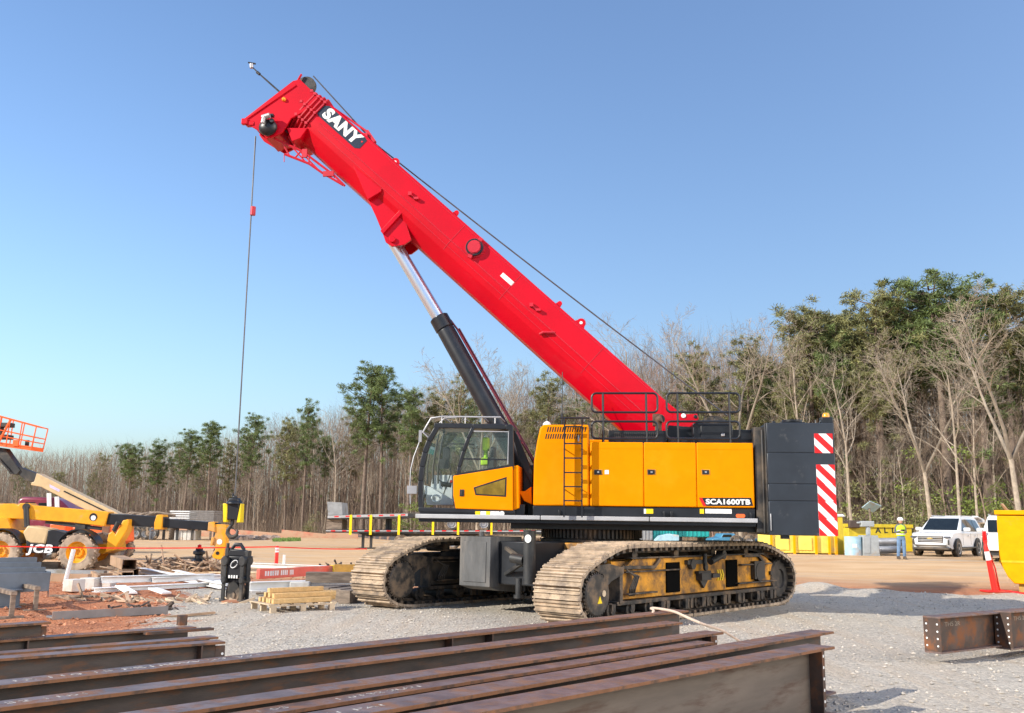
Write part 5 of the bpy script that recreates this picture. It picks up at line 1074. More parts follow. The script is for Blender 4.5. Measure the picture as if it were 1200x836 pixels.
for a, b in zip(pts, pts[1:]): m.add([(a.x, a.y, terr(a.x, a.y)), (b.x, b.y, terr(b.x, b.y)), (b.x, b.y, terr(b.x, b.y)+.4), (a.x, a.y, terr(a.x, a.y)+.4), (a.x, a.y+.05, terr(a.x, a.y)), (b.x, b.y+.05, terr(b.x, b.y)), (b.x, b.y+.05, terr(b.x, b.y)+.4), (a.x, a.y+.05, terr(a.x, a.y)+.75)], [(0, 1, 2, 3), (4, 5, 6, 7), (3, 2, 6, 7)])
sf = m.build('safety_fence', mk('orange_mesh', (.46, .15, .09), .8, var=.3, ns=2, dirt_or_sheen=(.45, .28, .18), damt=.6, dns=.8), None); tag(sf, 'low orange red mesh fence along the edge of the far woods', 'mesh fence')
# green grass strips and a rubble bank by the wood edge
rr = np.random.RandomState(8); V = []; Fc = []
for (xa, ya, xb, yb, n_) in ((320, 634, 352, 633, 900), (196, 621, 262, 622, 500), (245, 625, 262, 627, 300)):
    for i in range(n_):
        t = rr.rand(); g = GT(xa+(xb-xa)*t, ya+(yb-ya)*t + rr.uniform(-1, 1.2)); h = rr.uniform(.08, .25); k = len(V); V += [(g.x-.06, g.y, g.z-.02), (g.x+.06, g.y, g.z-.02), (g.x+rr.uniform(-.1, .1), g.y+rr.uniform(-.1, .1), g.z+h)]; Fc.append((k, k+1, k+2))
me = bpy.data.meshes.new('grass'); me.from_pydata(V, [], Fc); me.materials.append(grassm); o = bpy.data.objects.new('grass', me); COL.objects.link(o); tag(o, kind='stuff')
V = []; m = MB()
for i in range(140):
    t = rr.rand(); g = GT(266+60*t, 631+2*rr.rand()); s = rr.uniform(.1, .35); m.cbox((g.x, g.y, g.z+s*.3), (s*1.5, s, s), Matrix.Rotation(rr.rand()*6, 3, 'Z') @ Matrix.Rotation(rr.rand(), 3, 'X'))
o = m.build('rubble', mk('rubble', (.32, .24, .19), .9, var=.3, isl=.4), None, ang=None); tag(o, kind='stuff')

# ------------------------------------------------------------------ posts and warning tape
def delineator(px, py, ptop, label, white_top=True, rz=0):
    g = GT(px, py); Hh = (py-ptop)/FPX*g.y; t = thing('delineator_post', label, 'marker post', g, rz, 'red delineator posts'); M = TR(g.x, g.y, g.z)
    m = MB(M); m.lathe([(.001, 0), (.065, 0), (.06, Hh*.95), (.045, Hh), (.001, Hh)], n=14); m.build('post', dred, t)
    for f in (.72, .84): m = MB(M); m.lathe([(.0655, Hh*f), (.0655, Hh*(f+.08)), (.055, Hh*(f+.08)), (.055, Hh*f)], n=14); m.build('reflector_band', wwht, t)
    return t
delineator(93.5, 667, 637.5, 'red marker post with white bands in front of the telehandler wheel'); delineator(323.5, 667, 641, 'red marker post behind the white steel right of the black grapple')
for px, py, pt, lab, ln in ((81, 684, 646, 'white plastic pipe leaning upright before the telehandler tyre', .25), (332.5, 664.5, 651, 'short white pipe standing right of the red marker post', 0)):
    g = GT(px, py); m = MB(); hh = (py-pt)/FPX*g.y; m.tube([(g.x-.12*(ln > 0), g.y, g.z-.05), (g.x+.04*(ln > 0), g.y, g.z+hh)], .055 if ln else .05, 10); o = m.build('pipe_stake', white, None, loc=g); tag(o, lab, 'pipe')
g0, g1, g2 = AT(-30, 639.5, 30), AT(322, 641, 31.5), AT(430, 643.5, 36)
m = MB(); pts = []
for a, b, n_, sag in ((g0, g1, 18, .06), (g1, g2, 8, .03)):
    for i in range(n_+1):
        t = i/n_; q = a.lerp(b, t); q.z -= sag*math.sin(PI*t); pts.append(q)
for a, b in zip(pts, pts[1:]): m.beam(a, b, .004, .036)
o = m.build('barricade_tape', dred, None); tag(o, 'thin red barricade tape stretched across the left of the yard', 'tape')

# ------------------------------------------------------------------ steel, timber and odds and ends on the clay
def ibeam(mb, L, d=.55, w=.22, tf=.022, tw=.016, x0=0, mi=(0, 1)):       # runs along +x from x0, bottom at z=0
    mb.box(x0, x0+L, -w/2, w/2, d-tf, d, mi[0]); mb.box(x0, x0+L, -w/2, w/2, 0, tf, mi[0]); mb.box(x0+.002, x0+L-.002, -tw/2, tw/2, tf, d-tf, mi[1])
def channel(mb, L, d, w, t=.012, mi=0): mb.box(0, L, -w/2, -w/2+t, 0, d, mi); mb.box(0, L, -w/2+t, w/2, 0, t, mi); mb.box(0, L, -w/2+t, w/2, d-t, d, mi)
def item(name, label, cat, px, py, rz, mb_fn, mats, group=None, bevel=.005, z=0, ang=35, tilt=0, loc=None):
    g = GT(px, py) if loc is None else Vector(loc); m = MB(TR(g.x, g.y, g.z+z, rz) @ Matrix.Rotation(tilt, 4, 'Y')); mb_fn(m); o = m.build(name, mats, None, loc=Vector((g.x, g.y, g.z+z)), bevel=bevel, ang=ang); return tag(o, label, cat, group)
A42 = R(90-42)
# blue-grey channels on trestles
gb = GT(50, 712)
for k in range(4):
    off = (-.28+k*-.30); x = gb.x + off*math.sin(A42)*-1*-1; 
    loc = (gb.x - .30*k*.67 - .05, gb.y + .30*k*.74 + .2, gb.z+.30+.085*k); item('steel_channel', ('front', 'second', 'third', 'rearmost')[k] + ' blue grey steel channel of the raised stack at the left edge', 'steel channel', 0, 0, A42-.12, lambda m: (m.box(-6, 0, -.13, -.118, 0, .36), m.box(-6, 0, -.118, .13, 0, .014), m.box(-6, 0, -.118, -.02, .346, .36)), bsteel, 'blue grey channels stacked at the left edge', loc=loc)
item('steel_beam', 'blue grey beam lying under the raised channel stack', 'steel beam', 0, 0, A42-.12, lambda m: ibeam(m, 6, .34, .3, x0=-6), bsteel, loc=(gb.x-.28, gb.y-.35, gb.z+.03))
item('end_plate', 'pale steel end plate capping the blue grey channels', 'steel plate', 0, 0, A42-.12, lambda m: (m.box(.003, .02, -.12, 1.15, .30, .372), m.prism([(-.12, .3), (.1, .3), (-.1, -.12)], .003, .015, 'yz')), bsteel, loc=(gb.x-.05, gb.y+.2, gb.z+.30))
for k, (px, py) in enumerate(((40, 716), (12, 724))): item('trestle', ('right', 'left')[k] + ' low steel trestle holding up the blue grey channels', 'trestle', px, py, A42-.12, lambda m: (m.box(-.05, .05, -.1, 1.4, .38, .45), m.box(-.04, .04, -.08, -.02, 0, .38), m.box(-.04, .04, 1.3, 1.36, 0, .38), m.box(-.2, .2, -.09, -.01, -.02, .03), m.box(-.2, .2, 1.29, 1.37, -.02, .03)), oldw)
item('steel_angle', 'dull grey steel plank lying slantwise on the red clay', 'steel plank', 57, 726, R(42), lambda m: (m.box(0, 2.0, -.16, .16, .02, .05), m.box(0, 2.0, -.175, -.16, .0, .14)), mk('dull_steel', (.20, .19, .185), .6, dirt_or_sheen=(.3, .2, .14), damt=.3))
item('steel_plank', 'thin dark plank on the clay under the white pipe', 'plank', 30, 671, R(-6), lambda m: m.box(0, 2.6, -.1, .1, 0, .1), grey); item('timber_sleeper', 'dark brown timber on the clay behind the blue grey channels', 'timber', 2, 666, R(2), lambda m: m.box(-2, 1.9, -.15, .15, 0, .22), oldw)
item('timber_sleeper', 'brown timber half buried beside the pale concrete block', 'timber', 48, 681, R(0), lambda m: m.box(0, 1.3, -.12, .12, -.02, .2), brownch)
for px, py, rz, L, lab in ((83, 693, -.5, .35, 'whitish concrete block standing on the clay'), (101, 691, -.15, .4, 'grey concrete block right of the whitish block')): item('concrete_block', lab, 'concrete block', px-6, py, rz, lambda m: m.box(0, L, -.1, .25, 0, .28), conc, bevel=.015)
item('concrete_lintel', 'long pale lintel lying right of the concrete blocks', 'lintel', 97, 687, -.22, lambda m: m.box(0, .85, -.1, .15, 0, .2), conc, bevel=.012)
for k, (px, py, z, L) in enumerate(((147, 683, 0, 3.0), (154, 678, .0, 3.2), (150, 681, .30, 3.1))):
    item('box_channel', ('left brown box beam of the trio pointing at the telehandler', 'right brown box beam of the trio pointing at the telehandler', 'brown box beam laid on top of the trio by the telehandler')[k], 'box beam', px, py, R(112+k*3), lambda m: (m.box(0, L, -.19, -.175, 0, .28), m.box(0, L, .175, .19, 0, .28), m.box(0, L, -.175, .175, .265, .28), m.box(0, L, -.175, .175, 0, .015)), brownch, z=z)
item('pallet_frame', 'flat brown timber frame left of the brown box beams', 'frame', 128, 681, R(118), lambda m: (m.box(0, 2.2, -.3, -.2, 0, .16), m.box(0, 2.2, .2, .3, 0, .16), m.box(.2, .3, -.2, .2, .04, .14), m.box(1.2, 1.3, -.2, .2, .04, .14)), brownch)
# white primed members
WB = ((110, 697, 272, 688, .10, 'front white steel member left of the black grapple'), (118, 691, 250, 686, .16, 'second white steel member left of the grapple'), (165, 672, 262, 692, .12, 'broad white steel member slanting toward the grapple'), (205, 674, 265, 690, .1, 'short white member just behind the grapple'), (292, 691, 412, 684, .2, 'long white steel beam resting on dark timbers'), (290, 670, 392, 675, .14, 'curved white member behind the red lettered board'), (178, 690, 272, 684, .12, 'white member with shadowed side left of the grapple'))
for k, (xa, ya, xb, yb, h, lab) in enumerate(WB):
    a, b = GT(xa, ya), GT(xb, yb); d = b-a; L = math.hypot(d.x, d.y); z = .12 if k == 4 else .05 + .1*(k in (1, 5, 6))
    if k == 4: a = GT(xa, ya+8); b = GT(xb, yb+9); d = b-a; L = math.hypot(d.x, d.y); z = .12
    item('white_beam', lab, 'steel beam', 0, 0, math.atan2(d.y, d.x), lambda m: (m.box(0, L, -.11, .11, h-.012, h), m.box(0, L, -.11, .11, 0, .012), m.box(0, L, -.01, .01, .012, h-.012)), cream, 'white primed members on the clay', loc=(a.x, a.y, a.z+z), bevel=.01)
for xa, ya, L, rz, lab in ((140, 694, .9, -.9, 'short white plank poking toward the camera from the white steel'), (178, 697, .6, -.7, 'second short white plank poking out under the white steel')): item('white_plank', lab, 'plank', xa, ya, rz, lambda m: m.box(0, L, -.12, .12, .12, .16), cream, tilt=.12)
a, b = GT(299, 688), GT(395, 682); d = b-a; L = math.hypot(d.x, d.y); t = thing('lettered_board', 'red board with white lettering and a yellow end on the white steel', 'board', (a.x, a.y+1.0, a.z+.1)); M = TR(a.x-.2, a.y+1.0, a.z+.14, math.atan2(d.y, d.x))
m = MB(M); m.box(0, L*.92, -.06, .06, 0, .26); rb_ = m.build('board', mk('faded_red', (.72, .13, .09), .5, var=.1, dirt_or_sheen=(.5, .3, .2), damt=.2), t, bevel=.01); m = MB(M); m.box(L*.92+.002, L, -.065, .065, -.01, .27); m.build('yellow_end', ylw, t); m = MB(M)
text_mb(m, 'FRAZIER', Matrix.Translation((L*.20, -.061, .13)) @ Matrix.Rotation(PI/2, 4, 'X'), .16, .003, bold=.004, mi=0, sx=1.2) if False else None
for x, w in ((.06, .12), (.13, .1), (.25, .09), (.36, .05)):
    for q in range(4): m.box(L*x+q*L*w/4, L*x+(q+.62)*L*w/4, -.064, -.0605, .07, .2)
m.build('white_lettering', sky_blue, t)
item('yellow_post', 'yellow weathered steel end piece right of the red board', 'steel piece', 391, 680, .15, lambda m: (m.box(0, .8, -.1, .1, .25, .45), m.box(0, .8, -.12, .12, .2, .25)), mk('ochre_steel', (.45, .26, .05), .6, dirt_or_sheen=(.2, .12, .08), damt=.3))
# timbers under the white beam, dark debris
for k, (px, py, L, rz, z, lab) in enumerate(((348, 706, .5, 1.2, 0, 'dark square timber end under the white beam, leftmost'), (357, 704, .5, 1.2, 0, 'dark square timber end, second from the left'), (392, 706, .6, 1.2, 0, 'timber end below the white beam with pale face'), (403, 708, .6, 1.2, 0, 'timber end touching the crane track'), (378, 704, .5, 1.3, 0, 'dark timber end between the pallet and the track'))): item('timber_baulk', lab, 'timber', px, py, rz, lambda m: m.box(0, 1.2, -.14, .14, 0, .28), oldw, 'timber baulks under the white beam', z=z, bevel=.01)
item('timber_sleeper', 'long dark timber laid across the baulks below the white beam', 'timber', 358, 697, .05, lambda m: m.box(0, 1.3, -.12, .18, .28, .52), oldw)
item('concrete_block', 'rough brown block at the left end of the timber baulks', 'concrete block', 340, 697, .1, lambda m: m.box(0, .45, -.2, .2, 0, .30), conc, bevel=.02)
rr = random.Random(4)
def debris(m, n_, rx, h, s0, s1):
    for i in range(n_):
        a = rr.uniform(0, 6.3); r_ = rx*math.sqrt(rr.random()); z = max(.02, h*(1-r_/rx)*rr.uniform(.3, 1)); d = Vector((rr.gauss(0, 1), rr.gauss(0, 1), rr.gauss(0, .35))).normalized()*rr.uniform(s0, s1); c = Vector((r_*math.cos(a), r_*math.sin(a)*.6, z)); m.beam(c-d/2, c+d/2, rr.uniform(.03, .07), rr.uniform(.02, .06))
item('scrap_heap', 'small heap of rusty dark scrap left of the far crane track', 'scrap heap', 393, 672, 0, lambda m: debris(m, 46, .8, .55, .2, .6), mk('dark_scrap', (.06, .04, .03), .7, isl=.4))
item('debris_pile', 'spread pile of broken brown timber beside the telehandler head', 'debris pile', 213, 668, 0, lambda m: debris(m, 160, 2.0, .55, .3, 1.3), mk('broken_timber', (.36, .25, .17), .85, isl=.6))
item('debris_pile', 'low scatter of pale splintered wood before the white members', 'debris pile', 178, 668, 0, lambda m: debris(m, 60, 1.4, .25, .3, .9), mk('splintered_wood', (.52, .40, .28), .85, isl=.4))
item('debris_pile', 'scatter of broken brown timber on the red clay below the white pipe', 'debris pile', 120, 704, 0, lambda m: debris(m, 22, .8, .16, .2, .7), MATS['broken_timber'])
item('debris_pile', 'thin litter of dark scrap on the clay right of the slanting plank', 'debris pile', 168, 714, 0, lambda m: debris(m, 22, .7, .10, .1, .4), MATS['dark_scrap'])
item('debris_pile', 'litter of splinters between the white members and the grapple', 'debris pile', 222, 706, 0, lambda m: debris(m, 40, 1.3, .10, .1, .6), MATS['splintered_wood'])
for k, (px, py, L, rz, w, mt_, lab) in enumerate(((150, 706, 1.5, .25, .12, brownch, 'loose brown plank on the clay before the front white member'), (205, 664, 2.2, .5, .14, wood, 'raw plank sticking out of the broken timber pile'), (246, 672, 1.8, -.3, .14, pale, 'pale plank lying behind the black grapple'), (128, 664, 2.0, .1, .2, grey, 'grey plank lying beyond the brown box beams'), (170, 662, 1.6, -.5, .12, oldw, 'old plank across the low splintered wood'), (300, 697, 1.4, .1, .1, oldw, 'dark slat on the gravel before the red lettered board'), (190, 726, 1.0, .8, .08, brownch, 'short brown slat on the clay near the left beam stack'), (60, 700, 1.1, -.4, .1, oldw, 'short dark board on the clay before the concrete blocks'), (320, 706, .9, .5, .1, pale, 'pale offcut between the grapple and the pallet'))):
    item('loose_plank', lab, 'plank', px, py, rz, lambda m: m.box(0, L, -w/2, w/2, .01, .05), mt_, tilt=-.03)
# black swivel hook on the clay left of the telehandler head
g = GT(232, 668); t = thing('swivel_shackle', 'black swivel lifting tool standing in the debris left of the boom head', 'lifting tool', g); M = TR(g.x, g.y, g.z)
m = MB(M); m.lathe([(.001, 0), (.22, 0), (.28, .12), (.26, .3), (.14, .38), (.13, .5), (.2, .53), (.2, .62), (.12, .66), (.12, .72), (.001, .74)], n=18); m.build('body', blk, t); m = MB(M); m.tube([(.05, -.2, .1), (.2, -.25, .15), (.28, -.2, .3), (.2, -.2, .42)], .05, 8); m.build('hook', drk, t); m = MB(M); m.lathe([(.001, .74), (.06, .74), (.07, .82), (.001, .86)], n=12); m.build('red_cap', wred, t)
# black pile grapple standing on the gravel
g = GT(276, 705); gsx = Matrix.Diagonal((.66, .8, .90, 1)); t = thing('pile_grapple', 'tall black hydraulic grapple standing on the gravel below the hook block', 'grapple', g); M = TR(g.x, g.y, g.z, R(-12)) @ gsx
m = MB(M); m.box(-.26, .26, -.20, .22, .55, .94); m.box(-.42, .42, -.14, .18, .98, 1.06); m.box(-.22, .22, -.15, .18, .94, .98); m.box(-.36, .36, -.12, .12, .44, .53); m.prism([(-.34, 1.06), (-.26, 1.22), (.28, 1.2), (.36, 1.06)], -.1, .1, 'xz'); bd = m.build('body', blk, t, bevel=.02)
for sx in (-1, 1):
    m = MB(M); m.box(sx*.31-.065, sx*.31+.065, -.26, -.205, .03, 1.02); m.box(sx*.31-.09, sx*.31+.09, -.30, .2, .0, .06); m.box(sx*.31-.065, sx*.31+.065, .1, .16, .03, .6); m.cyl((sx*.31, -.29, .95), (sx*.31, .2, .95), .12, n=16); m.cyl((sx*.31, -.29, .5), (sx*.31, .18, .5), .08, n=14); m.build('leg', drk, t, bevel=.015)
    m = MB(M); m.cyl((sx*.44, -.1, .5), (sx*.44, -.1, 1.0), .06, n=10); m.cyl((sx*.44, -.1, .62), (sx*.44, -.1, .9), .08, n=10); m.build('ram', drk, t)
m = MB(M); m.tube([(-.24, -.05, 1.02), (-.22, -.05, 1.22), (-.1, -.05, 1.33), (.1, -.05, 1.33), (.22, -.05, 1.22), (.26, -.05, 1.02)], .05, 10); m.build('handle_hoop', blk, t); m = MB(M); m.cbox((-.36, 0, 1.1), (.12, .2, .3)); m.cyl((-.36, -.05, 1.2), (-.36, -.05, 1.36), .05, n=10); m.cbox((.34, 0, 1.12), (.14, .2, .14)); m.cbox((-.4, .1, .8), (.05, .3, .7), None, 1); m.build('valve_block', [drk, ylw], t, bevel=.01)
m = MB(M); m.lathe([(.001, -.2), (.24, -.2), (.26, -.1), (.26, .1), (.24, .2), (.001, .2)], (0, 0, .22), 'y', 24); m.lathe([(.001, -.24), (.1, -.24), (.1, -.2), (.001, -.2)], (0, 0, .16), 'y', 16); m.build('clamp_roller', rub, t)
m = MB(M); m.tube([(.02+.11*math.cos(a)-.05*math.sin(a), -.24, .86-.09*math.sin(a)+.02) for a in np.linspace(0, 6, 12)], .012, 6); m.build('hose_loop', white, t)
for k in range(4): m = MB(M); m.box(-.16+k*.09, -.11+k*.09, -.235, -.221, .55, .62); m.build('white_tab', sky_blue, bd)
m = MB(M); m.lathe([(.001, -.06), (.42, -.06), (.44, .02), (.3, .05), (.001, .05)], n=18); o = m.build('clay_base', clod_m, None); tag(o, 'round pad of pale clay under the black grapple', 'clay pad')
# pallet with new timbers
g = GT(343, 715); t = thing('timber_pallet', 'low wooden pallet on the gravel left of the crane', 'pallet', g); rzp = R(36); M = TR(g.x, g.y, g.z, rzp) @ Matrix.Diagonal((.80, .62, .85, 1))
for y in (-.75, 0, .75): m = MB(M); [m.box(x-.07, x+.07, y-.05, y+.05, 0, .14) for x in (-.75, 0, .75)]; m.box(-.85, .85, y-.05, y+.05, .14, .17); m.build('stringer', pale, t)
for k in range(6): m = MB(M); x = -.8+k*.32; m.box(x-.07, x+.07, -.8, .8, .172, .195); m.build('deck_board', pale, t)
for k in range(3): m = MB(M); x = -.8+k*.8; m.box(x-.07, x+.07, -.8, .8, -.01, .0); m.build('bottom_board', pale, t)
for k, (y, z, L, rz) in enumerate(((-.62, .197, 1.5, .05), (-.42, .197, 1.6, -.02), (-.2, .197, 1.6, .03), (.1, .197, 1.9, 0), (.4, .197, 1.9, .02), (-.3, .30, 1.8, .10), (.0, .30, 1.9, .06), (.3, .30, 1.9, .02), (.1, .405, 1.6, .12))):
    m = MB(M @ Matrix.Translation((0, y, z)) @ Matrix.Rotation(rz+.02, 4, 'Z')); m.box(-.75+.1*(k > 4), -.75+L, -.07, .07, 0, .10); o = m.build('timber_beam', wood, None, bevel=.006, loc=M @ Vector((0, y, z))); tag(o, ('foremost', 'second', 'third', 'fourth', 'rearmost')[k] + ' fresh timber of the bottom layer on the pallet' if k < 5 else ('fresh timber crossing the front of the upper layer on the pallet', 'middle fresh timber of the upper layer on the pallet', 'rear fresh timber of the upper layer on the pallet', 'single fresh timber on the very top of the pallet')[k-5], 'timber', 'fresh timbers stacked on the pallet')
# ------------------------------------------------------------------ foreground steel beams
SI, CO = math.sin(R(42)), math.cos(R(42))
def big_beam(label, end, z, d, L, group, w=.24, ang=42, holes=0, endplate=False, stiff=(), chalk_txt=None, web=rustw, chan=False):
    """a rolled beam whose right end sits at `end`; it runs back toward the lower left"""
    rz = R(90-ang); M = TR(end[0], end[1], z, rz); t = thing('steel_beam', label, 'steel beam', (end[0], end[1], z), rz, group)
    tf, tw = .022, .014; m = MB(M)
    m.box(-L, 0, -w/2+.006, w/2-.006, d-tf, d, 0); m.box(-L, 0, -w/2, -w/2+.006, d-tf-.001, d-.001, 1); m.box(-L, 0, w/2-.006, w/2, d-tf-.001, d-.001, 1); fl = m.build('top_flange', [rusth, edger], t)
    m = MB(M); m.box(-L, 0, -w/2, w/2, 0, tf, 0); m.build('bottom_flange', [rusth], t, bevel=.003)
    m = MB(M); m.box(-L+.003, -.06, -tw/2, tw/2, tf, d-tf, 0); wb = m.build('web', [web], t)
    if holes:
        m = MB(M); m.box(-.06, .05 if endplate else -.003, -tw/2-.004, tw/2+.004, tf+.03, d-tf-.03, 0); pl = m.build('end_tab', [rust], t, bevel=.002)
        m = MB(M)
        for k in range(holes): z_ = tf+.03+(d-2*tf-.06)*(k+.5)/holes; m.lathe([(.001, -tw/2-.006), (.014, -tw/2-.006), (.014, -tw/2-.0042), (.001, -tw/2-.0042)], (.02 if endplate else -.032, 0, z_), 'y', 12)
        m.build('bolt_holes', [sky_blue], pl)
    if endplate: m = MB(M); m.box(-.26, -.245, -w/2+.005, -tw/2, tf, d-tf, 0); m.build('stiffener', [rust], t)
    for s in stiff: m = MB(M); m.box(-s-.008, -s+.008, -w/2+.006, -tw/2, tf, d-tf, 0); m.build('stiffener', [rust], t)
    if chalk_txt:
        for s, tx_, sz in chalk_txt:
            m = MB(M); text_mb(m, tx_, Matrix.Translation((-s, 0, d+.001)), sz, .0008, bold=-.001, align='LEFT', sx=1.9); m.build('chalk_writing', [chalk], fl, ang=None)
    return t
grp = 'rusty beams lying side by side in the foreground'
def endpt(px, py, z): g = G(px, py, z); return (g.x, g.y)
ZT = .60
z5 = lambda x, y: (760+x/2.727, 690+y/2.727)
def pe(px, py, zt, w=.24):          # beam end whose near top corner is seen at a pixel
    g = G(px, py, zt); return (g.x - SI*0 - CO*w/2*1.0*1, g.y + SI*w/2)
big_beam('rear long rusty beam nearest the crane track with chalked writing on top', pe(807, 715.5, .60), .05, .55, 10.5, grp, stiff=(3.9, 4.5), chalk_txt=((8.75, '1E 110 15 PB1E', .10), (7.55, 'BW 22 W1', .10)))
big_beam('second rusty beam from the crane with its end just left of the webbing strap', pe(800, 729.5, .585), .06, .525, 9.0, grp, chalk_txt=((8.3, '42 W2  32 1101', .09),))
big_beam('third rusty beam from the crane under the loose end of the webbing strap', pe(848, 741, .60), .05, .55, 8.5, grp, holes=4, endplate=True)
big_beam('narrow lower beam tucked between the third and the two front beams', pe(839, 753, .56), .04, .52, 8.0, grp, w=.2, holes=3, chalk_txt=((6.1, '1 25  S PA 1 S3', .08), (4.8, '1 0T32 2U21', .08)))
big_beam('long beam second from the front with a free flange end over the gravel', pe(976, 740, .66), .03, .63, 9.5, grp, w=.26, chalk_txt=((6.6, '2U  PA1', .08),))
big_beam('frontmost rusty beam with broad grey web and bolted end tab', pe(976, 757.5, .64), .02, .62, 9.0, grp, w=.28, holes=5, endplate=True, ang=43.5, web=mk('scuffed_web', (.125, .098, .078), .65, metal=.0, var=.3, ns=1.2, dirt_or_sheen=(.085, .048, .032), damt=.3, dns=2.2, bump=.12, bns=50, stretch=(.45, 1, 3)))
grpl = 'rusty beams stacked at the left edge'
big_beam('short dark beam with two bolt holes at the left edge, rearmost of its stack', pe(61, 727, .62), .08, .52, 5, grpl, w=.2, ang=40, holes=2)
big_beam('rusty beam with a small upright tab near its end in the left stack', pe(232, 735, .45), .05, .40, 7, grpl, w=.2, ang=46, stiff=(1.9,))
big_beam('rusty beam resting in the middle of the left stack', pe(258, 745.5, .42), .05, .36, 7, grpl, w=.2, ang=46)
big_beam('frontmost deep brown beam of the left stack with notched end', pe(266, 752, .46), .02, .44, 7, grpl, w=.22, ang=48, holes=2, endplate=True)
for px, py, z, lab in ((190, 769, .10, 'upper thin steel flat lying before the left beam stack'), (207, 774, .06, 'lower thin steel flat lying before the left beam stack')):
    g = G(px, py, z); m = MB(TR(g.x, g.y, z, R(52))); m.box(-4.5, 0, -.04, .04, 0, .02); m.box(-4.5, 0, -.04, -.03, -.06, 0); o = m.build('steel_flat', rusth, None, loc=Vector((g.x, g.y, z))); tag(o, lab, 'steel flat', 'thin steel flats in the foreground')
g = G(172, 746, .4); m = MB(TR(g.x, g.y, .42, R(44))); m.box(-.02, .8, -.05, .05, 0, .03); m.build('rusty_strip', rust, None, loc=Vector((g.x, g.y, .42))); tag(bpy.data.objects['rusty_strip'], 'short rusty strip lying across the left beam stack', 'steel strip')
g = G(213, 733, .45); m = MB(TR(g.x, g.y, .45, R(44))); m.box(-.05, .05, -.04, .04, 0, .12); o = m.build('beam_clip', rust, None, loc=Vector((g.x, g.y, .45))); tag(o, 'small upright steel clip standing on the left beam stack', 'steel clip')
# cross timbers under the pile
for k, (px, py) in enumerate(((640, 790), (380, 836))):
    g = G(px, py, 0); m = MB(TR(g.x, g.y, .0, R(-42))); m.box(-1.8, 2.4, -.09, .09, -.04, .018+.0); o = m.build('bearer_timber', oldw, None, loc=Vector((g.x, g.y, 0))); tag(o, ('flat bearer timber hidden below the right part of the beam pile', 'flat bearer timber hidden below the left part of the beam pile')[k], 'timber')
# webbing strap over the beam ends
pts = [G(760, 727, .5), G(766, 716, .62), G(763, 713, .63), G(772, 713.5, .64), G(790, 717, .64), G(806, 724, .60), G(825, 732, .55), G(845, 738.5, .40), G(858, 746, .18), G(869, 753, .03)]
m = MB(); fine = []
for i in range(len(pts)-1):
    p_, q_, r_, s_ = pts[max(0, i-1)], pts[i], pts[i+1], pts[min(len(pts)-1, i+2)]
    for t in (0, .25, .5, .75): fine.append(.5*((2*q_) + (r_-p_)*t + (2*p_-5*q_+4*r_-s_)*t*t + (3*q_-p_-3*r_+s_)*t*t*t))
m.tube(fine, .017, 8); o = m.build('lifting_strap', strap_m, None); tag(o, 'tan webbing strap trailing off the rear beam ends onto the gravel', 'strap')
# right hand pair of beams on a timber
def right_beam(label, a, b, zt, d, w, L, holes):
    A, B = G(*a, zt), G(*b, zt); dr = math.atan2(B.y-A.y, B.x-A.x); t = thing('steel_beam', label, 'steel beam', (A.x, A.y, zt-d), dr, 'rusty beams by the right edge'); M = TR(A.x, A.y, zt-d, dr)
    m = MB(M); m.box(0, L, 0, w, d-.022, d); m.build('top_flange', rusth, t, bevel=.003); m = MB(M); m.box(0, L, 0, w, 0, .022); m.build('bottom_flange', rusth, t, bevel=.003)
    m = MB(M); m.box(.02, L, w/2-.007, w/2+.007, .022, d-.022); wbm = m.build('web', rust, t); m = MB(M); m.box(.002, .018, .0, w-.002, .022, d-.022); ep = m.build('end_plate', rust, t)
    m = MB(M)
    for k in range(holes):
        for y in (w*.18, w*.82): m.lathe([(.0015, 0), (.013, 0), (.013, -.0015), (.001, -.0015)], (.002, y, .05+(d-.1)*(k+.5)/holes), 'x', 10)
    m.build('bolt_holes', sky_blue, ep)
    m = MB(M); text_mb(m, 'TH5 2R', Matrix.Translation((.3, w/2-.0075, d-.12)) @ Matrix.Rotation(PI/2, 4, 'X'), .08, .0006, align='LEFT', sx=1.5); m.build('chalk_writing', mk('faint_chalk', (.3, .25, .2), .9) if 'faint_chalk' not in MATS else MATS['faint_chalk'], wbm, ang=None)
    return t
right_beam('rusty beam end lying on a timber at the right, farther of two', (1101, 723.5), (1186, 716.5), .60, .47, .24, 4.5, 4)
right_beam('nearer rusty beam cut off by the right photo edge', (1184, 717), (1230, 713), .62, .52, .24, 3.5, 5)
item('bearer_timber', 'pale timber bearer under the right pair of rusty beams', 'timber', 1155, 757, R(-32), lambda m: m.box(-.25, 1.6, -.12, .12, 0, .11), pale, bevel=.01)

# ------------------------------------------------------------------ right hand background: bins, drums, cars, man
def Gz(px, py): return GT(px, py)
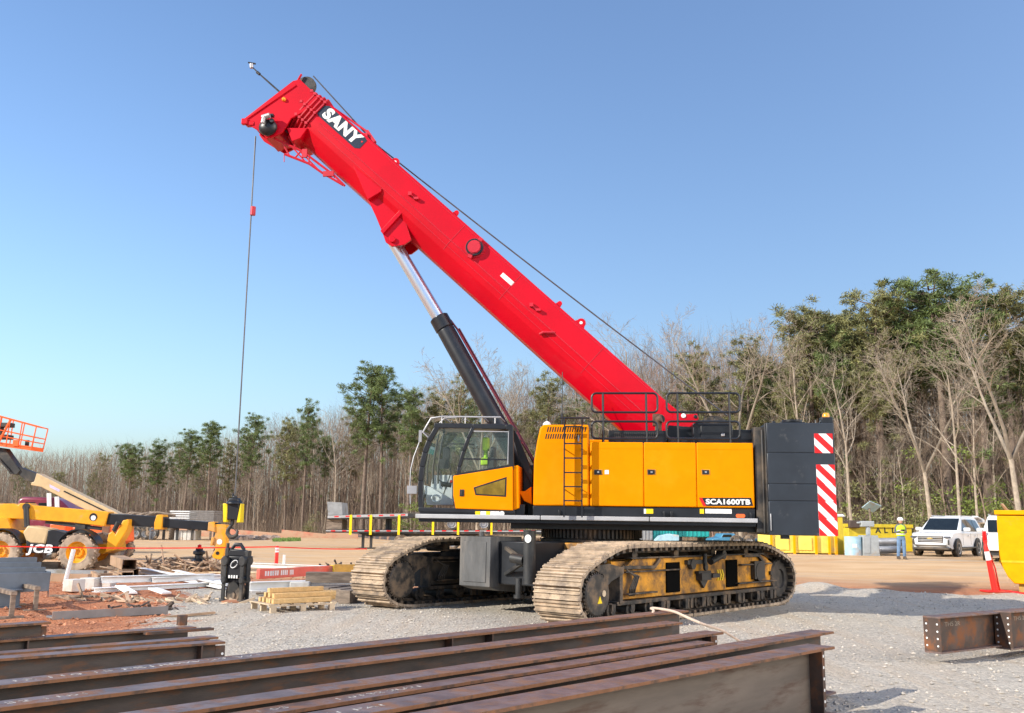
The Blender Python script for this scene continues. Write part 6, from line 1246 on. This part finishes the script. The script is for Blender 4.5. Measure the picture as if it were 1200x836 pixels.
# yellow skip at the right edge
SY = 27.8; p = AT(1188, 693, SY); sk = thing('yellow_skip', 'bright yellow tapered skip cut off by the right photo edge', 'skip', (p.x, p.y, terr(p.x, p.y))); x0s = AT(1166, 600, SY).x; MS = TR(x0s, SY, 0, R(-31)); sx_ = lambda x, y: ((tx(x, y, SY)[0]-x0s)*1.0, tx(x, y, SY)[1])
zg = terr(p.x, p.y)
m = MB(MS); wl = [sx_(1167.5, 604), sx_(1171, 658), sx_(1180, 676), sx_(1187, 684)]; xr = wl[0][0]+3.2
mid = (wl[0][0]+xr)/2; wr = [(2*mid-x, z) for x, z in wl]
m.prism([(x, z) for x, z in wl] + [(x, z) for x, z in reversed(wr)], 0, 1.9, 'xz', 0); bd = m.build('hopper', binyel, sk, bevel=.03)
m = MB(MS); a = sx_(1165, 598); m.box(a[0], 2*mid-a[0], -.06, 1.96, a[1]-.13, a[1]); m.build('rim', binyel, bd, bevel=.02)
m = MB(MS); m.box(wl[1][0]-.008, 2*mid-wl[1][0]+.008, -.012, .0, wl[1][1]-.03, wl[1][1]+.03); m.build('weld_ledge', mk('amber_yellow', (.80, .48, .01), .4), bd)
m = MB(MS); m.box(wl[3][0]+.1, 2*mid-wl[3][0]-.1, .15, .35, zg, wl[3][1]+.1); m.box(wl[3][0]+.1, 2*mid-wl[3][0]-.1, 1.5, 1.7, zg, wl[3][1]+.1); m.build('skid', mk('dull_yellow', (.55, .33, .02), .5, dirt_or_sheen=(.3, .2, .1), damt=.4), sk)  # skid in a duller yellow than the hopper, with brown patches
m = MB(MS); a, b = sx_(1171, 590), sx_(1185, 603); m.beam((a[0], .6, a[1]), (b[0]+.1, .7, b[1]-.3), .3, .04); o = m.build('scrap_board', brownch, None); tag(o, 'brown board sticking out over the rim of the yellow skip', 'board')
# tall red delineator with base
g = GT(1166, 694); t = thing('delineator_post', 'tall red delineator leaning on a flat base beside the yellow skip', 'marker post', g, 0, None); M = TR(g.x, g.y, g.z); Hh = 54/FPX*g.y
m = MB(M); m.prism([(-.32, -.25), (.32, -.25), (.32, .25), (-.32, .25)], 0, .05, 'xy'); m.build('base', dred, t, bevel=.02)
m = MB(M); m.tube([(.02, 0, .05), (-.10, 0, Hh*.6), (-.17, 0, Hh*.93), (-.17, 0, Hh)], [.10, .075, .06, .045], 14); m.tube([(.14, .0, .05), (.05, 0, Hh*.5), (-.12, 0, Hh*.9)], .02, 8); m.lathe([(.001, 0), (.05, 0), (.05, .08), (.001, .1)], (-.17, 0, Hh), 'z', 12); m.build('post', dred, t)
m = MB(M); m.tube([(-.112, 0, Hh*.66), (-.15, 0, Hh*.84)], [.078, .072], 14); m.build('reflector_band', wwht, t)
m = MB(); a = GT(1172, 693); b = GT(1215, 699); m.tube([a+Vector((0, 0, .03)), a.lerp(b, .5)+Vector((0, .1, .03)), b+Vector((0, 0, .02))], .03, 6); o = m.build('fallen_tape', dred, None); tag(o, 'red tape lying on the gravel right of the tall delineator', 'tape')
# bins and drums
QY = 47.0; qx = lambda x, y: tx(x, y, QY); MQ = TR(0, QY, 0, 0)
def zgr(px): x = qx(px, 650)[0]; return terr(x, QY)
t = thing('ribbed_bin', 'pale yellow ribbed roll-off bin under the counterweight', 'bin', (qx(945, 650)[0], QY, zgr(945)))
m = MB(MQ); a, b = qx(902, 626), qx(981, 655); m.box(a[0], b[0], .05, 2.3, zgr(940)+.05, a[1], 0); bw = m.build('tank', binpale, t, bevel=.02)
for px in (904, 931, 956.5, 972, 980): x = qx(px, 640)[0]; m = MB(MQ); m.box(x-.05, x+.05, -.06, .05, zgr(940), a[1]+.02); m.build('rib', binyel, bw)
for px in (917, 944): x = qx(px, 640)[0]; m = MB(MQ); m.prism([(x-.35, .049), (x+.35, .049), (x+.3, .0), (x-.3, .0)], zgr(940)+.2, a[1]-.15, 'xy'); m.build('panel', binpale, bw)
t = thing('tall_bin', 'tall yellow container with white lid right of the counterweight', 'container', (qx(985, 650)[0], QY+.4, zgr(985))); m = MB(MQ); a, b = qx(978, 606), qx(993, 655); m.box(a[0], b[0], .4, 2.0, zgr(985), a[1]); m.build('box', mk('ochre_yellow', (.62, .45, .03), .45, var=.1), t, bevel=.03); m = MB(MQ); a, b = qx(977, 602.5), qx(994, 606); m.prism([(a[0], b[1]+.003), (b[0], b[1]+.003), (b[0]-.1, a[1]), (a[0]+.1, a[1])], .35, 2.05, 'xz'); m.build('lid', white, t, bevel=.04)
LY = 52.0; lx = lambda x, y: tx(x, y, LY); ML = TR(0, LY, 0, 0); t = thing('lettered_dumpster', 'long yellow dumpster with black letters behind the man', 'dumpster', (lx(1030, 640)[0], LY, terr(lx(1030, 640)[0], LY))); m = MB(ML); a, b = lx(994, 615), lx(1070, 648); m.box(a[0], b[0], 0, 2.2, terr(a[0], LY)+.1, a[1]-.1); bw = m.build('tank', mk('mustard_yellow', (.58, .44, .02), .45, var=.12), t, bevel=.02); m = MB(ML); m.box(a[0]-.05, b[0]+.05, -.08, 2.25, a[1]-.12, a[1]+.05); m.build('rim', MATS['mustard_yellow'], bw)
for px, ch in ((1029, 'A'), (1038, 'L'), (1047, 'L')): x, z = lx(px, 622); m = MB(ML); text_mb(m, ch, Matrix.Translation((x, -.003, z)) @ Matrix.Rotation(PI/2, 4, 'X'), .42, .003, bold=.01); m.build('letter', blk, bw, ang=None)
m = MB(ML); a = lx(993, 610); b = lx(1006, 619); m.box(a[0], b[0], -.3, .5, b[1], a[1]); o = m.build('dark_crate', mk('dark_brown', (.07, .045, .035), .6), None, bevel=.05); tag(o, 'dark brown crate on the bins beside the counterweight stripes', 'crate')
for k, (px, w, y, mat_, lab) in enumerate(((995, 19, -.6, bluel, 'pale blue steel drum right of the yellow bins'), (1002, 12, .1, mk('blue_drum', (.16, .27, .36), .5), 'darker blue drum half hidden behind the pale drum'))):
    x = qx(px, 650)[0]; r_ = w/2/FPX*(QY+y)*1.0; m = MB(TR(x, QY+y, terr(x, QY+y))); h = 21/FPX*QY; pr = [(.001, 0), (r_, 0), (r_, h*.32), (r_*1.03, h*.335), (r_, h*.35), (r_, h*.65), (r_*1.03, h*.665), (r_, h*.68), (r_, h), (r_*.95, h), (r_*.95, h-.03), (.001, h-.03)]; m.lathe(pr, n=24)
    o = m.build('drum', mat_, None, loc=Vector((x, QY+y, terr(x, QY+y)))); tag(o, lab, 'drum', 'blue drums'); 
    if k == 0: m = MB(TR(x, QY+y, terr(x, QY+y))); m.box(-.16, .05, -r_-.006, -r_*.93, h*.42, h*.62); WM[o] = TR(x, QY+y, terr(x, QY+y)); m.build('drum_label', sky_blue, o)
x = qx(1013, 650)[0]; zb = terr(x, QY-.6); t = thing('wash_station', 'grey plastic hand wash station between the drums and the pipes', 'wash station', (x, QY-.6, zb)); M = TR(x, QY-.6, zb)
m = MB(M); m.prism([(-.40, 0), (.40, 0), (.34, .95), (-.36, .95)], -.35, .35, 'xz'); m.box(-.36, -.05, -.37, -.35, .1, .85); m.box(.05, .36, -.37, -.35, .1, .85); m.build('tank', plg, t, bevel=.05); m = MB(M); m.box(-.08, .10, -.1, .1, .95, 1.35); m.box(-.34, .28, -.14, .14, 1.35, 1.62); m.box(-.5, -.3, -.1, .1, 1.5, 1.58); m.build('dispenser', plg, t, bevel=.03)
for k, (px, zz) in enumerate(((1038, .20), (1038, .57), (1040, .38))):
    a = qx(1021, 650); b = qx(1068, 650); zb = terr(a[0], QY+.5); m = MB(); m.tube([(a[0], QY+.5+.4*(k == 2)-.2*(k == 0), zb+zz+.05), (b[0], QY+.9+.4*(k == 2), zb+zz+.1)], .19, 18); o = m.build('steel_pipe', mk('galvanised', (.36, .37, .38), .45, metal=.4, var=.15) if k == 0 else MATS['galvanised'], None); tag(o, ('bottom grey pipe of the stack behind the man', 'top grey pipe of the stack behind the man', 'rear grey pipe of the stack behind the man')[k], 'pipe', 'grey pipes stacked behind the man')
m = MB(); x, z = tx(1021, 600, 58); zb = terr(x, 58); m.cyl((x, 58, zb-.1), (x-.1, 58, z+.2), .06, n=10); t = thing('solar_light', 'slim pole with tilted solar panel among the trees above the drums', 'solar light', (x, 58, zb)); m.build('pole', oldw, t); m = MB(); m.cbox((x, 57.9, z+.3), (.9, .04, .7), Matrix.Rotation(.9, 3, 'X') @ Matrix.Rotation(.5, 3, 'Y')); m.build('solar_panel', bluel, t)
# things seen under the deck: teal containers, grey generator, blue pick-up
UY = 56.0; ux_ = lambda x, y: tx(x, y, UY); MUY = TR(0, UY, 0, 0)
def box_thing(name, label, cat, x0, x1, y0, y1, mat_, dy=0, dep=2.4, ribs=0, legs=False):
    a, b = ux_(x0, y0), ux_(x1, y1); zb = terr((a[0]+b[0])/2, UY); t = thing(name, label, cat, ((a[0]+b[0])/2, UY+dy, zb)); z0 = b[1]
    m = MB(MUY); m.box(a[0], b[0], dy, dy+dep, z0, a[1]); w = m.build('shell', mat_, t, bevel=.03)
    m = MB(MUY); n_ = max(3, ribs)
    for k in range(n_): x = a[0]+.1+(b[0]-a[0]-.2)*k/(n_-1); m.box(x-.04, x+.04, dy-.04, dy, z0+.06, a[1]-.06)
    m.build('ribs', mat_, w); m = MB(MUY)
    for x in (a[0]+.2, b[0]-.2): m.box(x-.1, x+.1, dy+.2, dy+dep-.2, zb-.05, z0)
    m.build('bearers', drk, t); return t
box_thing('generator', 'grey generator box visible below the crane deck', 'generator', 741, 765, 612, 634, grey, ribs=6)
box_thing('teal_container', 'long teal container under the crane deck, leftmost of two', 'container', 766, 795, 611, 633, teal, dy=.3, ribs=8); box_thing('teal_container', 'teal container under the crane deck, rightmost of two', 'container', 796, 834, 611, 630, teal, dy=.6, ribs=8)
m = MB(MUY); q = [ux_(766, 633), ux_(771, 628), ux_(782, 625.5), ux_(793, 627), ux_(793, 634), ux_(766, 634)]; m.prism(q, -.8, .1, 'xz'); o = m.build('cab_fairing', bluel, None, bevel=.05); tag(o, 'pale blue curved fairing lying before the teal containers', 'fairing')
t = thing('flatbed_truck', 'blue flatbed truck half hidden by the near crane track', 'truck', (ux_(850, 640)[0], UY-2, terr(ux_(850, 640)[0], UY-2))); m = MB(MUY); m.prism([ux_(826, 637), ux_(826, 631), ux_(836, 629), ux_(838, 625), ux_(852, 625), ux_(853, 630), ux_(905, 632), ux_(905, 637)], -2.0, -.2, 'xz'); m.build('body', bluep, t, bevel=.05); m = MB(MUY); m.prism([ux_(839, 626), ux_(848, 626), ux_(848, 629), ux_(837, 629)], -2.01, -1.9, 'xz'); m.build('window', dgl, t)
for px in (853, 867, 884, 897): x = ux_(px, 632)[0]; t2, r_ = wheel_mb(0, 0, MUY, (x, -2.05, ux_(px, 634)[1]), .36, .3); w = t2.build('wheel', rub, t); r_.build('rim', alu, w)

# ---- white cars
def make_suv():
    t = thing('white_suv', None, 'car'); Lc, Wd = 5.35, 2.05                                     # front at +x
    def yz(x, z):  # half width
        base = 1.0; 
        if x > 2.1: base -= .10*((x-2.1)/.57)**2
        if x < -2.3: base -= .07*((-2.3-x)/.37)**2
        if z > 1.05: base -= .30*((z-1.05)/.88)**1.25
        if z < .55: base -= .05
        return base
    lowp = [(-2.67, .50), (-2.69, .75), (-2.66, 1.05), (-2.60, 1.14), (1.02, 1.14), (1.3, 1.17), (2.2, 1.12), (2.52, 1.06), (2.64, .95), (2.68, .72), (2.66, .48), (2.5, .36), (-2.5, .38)]
    def shell(poly, n=15):
        rings = []
        for k in range(n):
            f = -1 + 2*k/(n-1); g = math.copysign(abs(f)**.55, f) if abs(f) > .001 else 0
            rings.append([(x - .26*max(0, (x-1.7)/.95)*abs(g)**5 + .12*max(0, (-2.0-x)/.7)*abs(g)**5, g*yz(x, z), z) for x, z in poly])
        return rings
    m = MB(); rings = shell(lowp); m.loft(rings, 0)
    body = m.build('body', carw, t, bevel=.03, seg=3, ang=40)
    m = MB(); gp = [(-2.52, 1.13), (-2.45, 1.5), (-2.30, 1.84), (-2.1, 1.91), (-.2, 1.93), (.25, 1.87), (1.28, 1.16), (1.2, 1.12), (-2.4, 1.12)]
    ring = lambda f: [(x, f*(.955 if z < 1.2 else .955-.27*(z-1.2)/.7), z) for x, z in gp]
    m.loft([ring(f) for f in (-1, -.97, -.5, 0, .5, .97, 1)], 0); roof = m.build('roof', carw, t, bevel=.03, seg=3, ang=40)
    # glass set just proud of the body
    def quad(pts, name, mat_, par, th=.008):
        n = (Vector(pts[1])-Vector(pts[0])).cross(Vector(pts[2])-Vector(pts[0])).normalized()*th; k = len(pts); m = MB(); m.add([Vector(p)+n*.5 for p in pts]+[Vector(p)-n*.8 for p in pts], [tuple(range(k)), tuple(range(2*k-1, k-1, -1))]+[(i, i+k, (i+1) % k+k, (i+1) % k) for i in range(k)]); return m.build(name, mat_, par)
    gy = lambda z: .955-.27*(z-1.2)/.7+.004
    quad([(1.16, -.80, 1.245), (1.16, .80, 1.245), (.34, .70, 1.815), (.34, -.70, 1.815)], 'windscreen', dgl, roof)
    for s in (-1, 1):
        for name, pl in (('front_window', [(.86, 1.22), (.12, 1.76), (-.25, 1.78), (-.25, 1.20)]), ('rear_window', [(-.33, 1.20), (-.33, 1.78), (-1.28, 1.78), (-1.30, 1.20)]), ('quarter_window', [(-1.38, 1.20), (-1.36, 1.78), (-2.08, 1.74), (-2.30, 1.22)])):
            quad([(x, s*gy(z), z) for x, z in (pl if s > 0 else pl[::-1])], name, dgl, roof, .012)
        quad([(1.2, s*1.001, .9), (.12+1.08, s*1.0, 1.1), (-2.4, s*.998, 1.08), (-2.4, s*.998, 1.06), (1.18, s*1.001, 1.08)], 'crease', carw, body, .006)
        for x in (.95, -.3, -1.45): m = MB(); m.box(x-.006, x+.006, s*1.0-.004, s*1.0+.003, .55, 1.12); m.build('door_gap', drk, body)
        for x in (.0, -1.15): m = MB(); m.box(x-.12, x+.1, s*1.0-.01, s*1.0+.035, .98, 1.02); m.build('door_handle', carw, body, bevel=.008)
        m = MB(); m.box(.62, .78, s*1.0-(.02 if s > 0 else .28), s*1.0+(.28 if s > 0 else .02), 1.20, 1.38); m.build('wing_mirror', carw, t, bevel=.05, seg=3)
        m = MB(); m.prism([(2.47, .80), (2.60, .80), (2.56, .93), (2.25, .98), (2.25, .94)], s*.93-.06, s*.93+.02, 'xz') if False else m.cbox((2.585, s*.735, .915), (.12, .36, .09), Matrix.Rotation(-s*.30, 3, 'Z')); m.build('headlight', mk('lamp_glass', (.10, .11, .13), .12, coat=.5) if 'lamp_glass' not in MATS else MATS['lamp_glass'], t, bevel=.02)
        m = MB(); m.cbox((2.565, s*.80, .68), (.10, .05, .24)); m.build('fog_lamp', drk, t, bevel=.01)
        m = MB(); m.cbox((-2.66, s*.86, 1.02), (.08, .16, .46)); m.build('tail_light', tailr, t, bevel=.03)
        m = MB(); m.box(-1.5, 1.2, s*.98-.06, s*.98+.05, .40, .46); m.build('side_step', drk, t, bevel=.01)
        for x in (1.68, -1.52):
            m = MB(); m.lathe([(.001, s*.93), (.46, s*.93), (.46, s*1.004), (.001, s*1.004)], (x, 0, .42), 'y', 32); m.build('wheel_arch', drk, body)
            t2, r_ = MB(), MB(); c = (x, s*.878, .40); h = .14
            t2.lathe([(.26, -h), (.37, -h), (.40, -h*.7), (.40, h*.7), (.37, h), (.26, h)], c, 'y', 32, ring=True); r_.lathe([(.001, s*.13), (.06, s*.13), (.07, s*.10), (.20, s*.11), (.255, s*.14), (.265, s*.14), (.265, -s*.1), (.001, -s*.1)], c, 'y', 28)
            w = t2.build('wheel', rub, t); rm = r_.build('rim', alu, w)
            for k in range(6): a = 2*PI*k/6; m = MB(); m.cbox(Vector(c)+Vector((math.cos(a)*.15, s*.122, math.sin(a)*.15)), (.07, .03, .05), Matrix.Rotation(-a, 3, 'Y')); m.build('rim_opening', drk, rm)
    m = MB(); m.box(2.58, 2.685, -.58, .58, .66, .98, 0); gr = m.build('grille', drk, t, bevel=.03)
    for z in (.73, .80, .90, .96): m = MB(); m.box(2.68, 2.70, -.57, .57, z-.012, z+.012); m.build('grille_bar', alu, gr)
    m = MB(); m.box(2.70, 2.715, -.13, .13, .835, .875); m.box(2.70, 2.717, -.07, .07, .82, .89); m.build('emblem', mk('gold_emblem', (.7, .5, .15), .3, metal=.6), gr)
    m = MB(); m.box(2.60, 2.69, -.72, .72, .50, .56); m.build('lower_intake', drk, t, bevel=.01); m = MB(); m.box(2.4, 2.66, -.85, .85, .34, .43); m.build('front_lip', drk, t, bevel=.02)
    m = MB(); m.box(-2.6, 2.4, -.85, .85, .26, .42); m.build('underbody', drk, t)
    m = MB(); m.prism([(-2.50, 1.20), (-2.56, 1.22), (-2.40, 1.72), (-2.34, 1.72)], -.72, .72, 'xz'); m.build('rear_screen', dgl, t)
    m = MB(); m.box(-2.74, -2.62, -.9, .9, .44, .62); m.build('rear_bumper', carw, t, bevel=.03); m = MB(); m.box(-2.715, -2.69, -.26, .26, .80, .94); m.build('number_plate', grey, t)
    for s in (-1, 1): m = MB(); m.beam((-1.9, s*.68, 1.955), (.1, s*.66, 1.955), .04, .04); m.build('roof_bar', alu, roof)
    return t
suv = make_suv(); g = GT(1098, 653); g = AT(1112, 655, 48.2); z = terr(g.x, g.y)
suv.location = (g.x, g.y, z); suv.rotation_euler = (0, 0, math.atan2(-.755, -.656)); tag(suv, 'white sport utility car facing the camera with its tailgate raised behind the man', 'car', 'white cars parked by the woods')
su2 = copy_tree(suv, (AT(1184, 660, 43.0).x, 43.0, terr(AT(1184, 660, 43).x, 43.0)), R(62), 'white sport utility car seen from behind, half hidden by the yellow skip')
M = suv.matrix_basis if False else TR(g.x, g.y, z, math.atan2(-.755, -.656)); WM[suv] = M
m = MB(M @ Matrix.Translation((-2.35, 0, 1.90)) @ Matrix.Rotation(R(-8), 4, 'Y')); m.box(-1.15, 0, -.82, .82, 0, .09); m.box(-1.2, -.8, -.85, .85, -.14, .08); tgt = m.build('raised_tailgate', carw, suv, bevel=.05, seg=3)
# ---- the man in the yellow vest
def skin_body(name, verts, edges, radii, mat_, parent, M, sub=2, root=0):
    me = bpy.data.meshes.new(name); me.from_pydata([M @ Vector(v) for v in verts], edges, []); me.materials.append(mat_); o = bpy.data.objects.new(name, me); COL.objects.link(o)
    sk_ = o.modifiers.new('skin', 'SKIN'); sk_.use_smooth_shade = True
    for i, r_ in enumerate(radii):
        r_ = r_ if isinstance(r_, tuple) else (r_, r_); me.skin_vertices[0].data[i].radius = r_
    me.skin_vertices[0].data[root].use_root = True
    sb = o.modifiers.new('sub', 'SUBSURF'); sb.levels = sub; sb.render_levels = sub
    dg = bpy.context.evaluated_depsgraph_get(); me2 = bpy.data.meshes.new_from_object(o.evaluated_get(dg)); bpy.data.objects.remove(o)
    me2.name = name; me2.polygons.foreach_set('use_smooth', [True]*len(me2.polygons)); me2.transform(WM[parent].inverted()) if parent else None
    o = bpy.data.objects.new(name, me2); COL.objects.link(o); o.parent = parent; WM[o] = WM[parent]; return o
def make_man(px, py, h_px, label, facing, jeans=denim, vest_=True, Y=None):
    g = GT(px, py) if Y is None else AT(px, py, Y)
    if Y is not None: g.z = terr(g.x, g.y)
    t = thing('person', label, 'person', g, facing); s = h_px/FPX*g.y/1.84; M = TR(g.x, g.y, g.z, facing) @ Matrix.Scale(s, 4)      # faces -y
    V = [(0, 0, .96), (0, .01, 1.12), (0, .0, 1.34), (0, .01, 1.47), (0, -.01, 1.53),
         (.09, 0, .90), (.11, -.02, .50), (.12, .03, .10), (-.09, 0, .90), (-.12, -.01, .50), (-.15, .04, .10),
         (.17, .01, 1.42), (.23, .03, 1.14), (.12, -.22, 1.16), (-.17, .01, 1.42), (-.24, .02, 1.15), (-.10, -.24, 1.20)]
    E = [(0, 1), (1, 2), (2, 3), (3, 4), (0, 5), (5, 6), (6, 7), (0, 8), (8, 9), (9, 10), (3, 11), (11, 12), (12, 13), (3, 14), (14, 15), (15, 16)]
    Rd = [(.15, .11), (.145, .105), (.165, .115), (.10, .08), .055, (.095, .095), (.065, .065), (.05, .05), (.095, .095), (.065, .065), (.05, .05), .065, .048, .036, .065, .048, .036]
    skin_body('body', V, E, Rd, shirt, t, M)
    Vj = [(0, 0, .97), (.09, 0, .88), (.11, -.02, .50), (.12, .03, .07), (-.09, 0, .88), (-.12, -.01, .50), (-.15, .04, .07), (0, .0, 1.04)]
    skin_body('jeans', Vj, [(0, 1), (1, 2), (2, 3), (0, 4), (4, 5), (5, 6), (0, 7)], [(.165, .12), (.108, .108), (.078, .08), (.068, .07), (.108, .108), (.078, .08), (.068, .07), (.155, .115)], jeans, t, M)
    m = MB(M)
    def oval(z, a, b, dy=0, n=20): return [(a*math.cos(2*PI*k/n), dy+b*math.sin(2*PI*k/n), z) for k in range(n)]
    m.loft([oval(1.0, .185, .14), oval(1.12, .180, .135), oval(1.25, .195, .142), oval(1.36, .20, .14), oval(1.44, .17, .115), oval(1.49, .085, .075)]); m.build('vest', hivis if vest_ else shirt, t, ang=60)
    if vest_:
        for z0 in (1.06, 1.2): m = MB(M); m.loft([oval(z0, .1885, .1435), oval(z0+.05, .193, .1455)], cap=False); m.build('reflective_band', sky_blue, t, recalc=False)
    # head
    m = MB(M); hc = Vector((.0, -.03, 1.645)); m.sphere(hc, .105, 18, 14, 0, (.82, .98, 1.16)); m.sphere(hc+Vector((0, -.05, -.06)), .06, 12, 8, 0, (.9, .8, .9)); m.add([hc+Vector(v) for v in ((-.016, -.098, .02), (.016, -.098, .02), (0, -.125, -.02), (-.018, -.1, -.028), (.018, -.1, -.028))], [(0, 1, 2), (0, 2, 3), (1, 4, 2), (3, 2, 4)])
    for sx in (-1, 1): m.sphere(hc+Vector((sx*.088, .01, -.01)), .026, 8, 6, 0, (.4, .8, 1.2))
    hd_ = m.build('head', skin, t, ang=60)
    for sx in (-1, 1): m = MB(M); m.sphere(hc+Vector((sx*.034, -.094, .022)), .012, 8, 6); m.build('eye', blk, hd_)
    m = MB(M); m.box(-.025, .025, hc.y-.101, hc.y-.09, hc.z-.062, hc.z-.056); m.build('mouth', redd, hd_)
    m = MB(M); m.lathe([(.125, .03), (.13, .04), (.125, .10), (.09, .155), (.03, .172), (.001, .173)], hc, 'z', 22); m.prism([(x*.12, -.09-.07*math.sqrt(max(0, 1-x*x))) for x in np.linspace(-1, 1, 9)] + [(.12, 0), (-.12, 0)], 1.645+.03, 1.645+.045, 'xy'); m.build('hard_hat', white, t, ang=50)
    # hands holding a phone
    for sx, wr in ((1, (.12, -.22, 1.16)), (-1, (-.10, -.24, 1.20))):
        w = Vector(wr); d = Vector((-sx*.35, -.6, .35)).normalized(); sd = Vector((0, .5, .86)).normalized(); Vh = [w, w+d*.045, w+d*.085]; Eh = [(0, 1), (1, 2)]; Rh = [.03, (.035, .02), (.04, .018)]
        for k in range(4):
            o_ = sd*(.03-.02*k); b = len(Vh); L = (.032, .036, .034, .027)[k]; Vh += [w+d*.09+o_, w+d*(.09+L)+o_, w+d*(.09+L*1.5)+o_+Vector((-sx*.02, .01, 0))]; Eh += [(2, b), (b, b+1), (b+1, b+2)]; Rh += [.0095, .0085, .007]
        b = len(Vh); Vh += [w+d*.04+sd*.035, w+d*.075+sd*.055]; Eh += [(1, b), (b, b+1)]; Rh += [.011, .008]
        skin_body('hand', Vh, Eh, Rh, skin, t, M, 1)
    m = MB(M); m.cbox((.0, -.345, 1.245), (.16, .016, .08), Matrix.Rotation(.5, 3, 'X')); ph = m.build('phone', blk, None, bevel=.004, loc=M @ Vector((.0, -.345, 1.245)))
    for sx, x, y in ((1, .12, .03), (-1, -.15, .04)):
        m = MB(M); m.loft([[(x+a*w_, y+b_, z) for a, b_ in ((-1, .07), (1, .07), (1.05, -.06), (.9, -.16*f-.04), (0, -.2*f-.04), (-.9, -.16*f-.04), (-1.05, -.06))] for z, w_, f in ((0, .048, 1), (.04, .05, 1), (.075, .045, .75), (.12, .042, .1))]); m.build('boot', mk('boot_leather', (.10, .07, .045), .7) if 'boot_leather' not in MATS else MATS['boot_leather'], t, ang=60)
    return t, ph
man, ph = make_man(1057.5, 660.5, 48, 'person in hi-vis yellow vest, white hard hat and blue jeans looking at a phone', R(-6), Y=42.4); tag(ph, 'dark phone held in both hands by the person in the vest', 'phone')
m2, ph2 = make_man(177, 633, 17, 'small distant person in dark clothes standing under the telehandler boom tip', R(40), jeans=shirt, vest_=False, Y=74); tag(ph2, 'tiny phone held by the small distant person', 'phone')
